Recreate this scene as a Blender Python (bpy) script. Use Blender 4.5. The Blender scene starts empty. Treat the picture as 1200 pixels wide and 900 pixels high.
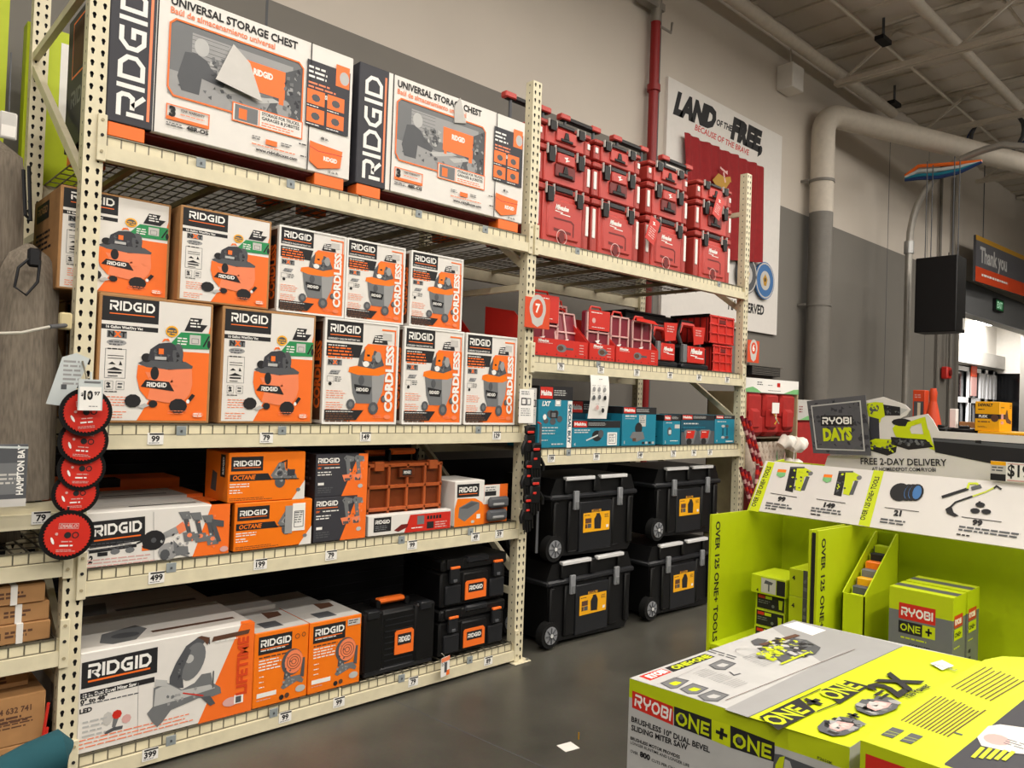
import bpy, math, random
from mathutils import Vector
random.seed(7)
PI = math.pi
SC = bpy.context.scene
COL = SC.collection
# ---------------------------------------------------------------- camera frame
YAW, PITCH, ROLL, FPX, HC = math.radians(47.1228), math.radians(1.10595), math.radians(2.0278), 893.1, 1.71
_F = Vector((math.cos(PITCH)*math.cos(YAW), math.cos(PITCH)*math.sin(YAW), math.sin(PITCH)))
_R0 = Vector((math.sin(YAW), -math.cos(YAW), 0)); _U0 = _R0.cross(_F)
_R = math.cos(ROLL)*_R0 + math.sin(ROLL)*_U0
_U = -math.sin(ROLL)*_R0 + math.cos(ROLL)*_U0
CAM = Vector((0, 0, HC))
def at(px, py, O, n):
    """point of the photo on the plane through O with normal n"""
    d = _F + (px-600)/FPX*_R - (py-450)/FPX*_U
    O = Vector(O); n = Vector(n)
    return CAM + d*((O-CAM).dot(n)/d.dot(n))
def onY(px, py, y): return at(px, py, (0, y, 0), (0, 1, 0))
def onX(px, py, x): return at(px, py, (x, 0, 0), (1, 0, 0))
def onZ(px, py, z): return at(px, py, (0, 0, z), (0, 0, 1))
YF = 3.595            # front plane of the racking
YW = 5.3              # store wall
# ---------------------------------------------------------------- materials
PAL = {  # name: (hex, roughness, metallic, noise amount)
 'cream': ('DDD4B6', .45, 0, .05), 'creamd': ('A89C7C', .5, 0, .05), 'white': ('E4E0DA', .5, 0, .015), 'paper': ('EFEDE8', .7, 0, .01),
 'greyw': ('C4C1BC', .6, 0, .03), 'black': ('17171A', .5, 0, .02), 'ink': ('232224', .6, 0, .02), 'char': ('33333A', .6, 0, .02), 'slate': ('3C3E44', .6, 0, .02),
 'orange': ('F57224', .45, 0, .01), 'orangeb': ('F47A12', .4, 0, .02), 'orangel': ('F2865A', .5, 0, .01), 'red': ('C92A22', .45, 0, .02), 'redb': ('CC2C20', .4, 0, .02),
 'redp': ('BE4038', .45, 0, .02), 'redq': ('A83830', .45, 0, .02), 'darkred': ('6E1512', .5, 0, .03), 'flagred': ('951419', .8, 0, .06), 'green': ('1F8A4E', .5, 0, .01), 'teal': ('1A7F99', .45, 0, .02), 'teald': ('0F4C60', .5, 0, .02),
 'lime': ('BBCB0C', .5, 0, .02), 'limel': ('C6D410', .45, 0, .01), 'yellow': ('F2AE12', .4, 0, .02), 'kraft': ('A87C4E', .75, 0, .06), 'kraftd': ('8C6640', .8, 0, .06),
 'g1': ('9A9A9A', .55, 0, .02), 'g2': ('707274', .55, 0, .02), 'g3': ('505256', .55, 0, .02), 'g4': ('B9B9B7', .55, 0, .03), 'gold': ('B98A22', .6, 0, .03),
 'plastic': ('0D0D0E', .45, 0, .05), 'plastic2': ('202124', .35, 0, .03), 'rubber': ('0C0C0C', .8, 0, .02), 'steel': ('A8A8A6', .35, .8, .03), 'wire': ('7C7768', .4, .6, .03),
 'alu': ('DCDCDC', .35, .1, .02), 'hub': ('8E9094', .4, .2, .02), 'fabric': ('7A7063', .95, 0, .18), 'fabricd': ('4A453E', .95, 0, .1), 'blue': ('3A6EA8', .6, 0, .02), 'blued': ('1E3A6E', .5, 0, .02),
 'skin': ('B98A70', .6, 0, 0), 'duct': ('CBC2B4', .6, 0, .04), 'ductgrey': ('75716A', .5, 0, .04), 'cloth_teal': ('144750', .9, 0, .06), 'knit': ('B5A899', .95, 0, .15), 'furw': ('E2DCD2', .95, 0, .1),
 'redfelt': ('A3201C', .9, 0, .08), 'clearo': ('B0582E', .25, 0, .03), 'clearod': ('6E3216', .3, 0, .03), 'pinkw': ('D9A9A4', .3, 0, .03), 'maroon': ('7E2030', .4, 0, .03), 'sign_grey': ('55555A', .6, 0, .03),
 'redpipe': ('8E1616', .45, 0, .03), 'silver': ('A09C94', .35, .5, .04), 'frost': ('C9D0D0', .3, 0, .01), 'shelfclip': ('8E9698', .4, 0, .02), 'whitew': ('D8D4D0', .5, 0, .01), 'brown': ('5A3A28', .7, 0, .05),
 'cord': ('B8B4A8', .7, 0, .02), 'hivis': ('D6461A', .5, 0, .02), 'ltgreen': ('78B878', .6, 0, .02), 'doorw': ('D9D9DC', .4, 0, .02), 'dkglass': ('08090B', .12, 0, 0), 'bgcream': ('C8B98E', .5, 0, .03)}
MATS = {}
def lin(c): return c/12.92 if c <= .04045 else ((c+.055)/1.055)**2.4
def rgb(h): return tuple(lin(int(h[i:i+2], 16)/255) for i in (0, 2, 4))
def mat(name):
    if name in MATS: return MATS[name]
    h, ro, me, nz = PAL[name]
    m = bpy.data.materials.new(name); m.use_nodes = True; MATS[name] = m
    nt = m.node_tree; b = nt.nodes['Principled BSDF']; c = rgb(h)
    b.inputs['Roughness'].default_value = ro; b.inputs['Specular IOR Level'].default_value = .3 if name in ('plastic', 'plastic2', 'ink', 'black', 'rubber') else .45; b.inputs['Metallic'].default_value = me
    b.inputs['Base Color'].default_value = (*c, 1)
    if nz:
        tc = nt.nodes.new('ShaderNodeTexCoord'); n = nt.nodes.new('ShaderNodeTexNoise'); n.inputs['Scale'].default_value = 14; n.inputs['Detail'].default_value = 4
        mp = nt.nodes.new('ShaderNodeMapping')
        if name.startswith('fabric'): mp.inputs['Scale'].default_value = (9, 9, .6)
        r = nt.nodes.new('ShaderNodeMapRange'); r.inputs['From Min'].default_value = .3; r.inputs['From Max'].default_value = .7
        r.inputs['To Min'].default_value = 1-nz*1.6; r.inputs['To Max'].default_value = 1+nz
        mx = nt.nodes.new('ShaderNodeVectorMath'); mx.operation = 'SCALE'; mx.inputs[0].default_value = c
        nt.links.new(tc.outputs['Object'], mp.inputs[0]); nt.links.new(mp.outputs[0], n.inputs['Vector'])
        nt.links.new(n.outputs['Fac'], r.inputs['Value']); nt.links.new(r.outputs[0], mx.inputs['Scale']); nt.links.new(mx.outputs[0], b.inputs['Base Color'])
    return m
# ---------------------------------------------------------------- text
_TC = {}
def glyphs(s, off=0.0):
    k = (s, off)
    if k in _TC: return _TC[k]
    cu = bpy.data.curves.new('t', 'FONT'); cu.body = s; cu.resolution_u = 2; cu.offset = off; cu.size = 1
    ob = bpy.data.objects.new('t', cu); COL.objects.link(ob)
    dg = bpy.context.evaluated_depsgraph_get(); me = bpy.data.meshes.new_from_object(ob.evaluated_get(dg))
    vs = [(v.co.x, v.co.y) for v in me.vertices]; fs = [tuple(p.vertices) for p in me.polygons]
    bpy.data.objects.remove(ob); bpy.data.curves.remove(cu); bpy.data.meshes.remove(me)
    if not vs: vs = [(0, 0)]
    x0 = min(v[0] for v in vs); vs = [(v[0]-x0, v[1]) for v in vs]
    w = max(v[0] for v in vs); top = max(v[1] for v in vs)
    _TC[k] = (vs, fs, w, top); return _TC[k]
CAPH = glyphs('H')[3]
BL = {  # block letters for the tool lettering: (width, polylines, closed)
 'R': (.9, [([(.1, 0), (.1, .62)], 0), ([(.0, .9), (.72, .9), (.82, .78), (.82, .56), (.72, .42), (.28, .42)], 0), ([(.42, .42), (.84, 0)], 0)]),
 'I': (.2, [([(.1, 0), (.1, 1)], 0)]),
 'D': (.95, [([(.1, .1), (.1, .9), (.6, .9), (.85, .66), (.85, .34), (.6, .1)], 1)]),
 'G': (.95, [([(.88, .9), (.36, .9), (.1, .66), (.1, .34), (.36, .1), (.8, .1), (.8, .48), (.45, .48)], 0)]),
 'Y': (.95, [([(.1, 1), (.1, .66), (.3, .46), (.65, .46), (.85, .66), (.85, 1)], 0), ([(.475, .46), (.475, 0)], 0)]),
 'O': (1.0, [([(.34, .1), (.1, .34), (.1, .66), (.34, .9), (.66, .9), (.9, .66), (.9, .34), (.66, .1)], 1)]),
 'B': (.9, [([(.1, .1), (.1, .9), (.66, .9), (.78, .8), (.78, .62), (.66, .51), (.3, .51)], 0), ([(.66, .51), (.8, .4), (.8, .2), (.68, .1), (.1, .1)], 0)]),
 'N': (.95, [([(.1, 0), (.1, .95), (.85, .05), (.85, 1)], 0)]),
 'E': (.75, [([(.75, .9), (.1, .9), (.1, .1), (.75, .1)], 0), ([(.1, .5), (.68, .5)], 0)]),
 '+': (1.0, [([(.5, .08), (.5, .92)], 0), ([(.08, .5), (.92, .5)], 0)]),
 'X': (.9, [([(.08, 0), (.82, 1)], 0), ([(.08, 1), (.82, 0)], 0)]), 'T': (.9, [([(0, .9), (.9, .9)], 0), ([(.45, .9), (.45, 0)], 0)])}
def strip(pts, w, closed=0):
    n = len(pts); L = []; Rr = []
    for i in range(n):
        p = pts[i]; a = pts[(i-1) % n] if (closed or i > 0) else None; b = pts[(i+1) % n] if (closed or i < n-1) else None
        def nrm(u, v):
            dx, dy = v[0]-u[0], v[1]-u[1]; l = math.hypot(dx, dy) or 1; return (-dy/l, dx/l)
        ns = [nrm(*q) for q in (((a, p) if a else None), ((p, b) if b else None)) if q]
        mx = sum(q[0] for q in ns); my = sum(q[1] for q in ns); l = math.hypot(mx, my) or 1; mx /= l; my /= l
        k = w/2/max(.35, mx*ns[0][0]+my*ns[0][1])
        L.append((p[0]+mx*k, p[1]+my*k)); Rr.append((p[0]-mx*k, p[1]-my*k))
    vs = L+Rr; fs = []
    for i in range(n if closed else n-1):
        j = (i+1) % n; fs.append((i, n+i, n+j, j))
    return vs, fs
class Panel:
    """a printed face: 2D shapes in metres on the plane O, ux, uy"""
    def __init__(s, O, ux, uy): s.O = Vector(O); s.ux = Vector(ux).normalized(); s.uy = Vector(uy); s.uy = (s.uy-s.ux*s.uy.dot(s.ux)).normalized(); s.n = s.ux.cross(s.uy); s.it = []
    def p(s, px, py): d = at(px, py, s.O, s.n)-s.O; return (d.dot(s.ux), d.dot(s.uy))
    def P(s, pts): return [s.p(*q) for q in pts]
    def raw(s, vs, fs, c): s.it.append((vs, fs, c))
    def poly(s, pts, c): s.raw(list(pts), [tuple(range(len(pts)))], c)
    def ppoly(s, pts, c): s.poly(s.P(pts), c)
    def rect(s, x0, y0, x1, y1, c): s.poly([(x0, y0), (x1, y0), (x1, y1), (x0, y1)], c)
    def ell(s, x, y, rx, ry, c, n=18, a0=0, a1=2*PI, rot=0):
        cr, sr = math.cos(rot), math.sin(rot); full = abs(a1-a0-2*PI) < 1e-6
        pts = []
        for i in range(n if full else n+1):
            t = a0+(a1-a0)*i/n; u, v = rx*math.cos(t), ry*math.sin(t); pts.append((x+u*cr-v*sr, y+u*sr+v*cr))
        s.poly(pts, c)
    def ring(s, x, y, r, w, c, n=20): s.raw(*strip([(x+r*math.cos(2*PI*i/n), y+r*math.sin(2*PI*i/n)) for i in range(n)], w, 1), c)
    def line(s, pts, w, c, closed=0): s.raw(*strip(pts, w, closed), c)
    def pline(s, pts, w, c, closed=0): s.line(s.P(pts), w, c, closed)
    def frame(s, x0, y0, x1, y1, w, c): s.line([(x0, y0), (x1, y0), (x1, y1), (x0, y1)], w, c, 1)
    def text(s, t, x, y, h, c, w=None, off=0.02, rot=0, shear=0, al='l'):
        vs, fs, tw, top = glyphs(t, off); k = h/CAPH; kx = (w/tw) if w else k
        W = tw*kx; dx = {'l': 0, 'c': -W/2, 'r': -W}[al]; cr, sr = math.cos(math.radians(rot)), math.sin(math.radians(rot))
        out = []
        for a, b in vs:
            u = a*kx+dx+b*k*shear; v = b*k; out.append((x+u*cr-v*sr, y+u*sr+v*cr))
        s.raw(out, fs, c)
    def block(s, t, x, y, h, c, w=None, st=.2, rot=0, gap=.14, shear=0):
        tot = sum(BL[ch][0]+gap for ch in t)-gap; kx = (w/tot) if w else h
        cr, sr = math.cos(math.radians(rot)), math.sin(math.radians(rot)); ox = 0; V = []; Fs = []
        for ch in t:
            cw, pl = BL[ch]
            for pts, cl in pl:
                vs, fs = strip(pts, st, cl); b = len(V)
                for a, q in vs:
                    u = (ox+a+q*shear)*kx; v = q*h; V.append((x+u*cr-v*sr, y+u*sr+v*cr))
                Fs += [tuple(b+i for i in f) for f in fs]
            ox += cw+gap
        s.raw(V, Fs, c)
    def ptext(s, t, a, b, hpx, c, **k):
        """text whose baseline runs from photo pixel a to b; cap height hpx pixels"""
        A = s.p(*a); B = s.p(*b); Hh = s.p(a[0], a[1]-(hpx if not isinstance(hpx, tuple) else 5)); w = math.hypot(B[0]-A[0], B[1]-A[1]); h = abs(Hh[1]-A[1])
        if isinstance(hpx, tuple): h = math.dist(s.p(*hpx[0]), s.p(*hpx[1]))
        rot = math.degrees(math.atan2(B[1]-A[1], B[0]-A[0]))
        (s.block if k.pop('blk', 0) else s.text)(t, A[0], A[1], h, c, w=w, rot=rot, **k)
    def greek(s, x, y, w, lh, n, c, fill=.45):
        """n lines of print too small to read, from y downwards"""
        V = []; Fs = []
        for i in range(n):
            xx = x; yy = y-i*lh; end = x+w*random.uniform(.75, 1)
            while xx < end:
                ww = min(lh*random.uniform(.8, 2.6), end-xx); b = len(V)
                V += [(xx, yy), (xx+ww, yy), (xx+ww, yy+lh*fill), (xx, yy+lh*fill)]; Fs.append((b, b+1, b+2, b+3)); xx += ww+lh*.35
        if V: s.raw(V, Fs, c)
def mess(P, pts, n, s, cols, seed=1):
    """small irregular printed facets inside an outline, for the detail of a pictured tool"""
    rd = random.Random(seed); xs = [p[0] for p in pts]; ys = [p[1] for p in pts]; G = {}
    def inside(x, y):
        r = False
        for i in range(len(pts)):
            (x1, y1), (x2, y2) = pts[i], pts[i-1]
            if (y1 > y) != (y2 > y) and x < (x2-x1)*(y-y1)/(y2-y1)+x1: r = not r
        return r
    k = 0; tries = 0
    while k < n and tries < n*12:
        tries += 1; x = rd.uniform(min(xs), max(xs)); y = rd.uniform(min(ys), max(ys))
        if not inside(x, y): continue
        c = rd.choice(cols); a0 = rd.uniform(0, 6); m = rd.choice((3, 4, 5)); el = rd.uniform(.4, 1); V, F = G.setdefault((c, k % 3), ([], [])); b = len(V); th = rd.uniform(0, 3)
        for i in range(m):
            a = a0+2*PI*i/m; u, v = s*math.cos(a)*rd.uniform(.6, 1.2), s*el*math.sin(a); V.append((x+u*math.cos(th)-v*math.sin(th), y+u*math.sin(th)+v*math.cos(th)))
        F.append(tuple(range(b, b+m))); k += 1
    for (c, _), (V, F) in G.items(): P.raw(V, F, c)
# ---------------------------------------------------------------- mesh builder
class MB:
    def __init__(s): s.v = []; s.f = []; s.m = []; s.mats = []
    def mi(s, c):
        if c not in s.mats: s.mats.append(c)
        return s.mats.index(c)
    def add(s, vs, fs, c):
        b = len(s.v); s.v += [tuple(v) for v in vs]; k = s.mi(c)
        for f in fs: s.f.append(tuple(b+i for i in f)); s.m.append(k)
        return s
    def box(s, x0, x1, y0, y1, z0, z1, c, bev=0):
        if bev <= 0:
            vs = [(x, y, z) for z in (z0, z1) for y in (y0, y1) for x in (x0, x1)]
            return s.add(vs, [(0, 2, 3, 1), (4, 5, 7, 6), (0, 1, 5, 4), (1, 3, 7, 5), (3, 2, 6, 7), (2, 0, 4, 6)], c)
        r = min(bev, (x1-x0)/2.01, (y1-y0)/2.01, (z1-z0)/2.01)
        vs = []; idx = {}
        for X, sx in ((x0, 1), (x1, -1)):
            for Y, sy in ((y0, 1), (y1, -1)):
                for Z, sz in ((z0, 1), (z1, -1)):
                    for a in range(3):
                        d = [sx*r, sy*r, sz*r]; d[a] = 0; idx[(sx, sy, sz, a)] = len(vs); vs.append((X+d[0], Y+d[1], Z+d[2]))
        fs = []
        for a in range(3):
            o = [i for i in range(3) if i != a]
            for sg in (1, -1):
                q = []
                for t in ((1, 1), (-1, 1), (-1, -1), (1, -1)):
                    k = [0, 0, 0]; k[a] = sg; k[o[0]] = t[0]; k[o[1]] = t[1]; q.append(idx[(*k, a)])
                if (sg == 1) == (a != 1): q = q[::-1]
                fs.append(tuple(q))
        for a in range(3):
            o = [i for i in range(3) if i != a]
            for t in ((1, 1), (1, -1), (-1, 1), (-1, -1)):
                k1 = [0, 0, 0]; k1[a] = 1; k1[o[0]] = t[0]; k1[o[1]] = t[1]; k2 = list(k1); k2[a] = -1
                fs.append((idx[(*k1, o[0])], idx[(*k1, o[1])], idx[(*k2, o[1])], idx[(*k2, o[0])]))
        for k in ((a, b, d) for a in (1, -1) for b in (1, -1) for d in (1, -1)): fs.append((idx[(*k, 0)], idx[(*k, 1)], idx[(*k, 2)]))
        return s.add(vs, fs, c)
    def tube(s, pts, r, c, n=10, r2=None, cap=True):
        P = [Vector(p) for p in pts]; m = len(P); vs = []; fs = []; ref = None
        for i in range(m):
            t = (P[min(i+1, m-1)]-P[max(i-1, 0)]).normalized()
            if ref is None: ref = Vector((0, 0, 1)) if abs(t.z) < .9 else Vector((1, 0, 0))
            a = t.cross(ref).normalized(); b = a.cross(t).normalized(); ref = b
            rr = r[i] if isinstance(r, (list, tuple)) else (r if r2 is None else r+(r2-r)*i/(m-1))
            for k in range(n): vs.append(P[i]+a*rr*math.cos(2*PI*k/n)+b*rr*math.sin(2*PI*k/n))
        for i in range(m-1):
            for k in range(n): l = (k+1) % n; fs.append((i*n+k, i*n+l, (i+1)*n+l, (i+1)*n+k))
        if cap: fs += [tuple(range(n))[::-1], tuple((m-1)*n+k for k in range(n))]
        return s.add(vs, fs, c)
    def cyl(s, a, b, r, c, n=20, r2=None): return s.tube([a, b], r, c, n, r2)
    def prism(s, poly, fn, d0, d1, c):
        """extrude a 2D outline; fn(u, v, d) gives the point"""
        n = len(poly); vs = [fn(u, v, d0) for u, v in poly]+[fn(u, v, d1) for u, v in poly]
        fs = [tuple(range(n))[::-1], tuple(range(n, 2*n))]+[(i, (i+1) % n, n+(i+1) % n, n+i) for i in range(n)]
        return s.add(vs, fs, c)
    def bar(s, a, b, w, h, c):
        a = Vector(a); b = Vector(b); t = (b-a).normalized(); ref = Vector((0, 0, 1)) if abs(t.z) < .95 else Vector((1, 0, 0))
        x = t.cross(ref).normalized()*w/2; y = x.cross(t).normalized()*h/2
        vs = [p+sx*x+sy*y for p in (a, b) for sx, sy in ((1, 1), (-1, 1), (-1, -1), (1, -1))]
        return s.add(vs, [(0, 1, 2, 3), (7, 6, 5, 4), (0, 4, 5, 1), (1, 5, 6, 2), (2, 6, 7, 3), (3, 7, 4, 0)], c)
    def ink(s, pn, loc=(0, 0, 0), base=.0006, eps=.00006):
        O = pn.O-Vector(loc)
        for i, (vs, fs, c) in enumerate(pn.it):
            o = O+pn.n*(base+eps*i); s.add([o+pn.ux*u+pn.uy*v for u, v in vs], fs, c)
        return s
    def mesh(s, name):
        me = bpy.data.meshes.new(name); me.from_pydata([tuple(v) for v in s.v], [], s.f)
        for c in s.mats: me.materials.append(mat(c) if isinstance(c, str) else c)
        me.polygons.foreach_set('material_index', s.m); me.polygons.foreach_set('use_smooth', [True]*len(s.f))
        me.update()
        try: me.set_sharp_from_angle(angle=math.radians(40))
        except Exception: pass
        return me
    def build(s, name, parent=None, label=None, loc=(0, 0, 0), rot=(0, 0, 0)):
        o = bpy.data.objects.new(name, s.mesh(name)); COL.objects.link(o); o.location = loc; o.rotation_euler = rot
        if parent: o.parent = parent
        if label: o['label'] = label
        return o
    def thing(s, name, label, cat, loc=(0, 0, 0), rz=0, group=None, rot=None):
        o = s.build(name, None, None, loc, rot or (0, 0, rz)); return tag(o, label, cat, group)
    def struct(s, name, label=None):
        o = s.build(name); o['kind'] = 'structure'
        if label: o['label'] = label
        return o
def tag(o, label, cat, group=None):
    o['label'] = label; o['category'] = cat
    if group: o['group'] = group
    return o
def thing(name, label, cat, loc=(0, 0, 0), rz=0, group=None, rot=None):
    o = bpy.data.objects.new(name, None); COL.objects.link(o); o.location = loc; o.rotation_euler = rot or (0, 0, rz); o.empty_display_size = .1
    return tag(o, label, cat, group)
def kids(o): return [c for c in bpy.data.objects if c.parent == o]
def dup(o, loc, rz=None, label=None, group=None, parent=None):
    c = o.copy(); COL.objects.link(c)
    if parent: c.parent = parent
    if loc is not None: c.location = loc
    if rz is not None: c.rotation_euler = (0, 0, rz)
    if label: c['label'] = label
    if group: c['group'] = group
    for k in kids(o): dup(k, None, parent=c)
    return c
def front(w, h, d=0): return Panel((-w/2, 0, 0), (1, 0, 0), (0, 0, 1))
def left(w, h, d): return Panel((-w/2, d, 0), (0, -1, 0), (0, 0, 1))
def right(w, h, d): return Panel((w/2, 0, 0), (0, 1, 0), (0, 0, 1))
def topp(w, h, d): return Panel((-w/2, 0, h), (1, 0, 0), (0, 1, 0))
def carton(w, d, h, c, panels=(), bev=.004):
    m = MB(); m.box(-w/2, w/2, 0, d, 0, h, c, bev)
    t = topp(w, h, d); t.line([(.01, d/2), (w-.01, d/2)], .0025, 'ink'); m.ink(t)
    for p in panels: m.ink(p)
    return m
# ================================================================ SETTING
def concrete():
    m = bpy.data.materials.new('polished_concrete'); m.use_nodes = True; nt = m.node_tree; b = nt.nodes['Principled BSDF']
    tc = nt.nodes.new('ShaderNodeTexCoord'); n1 = nt.nodes.new('ShaderNodeTexNoise'); n1.inputs['Scale'].default_value = .9; n1.inputs['Detail'].default_value = 8; n1.inputs['Roughness'].default_value = .65
    r = nt.nodes.new('ShaderNodeValToRGB'); e = r.color_ramp.elements
    e[0].position = .3; e[0].color = (*rgb('3B3A35'), 1); e[1].position = .72; e[1].color = (*rgb('59574F'), 1)
    n2 = nt.nodes.new('ShaderNodeTexNoise'); n2.inputs['Scale'].default_value = 60; n2.inputs['Detail'].default_value = 3
    mx = nt.nodes.new('ShaderNodeMix'); mx.data_type = 'RGBA'; mx.blend_type = 'OVERLAY'; mx.inputs['Factor'].default_value = .25
    nt.links.new(tc.outputs['Object'], n1.inputs['Vector']); nt.links.new(tc.outputs['Object'], n2.inputs['Vector']); nt.links.new(n1.outputs['Fac'], r.inputs[0])
    nt.links.new(r.outputs[0], mx.inputs['A']); nt.links.new(n2.outputs['Color'], mx.inputs['B']); nt.links.new(mx.outputs['Result'], b.inputs['Base Color'])
    mr = nt.nodes.new('ShaderNodeMapRange'); mr.inputs['To Min'].default_value = .25; mr.inputs['To Max'].default_value = .45
    nt.links.new(n1.outputs['Fac'], mr.inputs['Value']); nt.links.new(mr.outputs[0], b.inputs['Roughness']); return m
def wallpaint():
    m = bpy.data.materials.new('two_tone_wall_paint'); m.use_nodes = True; nt = m.node_tree; b = nt.nodes['Principled BSDF']; b.inputs['Roughness'].default_value = .7
    tc = nt.nodes.new('ShaderNodeTexCoord'); sp = nt.nodes.new('ShaderNodeSeparateXYZ'); gt = nt.nodes.new('ShaderNodeMath'); gt.operation = 'GREATER_THAN'; gt.inputs[1].default_value = 4.555
    mx = nt.nodes.new('ShaderNodeMix'); mx.data_type = 'RGBA'; mx.inputs['A'].default_value = (*rgb('76726B'), 1); mx.inputs['B'].default_value = (*rgb('CDC4B8'), 1)
    n = nt.nodes.new('ShaderNodeTexNoise'); n.inputs['Scale'].default_value = .8; n.inputs['Detail'].default_value = 6
    mr = nt.nodes.new('ShaderNodeMapRange'); mr.inputs['To Min'].default_value = .88; mr.inputs['To Max'].default_value = 1.08
    vm = nt.nodes.new('ShaderNodeVectorMath'); vm.operation = 'SCALE'
    nt.links.new(tc.outputs['Object'], sp.inputs[0]); nt.links.new(sp.outputs['Z'], gt.inputs[0]); nt.links.new(gt.outputs[0], mx.inputs['Factor']); nt.links.new(tc.outputs['Object'], n.inputs['Vector'])
    nt.links.new(n.outputs['Fac'], mr.inputs['Value']); nt.links.new(mx.outputs['Result'], vm.inputs[0]); nt.links.new(mr.outputs[0], vm.inputs['Scale']); nt.links.new(vm.outputs[0], b.inputs['Base Color']); return m
def deckmat():
    m = bpy.data.materials.new('roof_deck_paint'); m.use_nodes = True; nt = m.node_tree; b = nt.nodes['Principled BSDF']; b.inputs['Roughness'].default_value = .8
    tc = nt.nodes.new('ShaderNodeTexCoord'); n = nt.nodes.new('ShaderNodeTexNoise'); n.inputs['Scale'].default_value = 1.5; n.inputs['Detail'].default_value = 5
    r = nt.nodes.new('ShaderNodeValToRGB'); e = r.color_ramp.elements; e[0].color = (*rgb('C6BEB3'), 1); e[1].color = (*rgb('D2CABF'), 1)
    nt.links.new(tc.outputs['Object'], n.inputs['Vector']); nt.links.new(n.outputs['Fac'], r.inputs[0]); nt.links.new(r.outputs[0], b.inputs['Base Color']); return m
X0, X1, Y0, ZC = -6, 30, -9, 7.1
fl = MB(); fl.box(X0, X1, Y0, 12.2, -.1, 0, concrete()); fl.struct('floor')
j = MB()
for a, b in ((onZ(500, 838, 0), onZ(640, 900, 0)),):
    d = (b-a).normalized(); j.bar(a-d*1.2+Vector((0, 0, .0002)), b+d*2.5+Vector((0, 0, .0002)), .006, .001, 'g3')
j.bar((X0, 1.2, .0002), (X1, 1.2, .0002), .005, .001, 'g3')
j.struct('trim_1', 'thin saw-cut joint line in the concrete floor')
w = MB(); WP = wallpaint(); DX0, DX1, DZ = 17.42, 23.2, 3.86
w.box(X0, DX0, YW, YW+.25, 0, ZC, WP); w.box(DX1, X1, YW, YW+.25, 0, ZC, WP); w.box(DX0, DX1, YW, YW+.25, DZ, ZC, WP)
for x in (7.05, 13.72, 2.35, 15.6, 17.2): w.box(x, x+.018, YW-.002, YW+.01, 0, ZC, 'g3')   # panel joints
w.struct('wall_back')
h = MB(); h.box(DX0-.15, DX1, YW-.06, YW-.001, DZ, 4.5, 'g2'); h.box(DX0-.16, DX0, YW-.05, YW-.001, 0, DZ, 'ductgrey'); h.struct('trim_2', 'grey painted lintel over the exit doorway')
r = MB(); r.box(X1, X1+.2, Y0, 12.2, 0, ZC, WP); r.struct('wall_right')
# roof deck with corrugations
c = MB(); c.box(X0, X1+.2, Y0, 12.2, ZC, ZC+.1, deckmat())
for k in range(int((X1-X0)/.6)):
    x = X0+.6*k; c.box(x, x+.09, Y0, YW, ZC-.03, ZC+.001, 'duct')
c.struct('ceiling')
# vestibule behind the doorway
YB = 7.0; XR = onY(1167, 430, YB).x; zs0, zs1, zd = 3.5, 3.12, 3.1
v = MB(); v.box(DX0-.2, DX0, YW+.25, YB, 0, 4.4, 'white'); v.box(DX0-.2, XR, YB, YB+.15, zd, 4.4, 'white'); v.box(DX0, XR, YB-.25, YB, zs1, zs0, 'greyw')
v.box(XR, XR+.15, YW+.25, YB+.15, 3.0, 4.4, 'white'); v.box(DX0-.2, XR+.2, YW+.25, YB+.2, 4.4, 4.5, 'whitew'); v.struct('wall_vestibule')
dk = MB(); dk.box(DX0, XR, YB+.06, YB+.1, 0, zd, 'dkglass'); dk.box(XR+.05, XR+.1, YW+.25, YB, 0, 3.0, 'dkglass'); dk.struct('window_1', 'dark night glass of the entrance vestibule')
def slide_door(pa, pb, name, lab, t=.16):
    x0, x1 = onY(pa, 430, YB).x, onY(pb, 430, YB).x; f = MB()
    for a, b, c0, c1 in ((x0, x0+t, 0, 3.05), (x1-t, x1, 0, 3.05), (x0, x1, 2.93, 3.05), (x0, x1, 0, .25), (x0, x1, 2.05, 2.2), (x0, x1, 1.2, 1.32)): f.box(a, b, YB-.04, YB+.02, c0, c1, 'doorw')
    f.struct(name, lab)
slide_door(1112, 1136, 'door_1', 'left white framed sliding glass door'); slide_door(1135, 1150, 'door_2', 'middle white framed sliding glass door with a red notice'); slide_door(1151, 1158, 'door_3', 'narrow white framed glass side panel'); slide_door(1160, 1167, 'door_4', 'white door frame at the vestibule corner', .24)
a_ = onY(1138, 418, YB-.06); b_ = onY(1144, 442, YB-.06)
dp = MB(); dp.box(a_.x, b_.x, YB-.08, YB-.06, b_.z, a_.z-.25, 'hivis'); dp.box(a_.x, b_.x, YB-.08, YB-.06, 2.25, b_.z-.01, 'pinkw'); dp.thing('door_notice', 'red and pale pink notice on the middle glass entrance door', 'notice', (0, 0, 0))
lamp = MB(); q = at(1160, 380, (0, 0, 4.32), (0, 0, 1)); q = Vector((min(q.x, 26), min(max(q.y, 5.9), 6.6), 4.34))
def emis(name, col, s):
    m = bpy.data.materials.new(name); m.use_nodes = True; b = m.node_tree.nodes['Principled BSDF']; b.inputs['Emission Color'].default_value = (*col, 1); b.inputs['Emission Strength'].default_value = s; return m
lamp.box(-.6, .6, -.3, .3, 0, .06, emis('lit_lamp', (1, .97, .9), 20)); lamp.box(-.64, .64, -.34, .34, .03, .06, 'white')
lamp.thing('ceiling_lamp', 'glowing white ceiling lamp inside the entrance vestibule', 'lamp', q)
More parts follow.
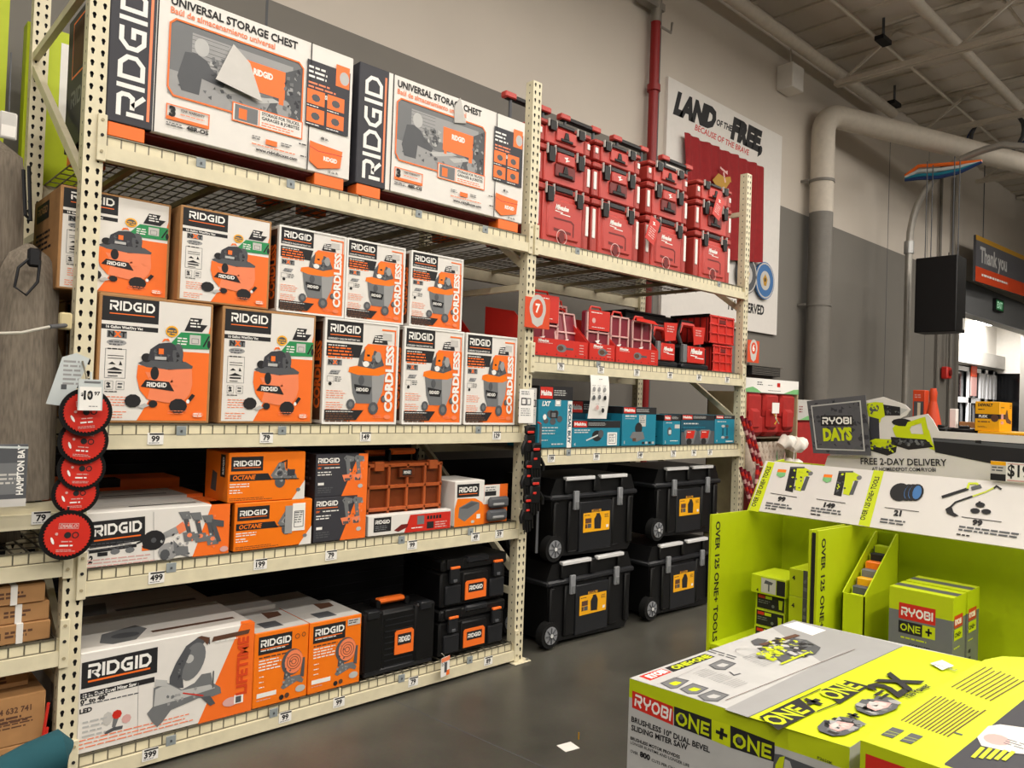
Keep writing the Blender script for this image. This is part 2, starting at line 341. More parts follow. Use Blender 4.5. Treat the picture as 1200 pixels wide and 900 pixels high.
# big rain water pipe, elbow and sloping run
def arc(c, a, b, n=8):  # quadratic bend through corner c from a to b
    a, b, c = Vector(a), Vector(b), Vector(c); return [a*(1-t)**2+c*2*t*(1-t)+b*t*t for t in [i/n for i in range(n+1)]]
PX, PY, PR = 10.72, 5.08, .165
D = (Vector((math.cos(math.radians(-18.5)), math.sin(math.radians(-18.5)), 0)))
top = Vector((PX, PY, 6.02)); L = 6.0
dn = MB(); dn.tube([(PX, PY, 0), (PX, PY, 4.56)], PR, 'ductgrey', 20)
pipe = thing('rain_pipe', 'thick round downpipe standing against the back wall, white above and grey below', 'pipe', (0, 0, 0))
dn.build('lower_length', pipe, 'grey painted lower length')
up = MB(); E0 = top+D*L
pts = [Vector((PX, PY, 4.56)), Vector((PX, PY, 5.6))]+arc(top, (PX, PY, 5.7), top+D*.32)+[E0-D*.35]+arc(E0, E0-D*.32, E0+Vector((0, 0, .32)))+[E0+Vector((0, 0, 1.08))]
up.tube(pts, PR, 'duct', 20); up.build('upper_length', pipe, 'off-white upper length bending out under the roof')
for z in (1.0, 3.2, 5.0): cl = MB(); cl.tube([(PX, PY, z), (PX, PY, z+.04)], PR+.012, 'ductgrey', 20); cl.bar((PX-.2, PY+.1, z+.02), (PX-.2, YW, z+.02), .03, .03, 'ductgrey'); cl.build('bracket', pipe)
rp = MB(); a = onY(870-2, 10, 5.05)
rp.tube([(4.2, 5.02, 6.68), (13.1, 5.02, 6.68)], .08, 'duct', 14); rp.thing('wall_pipe', 'long off-white pipe running along the top of back wall', 'pipe', (0, 0, 0))
# red sprinkler riser
t = thing('sprinkler_riser', 'dark red sprinkler riser pipe on the wall left of the painted banner', 'pipe', (6.83, 5.2, 0))
m = MB(); m.tube([(0, 0, 0), (0, 0, 5.98)], .055, 'redpipe', 14); m.build('riser', t)
for z in (5.2, 4.3, 2.2): m = MB(); m.tube([(0, 0, z), (0, 0, z+.07)], .075, 'redpipe', 14); m.build('coupling', t)
m = MB(); m.tube([(0, 0, 5.98), (0, 0, 6.25)], .06, 'silver', 12); m.box(-.3, .1, -.05, .05, 6.12, 6.2, 'silver'); m.tube([(.0, -.02, 5.95), (.18, -.08, 5.9), (.2, -.08, 6.02)], .015, 'silver', 8); m.build('bracket', t, 'bare metal bracket at the top')
# wall bell box, vent, alarm
q0 = onY(926, 93, YW-.12)
m = MB(); m.box(-.16, .16, -.12, .12, -.17, .17, 'white', .01); m.cyl((0, 0, .17), (0, 0, .42), .012, 'duct'); m.thing('wall_box', 'small white box on upper wall right of the banner', 'box', q0)
m = MB(); m.box(-.38, .38, -.05, .05, -.06, .06, 'black'); m.box(-.46, .46, -.06, .04, .06, .09, 'ductgrey')
for k in range(5): m.box(-.37, .37, -.055, -.04, -.05+k*.022, -.042+k*.022, 'ductgrey')
m.thing('wall_vent', 'dark louvred vent low on the grey wall behind holiday display', 'vent', (9.5, YW-.05, 2.2))
# silver conduit bending to the camera side
cy = 4.72; cx = 13.1
t = thing('bent_conduit', 'tall silver pipe on the wall bending out toward the ceiling', 'pipe', (0, 0, 0))
m = MB(); e1 = onX(1200, 190, cx)
m.tube([(cx, cy, 0), (cx, cy, 4.4)]+arc((cx, cy, 5.75), (cx, cy, 4.4), (cx, cy-1.3, 5.8), 10)+[(cx, 2.6, e1.z+.05), (cx, 0.5, e1.z+.35)], .055, 'silver', 14); m.build('tube', t)
m = MB(); m.tube([(cx, cy, 4.3), (cx, cy, 4.5)], .075, 'steel', 14); m.build('coupling', t)
# speaker / heater box
bx = 12.4; A = onX(1073, 303, bx); B = onX(1120, 388, bx)
m = MB(); dy = (A.y-B.y); m.box(0, .42, -dy, 0, 0, A.z-B.z, 'plastic', .01)
t = thing('hanging_cabinet', 'big black box hung high on the wall beside the silver pipe', 'cabinet', (bx, A.y, B.z)); m.build('housing', t)
m = MB(); m.box(.3, .38, -dy-.006, -dy, .05, .22, 'greyw'); m.build('label', t, 'small pale label on the housing')
for x, y in ((.1, -.1), (.1, -dy+.1), (.34, -.1), (.34, -dy+.1)): m = MB(); m.cyl((x, y, A.z-B.z), (x, y, A.z-B.z+1.5), .008, 'g3', 6); m.build('hanger', t)
# roof joists
def joist(x, lab):
    t = thing('roof_joist', lab, 'joist', (x, 0, 6.5), 0, 'steel joists under the roof'); y0, y1 = -8.5, 5.0
    m = MB(); m.box(-.07, -.01, y0, y1, -.05, .01, 'duct'); m.box(.01, .07, y0, y1, -.05, .01, 'duct'); m.build('bottom_chord', t)
    m = MB(); m.box(-.07, .07, y0, YW-.02, .5, .56, 'duct'); m.build('top_chord', t)
    m = MB(); y = 4.9; s = 0
    while y > y0+.8: m.bar((0, y, 0 if s == 0 else .5), (0, y-.75, .5 if s == 0 else 0), .035, .035, 'duct'); y -= .75; s = 1-s
    m.build('web', t); return t
JL = ['white steel roof joist nearest the painted banner', 'second white steel roof joist, meeting the thick pipe elbow', 'white steel roof joist beyond the thick pipe', 'far white steel roof joist over the exit doorway']
for k, x in enumerate((10.9, 13.9, 17.4, 21.5)): joist(x, JL[k])
for k, (y, z, rr, n) in enumerate(((3.6, 6.86, .07, 'white sprinkler main under the roof, nearest the wall'), (2.2, 6.8, .035, 'thin conduit under the roof deck, second from the wall'), (1.1, 6.85, .09, 'thick white pipe crossing above the roof joists'), (4.4, 6.95, .03, 'thin conduit close under the roof beside the wall'), (0.2, 6.9, .05, 'white pipe under the roof deck near the top right corner'), (2.9, 7.0, .02, 'thinnest conduit on the roof deck between two pipes'))):
    m = MB(); m.tube([(7.5, 0, 0), (29, 0, 0)], rr, 'duct' if k != 1 else 'creamd', 12); m.thing('roof_pipe', n, 'pipe', (0, y, z))
for k, (px, py) in enumerate(((1035, 45), (870, 52), (1048, 120))):
    q = onZ(px, py, 6.8); m = MB(); m.cyl((0, 0, 0), (0, 0, .28), .02, 'g3', 8); m.box(-.14, .14, -.06, .06, -.06, 0, 'black'); m.thing('roof_bracket', ['small dark bracket hanging under the roof near top right', 'dark clamp on the wall pipe left of the roof joist', 'dark bracket above the thick pipe'][k], 'bracket', q)
# hanging hoses near the top right
q = onX(1168, 158, 15.6); m = MB(); m.tube([(0, .42*math.cos(a), .42*math.sin(a)) for a in [2*PI*i/22 for i in range(23)]], .035, 'g3', 8); m.tube([(0.05, .5*math.cos(a), .36*math.sin(a)) for a in [2*PI*i/22 for i in range(23)]], .02, 'blued', 8)
m.cyl((0, .2, .38), (0, .2, 1.4), .01, 'g3', 6); m.thing('cable_coil', 'dark coil of cable hanging under the roof at right', 'cable', q)
q = onX(1100, 202, 13.0); m = MB()
for k, (c0, dz) in enumerate((('orange', .12), ('frost', .04), ('teal', -.03), ('blued', -.08))): m.tube([(0, .5, dz*.3), (0, .3, dz+.04), (0, 0, dz), (0, -.3, dz*.7), (0, -.6, .05)], .03, c0, 8)
m.thing('cable_bundle', 'blue and orange cable bundle slung below the thick pipe', 'cable', q)
# thank-you sign
ys = 4.9; S = Panel(onY(1143, 329, ys), onY(1195.7, 345.7, ys)-onY(1143, 329, ys), (0, 0, 1))
W = S.p(1235, 361)[0]; Ht = .93; m = MB(); m.box(0, W, 0, .04, 0, Ht, 'sign_grey')
t = thing('hanging_sign', 'dark hanging sign reading Thank you above an orange band', 'sign', S.O)
m = MB(); P = Panel((0, 0, 0), S.ux, (0, 0, 1)); UX = P.ux; n = P.n
def sp(u, v, d): return UX*u+Vector((0, 0, v))-n*d
m.prism([(0, 0), (W, 0), (W, Ht), (0, Ht)], sp, 0, .05, 'sign_grey')
P.rect(0, 0, W, .3, 'hivis'); P.rect(0, Ht-.1, W, Ht, 'gold'); P.text('Thank you', .28, .42, .3, 'g4', off=.03); P.greek(.4, .14, 2.2, .1, 1, 'paper'); m.ink(P); m.build('sign_board', t)
for u_ in (.5, W-.5): m = MB(); m.cyl(sp(u_, Ht, .02), sp(u_, Ht+1.6, .02), .01, 'g3', 6); m.build('hanger', t)
q = onY(1170, 358, YW-.1); m = MB(); m.box(-.3, .3, -.03, .03, -.14, .14, 'black'); P = Panel((-.3, -.03, -.14), (1, 0, 0), (0, 0, 1)); EX = emis('exit_green', (.1, .8, .35), .35)
P.rect(.03, .03, .57, .25, 'green'); P.text('EXIT', .1, .07, .14, EX, w=.4, off=.04); m.ink(P); m.thing('exit_sign', 'small green exit sign on lintel above the doorway', 'sign', q)
q = onY(1109, 437, YW-.08); m = MB(); m.box(-.13, .13, -.06, .06, -.12, .12, 'red', .02); m.tube([(0, 0, .12), (0, 0, 2.4)], .02, 'ductgrey', 8); m.cyl((0, -.06, 0), (0, -.09, 0), .06, 'darkred'); m.thing('fire_alarm', 'small red fire alarm on grey wall below black hanging box', 'alarm', q)
for px, zz in ((1106, 6.5), (1098, 6.6)):
    q = onY(px, 440, YW-.05); m = MB(); m.cyl((0, 0, 0), (0, 0, zz), .03, 'ductgrey', 8); m.thing('wall_conduit', 'thin grey conduit running up the wall, %s of two' % ('right' if px == 1106 else 'left'), 'pipe', (q.x+(0.35 if px == 1106 else 0), q.y, 0))
# painted banner board with flag and seals
Pn = Panel((7.18, YW-.04, 2.72), (1, 0, 0), (0, 0, 1)); BW, BH = 2.68, 2.78
t = thing('mural_board', 'white board lettered Land of the Free, fixed high on the wall behind the rack', 'sign', (7.18, YW-.04, 2.72))
m = MB(); m.box(0, BW, 0, .04, 0, BH, 'white'); P = Pn
P.ptext('LAND', (789, 131), (837, 151), 24, 'ink', off=.08, shear=.35); P.ptext('OF THE', (839, 146), (857, 154), 7, 'ink', off=.04, shear=.3); P.ptext('FREE,', (856, 160), (893, 178), 23, 'ink', off=.08, shear=.25)
P.ptext('BECAUSE OF THE BRAVE', (814, 152), (877, 182), 7, 'red', off=.02, shear=.25)
P.ptext('HAVE SERVED', (853, 362), (895, 369), 11, 'ink', off=.04, shear=.1); P.ptext('ALL WHO', (820, 350), (850, 356), 10, 'ink', off=.04, shear=.1) if 0 else None
m.ink(P, Pn.O); m.build('board', t)
fm = MB(); FQ = Panel((7.18, YW-.1, 2.72), (1, 0, 0), (0, 0, 1)); cs = FQ.P([(802, 155), (897, 197), (893, 308), (806, 300)])
NX, NZ = 40, 8; vs = []; cornr = [Vector((u, 0, v)) for u, v in cs]
for i in range(NX+1):
    for k in range(NZ+1):
        a, b = i/NX, k/NZ; pt = (cornr[0]*(1-a)+cornr[1]*a)*(1-b)+(cornr[3]*(1-a)+cornr[2]*a)*b
        vs.append((pt.x, -.018*math.sin(i*1.35)-.012*math.sin(i*.6+k*.3)-.01*b, pt.z))
fs = [(i*(NZ+1)+k, (i+1)*(NZ+1)+k, (i+1)*(NZ+1)+k+1, i*(NZ+1)+k+1) for i in range(NX) for k in range(NZ)]
fm.add(vs, fs, 'flagred'); fl_ = fm.build('flag_cloth', None); fl_.location = FQ.O
tag(fl_, 'dark red flag with a gold emblem, hung on the painted board', 'flag'); fl_.name = 'wall_flag'
EM = Panel((7.18, YW-.16, 2.72), (1, 0, 0), (0, 0, 1)); m = MB()
EM.ppoly([(835, 211), (842, 203), (851, 209), (856, 213), (850, 222), (840, 219)], 'gold'); EM.pline([(844, 196), (846, 198), (852, 203), (852, 200)], .025, 'pinkw'); EM.pline([(848, 202), (850, 214)], .03, 'pinkw'); EM.ppoly([(848, 208), (856, 207), (857, 214)], 'gold')
m.ink(EM, FQ.O); e = m.build('emblem', fl_, 'gold emblem')
for nm, px, py, cc, lab in (('wall_seal', 895, 329, 'blue', 'round blue seal plaque at the lower right of the painted board'), ('wall_seal', 874, 322, 'g3', 'round dark seal plaque half hidden behind the end post')):
    q = onY(px, py, YW-.07); m = MB(); m.cyl((0, 0, 0), (0, -.02, 0), .25, cc, 28); P = Panel((0, -.021, 0), (1, 0, 0), (0, 0, 1)); P.ring(0, 0, .23, .02, 'greyw'); P.ell(0, 0, .13, .13, 'greyw'); P.poly([(-.06, .02), (0, .09), (.06, .02), (.03, -.07), (-.03, -.07)], 'gold'); P.ell(0, .01, .02, .03, 'ink', 8); m.ink(P); m.thing(nm, lab, 'plaque', q)
# ================================================================ PALLET RACK
PXC = (.863, 3.476, 6.17)     # post centres
PW, PD, PH, DP = .078, .07, 3.79, .0508
def tear(cx, cz, w, h):  # teardrop outline, 8 points, starting bottom-left going round counter-clockwise
    return [(cx-w*.22, cz-h*.5), (cx+w*.22, cz-h*.5), (cx+w*.34, cz-h*.12), (cx+w*.5, cz+h*.18), (cx+w*.26, cz+h*.5), (cx-w*.26, cz+h*.5), (cx-w*.5, cz+h*.18), (cx-w*.34, cz-h*.12)]
def punched(m, fn, u0, u1, cols, rows, c, w=.0165, h=.026):
    cw = (u1-u0)/cols
    for r in range(rows):
        for k in range(cols):
            a, b = u0+k*cw, u0+(k+1)*cw; z0, z1 = r*DP, (r+1)*DP; cx, cz = (a+b)/2, (z0+z1)/2; mz = z0+(z1-z0)*.38; mz2 = z0+(z1-z0)*.68
            out = [(a, z0), (b, z0), (b, mz), (b, mz2), (b, z1), (a, z1), (a, mz2), (a, mz)]
            i = tear(cx, cz, w, h); vs = [fn(*p) for p in out]+[fn(*p) for p in i]
            m.add(vs, [(q, (q+1) % 8, 8+(q+1) % 8, 8+q) for q in range(8)], c)
def post_mesh():
    m = MB(); R = int(PH/DP)+1; h = R*DP; a = PW/2
    punched(m, lambda u, z: (u, 0, z), -a, a, 2, R, 'cream')
    punched(m, lambda u, z: (-a, PD*.5-u, z), -PD/2, PD/2, 1, R, 'cream', .009, .013)
    m.add([(a, 0, 0), (a, PD, 0), (a, PD, h), (a, 0, h)], [(0, 1, 2, 3)], 'cream'); m.add([(-a, PD, 0), (a, PD, 0), (a, PD, h), (-a, PD, h)], [(3, 2, 1, 0)], 'cream')
    m.add([(-a, 0, h), (a, 0, h), (a, PD, h), (-a, PD, h)], [(0, 1, 2, 3)], 'cream')
    m.add([(-a+.004, .012, 0), (a-.004, .012, 0), (a-.004, .012, h), (-a+.004, .012, h)], [(0, 1, 2, 3)], 'ink')   # dark sheets stand in for the shade inside the hollow section
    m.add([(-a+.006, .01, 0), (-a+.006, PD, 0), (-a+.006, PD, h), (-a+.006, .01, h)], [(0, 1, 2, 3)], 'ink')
    return m
rack = thing('pallet_rack', 'tall cream steel pallet rack with punched posts and wire shelves filling the wall side', 'rack', (0, 0, 0))
YR = YF+1.22
pm = post_mesh().mesh('post')
def add_mesh(name, me, parent, loc, label=None):
    o = bpy.data.objects.new(name, me); COL.objects.link(o); o.parent = parent; o.location = loc
    if label: o['label'] = label
    return o
bp = MB(); bp.box(-.07, .075, -.05, .1, 0, .008, 'cream', .003); bp.cyl((.055, -.03, .008), (.055, -.03, .02), .01, 'steel', 8); bpm = bp.mesh('base_plate')
for x in PXC:
    for y in (YF, YR-PD):
        p = add_mesh('post', pm, rack, (x, y, 0)); add_mesh('base_plate', bpm, p, (0, 0, 0))
    for z0 in (.45, 1.45, 2.45, 3.45):
        m = MB(); m.bar((x-.02, YF+PD, z0), (x-.02, YR-PD, z0), .03, .04, 'cream'); m.build('brace', rack)
        if z0 < 3: m = MB(); m.bar((x-.02, YF+PD, z0+.15), (x-.02, YR-PD, z0+.93), .03, .045, 'cream'); m.build('brace', rack)
XL = -2.0
def beam(x0, x1, zb, y, back=False):
    m = MB(); zt = zb+.105; s = 1 if not back else -1
    pr = [(0, zb), (0, zt-.045), (.022, zt-.045), (.022, zt), (.05, zt), (.05, zb)]
    m.prism(pr, lambda u, v, d: (d, y-.012*s+u*s, v), x0, x1, 'cream')
    if not back:
        for xc in (x0-.012, x1+.012):
            if xc > XL+.1: m.box(xc-.018 if xc > x0 else xc-.03+.012, xc+.03-.012 if xc > x0 else xc+.018, y-.017, y, zb-.01, zb+.19, 'cream', .002); [m.cyl((xc, y-.017, zb+q), (xc, y-.02, zb+q), .007, 'ink' if q == .1 else 'creamd', 8) for q in (.03, .1, .165)]
    return m.build('beam', rack)
def deckmesh(w):
    m = MB(); d = YR-YF-.03; n = int(w/.055); r = .0028
    for i in range(n+1):
        x = w*i/n; m.box(x-r, x+r, .008, d, -r, r, 'wire'); m.box(x-r, x+r, .006, .0115, -.048, r, 'wire')
    for k in range(11): y = .03+(d-.05)*k/10; m.box(0, w, y-r, y+r, -.008, -.003, 'wire')
    m.box(0, w, .002, .008, -.05, -.045, 'wire'); m.box(0, w, .002, .008, -.004, .002, 'wire')
    for k in range(3): x = w*(k+.5)/3; m.box(x-.015, x+.015, .04, d, -.035, -.009, 'creamd')
    return m.mesh('wire_deck')
BAYS = {0: (XL, PXC[0]-PW/2), 1: (PXC[0]+PW/2, PXC[1]-PW/2), 2: (PXC[1]+PW/2, PXC[2]-PW/2)}
DM = {b: deckmesh((BAYS[b][1]-BAYS[b][0]-.05)/2) for b in BAYS}
LV = {1: (.02, .808, 1.43, 2.672), 2: (1.272, 1.896, 2.672), 0: (.535, .905, 1.112)}
beams = {}
for b, zs in LV.items():
    x0, x1 = BAYS[b]
    for z in zs:
        beams[(b, z)] = beam(x0, x1, z, YF)
        if (b, z) == (0, 1.112): continue
        beam(x0, x1, z, YR, True); w = (x1-x0-.05)/2
        for k in range(2): add_mesh('wire_deck', DM[b], rack, (x0+.015+k*(w+.02), YF+.003, z+.109))
DK = {k: z+.113 for k, z in (('1a', .02), ('1b', .808), ('1c', 1.43), ('1d', 2.672), ('2a', 1.272), ('2b', 1.896), ('2d', 2.672), ('0a', .535), ('0b', .905), ('0c', 1.112))}
def tagmesh(txt):
    m = MB(); m.box(-.034, .034, -.002, 0, -.026, .026, 'paper'); P = Panel((-.034, -.002, -.026), (1, 0, 0), (0, 0, 1))
    P.rect(.008, .043, .068, .05, 'ink'); P.text(txt, .034, .014, .024, 'ink', off=.04, al='c'); P.greek(.006, .006, .05, .006, 1, 'g3'); m.ink(P); return m.mesh('price_tag')
TG = {'0': [(48, 605, '79')], '1c': [(182, 515, '99'), (312, 515, '79'), (428, 513, '149'), (582, 508, '129')], '1b': [(183, 680, '499'), (305, 660, '199'), (388, 645, '79'), (483, 632, '99'), (557, 626, '49'), (585, 622, '59')],
      '1a': [(176, 880, '399'), (334, 838, '99'), (397, 822, '99'), (484, 800, '79'), (572, 775, '89')], '2b': [(657, 428, '79'), (704, 433, '59'), (746, 437, '59'), (785, 440, '49'), (819, 443, '89'), (852, 445, '59')],
      '2a': [(646, 531, '199'), (699, 532, '99'), (750, 531, '149'), (789, 530, '79'), (813, 529, '99'), (832, 528, '69')]}
bz = {'0': (0, 1.112), '1c': (1, 1.43), '1b': (1, .808), '1a': (1, .02), '2b': (2, 1.896), '2a': (2, 1.272)}
for k, L_ in TG.items():
    for px, py, tx in L_:
        q = onY(px, py, YF-.013); add_mesh('price_tag', tagmesh(tx), beams[bz[k]], (q.x, YF-.0135, bz[k][1]+.045), 'white price label')
m = MB(); m.box(-.022, .022, -.006, 0, -.02, .024, 'shelfclip', .002); m.box(-.004, .004, -.009, -.005, -.004, .006, 'g3'); cm = m.mesh('clip')
for px, py, key in ((212, 505, (1, 1.43)), (330, 505, (1, 1.43)), (560, 500, (1, 1.43)), (200, 668, (1, .808)), (470, 628, (1, .808)), (551, 617, (1, .808)), (200, 864, (1, .02)), (320, 835, (1, .02)), (470, 792, (1, .02)), (550, 768, (1, .02)), (235, 190, (1, 2.672)), (340, 217, (1, 2.672)), (490, 252, (1, 2.672)), (568, 270, (1, 2.672)), (676, 297, (2, 2.672)), (842, 333, (2, 2.672)), (701, 418, (2, 1.896)), (666, 519, (2, 1.272))):
    q = onY(px, py, YF-.005); add_mesh('shelf_clip', cm, beams[key], (q.x, YF-.008, key[1]+.078))
# ================================================================ BAY 1 GOODS
BY = YF+.012
def boxloc(x0, x1, z): return ((x0+x1)/2, BY, z)
# ---- storage chest cartons on the top level
def chest(x0, x1, lab, paper):
    z0, z1 = 2.846, 3.505; w = x1-x0; h = z1-z0; d = .72; loc = Vector((x0+w/2, YF, z0))
    t = thing('storage_chest_carton', lab, 'box', loc, 0, 'storage chest cartons on the top level')
    m = MB(); m.box(-w/2, w/2, 0, d, 0, h, 'white', .004); m.box(-w/2-.001, -w/2+.19, -.001, d+.001, 0, h+.001, 'char', .004)
    P = front(w, h); P.block('RIDGID', .15, .035, .115, 'paper', w=h-.09, rot=90, st=.17); P.rect(.162, .035, .174, h-.04, 'orangel')
    P.rect(.19, 0, .196, h, 'ink') if paper else (P.rect(.215, 0, .222, h, 'ink'))
    o = .245
    P.text('UNIVERSAL STORAGE CHEST', o, h-.062, .036, 'ink', w=.62, off=.03); P.text('Baúl de almacenamiento universal', o, h-.102, .028, 'orangel', w=.5, off=.02)
    fr = [(o, .22), (o, h-.15), (o+.025, h-.125), (o+.63, h-.125), (o+.655, h-.15), (o+.655, .185), (o+.025, .185)]
    P.poly(fr, 'g2'); P.rect(o+.1, h-.3, o+.6, h-.16, 'g1'); P.rect(o, .19, o+.63, .3, 'g1')
    for k in range(6): P.rect(o+.1, h-.17-.02*k, o+.27, h-.172-.02*k, 'g3')
    P.poly([(o+.45, .2), (o+.65, .2), (o+.65, h-.15), (o+.56, h-.2)], 'g3'); P.ell(o+.56, .27, .04, .05, 'g1')
    P.ell(o+.145, h-.215, .034, .042, 'g4'); P.poly([(o+.04, .28), (o+.07, .4), (o+.12, h-.25), (o+.17, h-.27), (o+.19, .36), (o+.26, .31), (o+.25, .285), (o+.15, .3), (o+.14, .22), (o+.06, .22)], 'g3')
    P.poly([(o+.24, .285), (o+.4, .32), (o+.44, .31), (o+.27, .265)], 'g4'); P.poly([(o+.38, .28), (o+.5, .31), (o+.54, .3), (o+.42, .262)], 'g4')
    P.rect(o+.33, .32, o+.56, h-.2, 'orange'); P.rect(o+.34, .3, o+.36, .32, 'orange'); P.rect(o+.53, .29, o+.555, .32, 'orange'); P.text('RIDGID', o+.445, .4, .028, 'paper', w=.1, off=.05, al='c')
    mess(P, [(o+.03, .23), (o+.1, .3), (o+.62, .29), (o+.62, .2)], 26, .012, ['g3', 'g2', 'g1'], 2); mess(P, [(o+.56, .22), (o+.56, h-.2), (o+.64, h-.17), (o+.64, .2)], 34, .014, ['g3', 'g2', 'g1', 'char'], 3); mess(P, [(o+.18, .33), (o+.18, .42), (o+.3, .42), (o+.32, .33)], 24, .016, ['g3', 'g2', 'g4'], 7)
    P.line(fr, .008, 'orange', 1)
    P.rect(o+.3, .15, o+.66, .235, 'white'); P.frame(o+.3, .15, o+.66, .235, .006, 'orange'); P.rect(o+.31, .155, o+.425, .23, 'g2'); P.rect(o+.33, .165, o+.37, .215, 'orange'); P.rect(o+.43, .155, o+.434, .23, 'orange')
    P.text('STORAGE FOR TRUCKS,', o+.445, .212, .015, 'ink', w=.2, off=.03); P.text('GARAGES & JOBSITES', o+.445, .19, .015, 'ink', w=.2, off=.03); P.greek(o+.445, .172, .19, .012, 2, 'orangel')
    P.frame(o, .075, o+.19, .14, .005, 'orange'); P.rect(o, .075, o+.19, .088, 'orange'); P.text('3', o+.01, .09, .042, 'ink', off=.06); P.text('YEAR WARRANTY', o+.06, .12, .011, 'ink', w=.11); P.greek(o+.06, .105, .11, .009, 1, 'orangel')
    P.greek(o, .055, .08, .01, 2, 'g3'); P.text('48R-OS', o+.09, .045, .018, 'ink', w=.1, off=.04)
    P.rect(o+.47, .075, o+.53, .1, 'orange'); P.greek(o+.4, .098, .05, .01, 2, 'g2'); P.greek(o+.55, .098, .06, .01, 2, 'g2'); P.greek(o+.4, .06, .24, .011, 1, 'orangel'); P.text('www.ridgidboxes.com', o+.42, .032, .016, 'ink', w=.22, off=.03)
    e = w-.24; P.rect(e-.03, .23, w-.02, h-.09, 'char'); P.rect(e-.012, 0, e-.006, h, 'ink')
    P.greek(e-.02, h-.13, .11, .024, 3, 'paper'); P.greek(e-.02, h-.21, .16, .02, 2, 'orangel'); P.text("WHAT'S INSIDE?", e-.02, h-.27, .02, 'paper', w=.14, off=.04)
    P.rect(w-.105, h-.18, w-.025, h-.065, 'orange'); P.ell(w-.055, h-.13, .028, .035, 'g4')
    for a, b in ((e-.025, .345), (e+.09, .345), (e-.025, .25), (e+.09, .25)): P.rect(a, b, a+.1, b+.075, 'orange'); P.ell(a+.05, b+.035, .025, .02, 'g3', 8); P.greek(a, b-.012, .08, .01, 1, 'paper')
    P.poly([(e+.0, .05), (e+.05, .02), (e+.18, .05), (e+.19, .14), (e+.04, .15), (e, .155)], 'orange'); P.line([(e, .125), (e+.05, .11), (e+.19, .115)], .004, 'redb'); P.text('RIDGID', e+.12, .07, .02, 'paper', w=.08, off=.05, al='c'); P.greek(e-.06, .12, .05, .013, 1, 'ink'); P.greek(e-.05, .06, .04, .013, 1, 'ink'); P.text('48 in.', e+.06, .175, .014, 'ink', off=.03); P.text('15 cu. ft.', e+.11, .012, .012, 'ink', off=.03)
    m.ink(P, base=.0018); Q = left(w, h, d); Q.frame(.1, .35, .6, .62, .01, 'orange'); Q.rect(.12, .37, .35, .6, 'brown'); Q.rect(.4, .4, .55, .5, 'orange'); Q.block('RIDGID', .1, .2, .08, 'g2', w=.4, st=.2); m.ink(Q, base=.0016)
    m.build('carton', t)
    sk = MB(); sk.box(-w/2+.01, -w/2+.16, .003, .1, -.062, 0, 'orange', .003); sk.box(w/2-.2, w/2-.03, .003, .1, -.062, 0, 'orange', .003); sk.box(-w/2+.01, -w/2+.16, d-.12, d-.02, -.062, 0, 'orange'); sk.box(w/2-.2, w/2-.03, d-.12, d-.02, -.062, 0, 'orange')
    sk.box(-w/2+.02, w/2-.02, .03, d-.03, -.012, 0, 'darkred'); sk.build('shipping_foot', t, 'orange shipping feet')
    if paper:
        p = MB(); u = -w/2+.5; ring_ = [(u-.06, .29), (u+.02, .47), (u+.09, .445), (u+.06, .53), (u+.02, .5), (u+.17, .38), (u+.2, .27)]
        p.prism([(u-.05, .31), (u+.035, .51), (u+.12, .445), (u+.18, .27)], lambda a, b, dd: (a, -dd-.02*(b < .35), b), .002, .006, 'greyw'); p.build('torn_wrap', t, 'loose white wrapping scrap')
    else:
        p = MB(); u = .1; p.prism([(u-.03, .5), (u-.03, .6), (u, .655), (u+.03, .6), (u+.06, .52)], lambda a, b, dd: (a-.1+.06, -dd-.012*(b > .6), b), .002, .01, 'greyw'); p.build('torn_wrap', t, 'loose white wrapping scrap')
    return t
chest(.905, 2.095, 'long white and grey storage chest carton on the top level, nearest the left post', True)
chest(2.135, 3.375, 'long white and grey storage chest carton on the top level, beside the middle post', False)
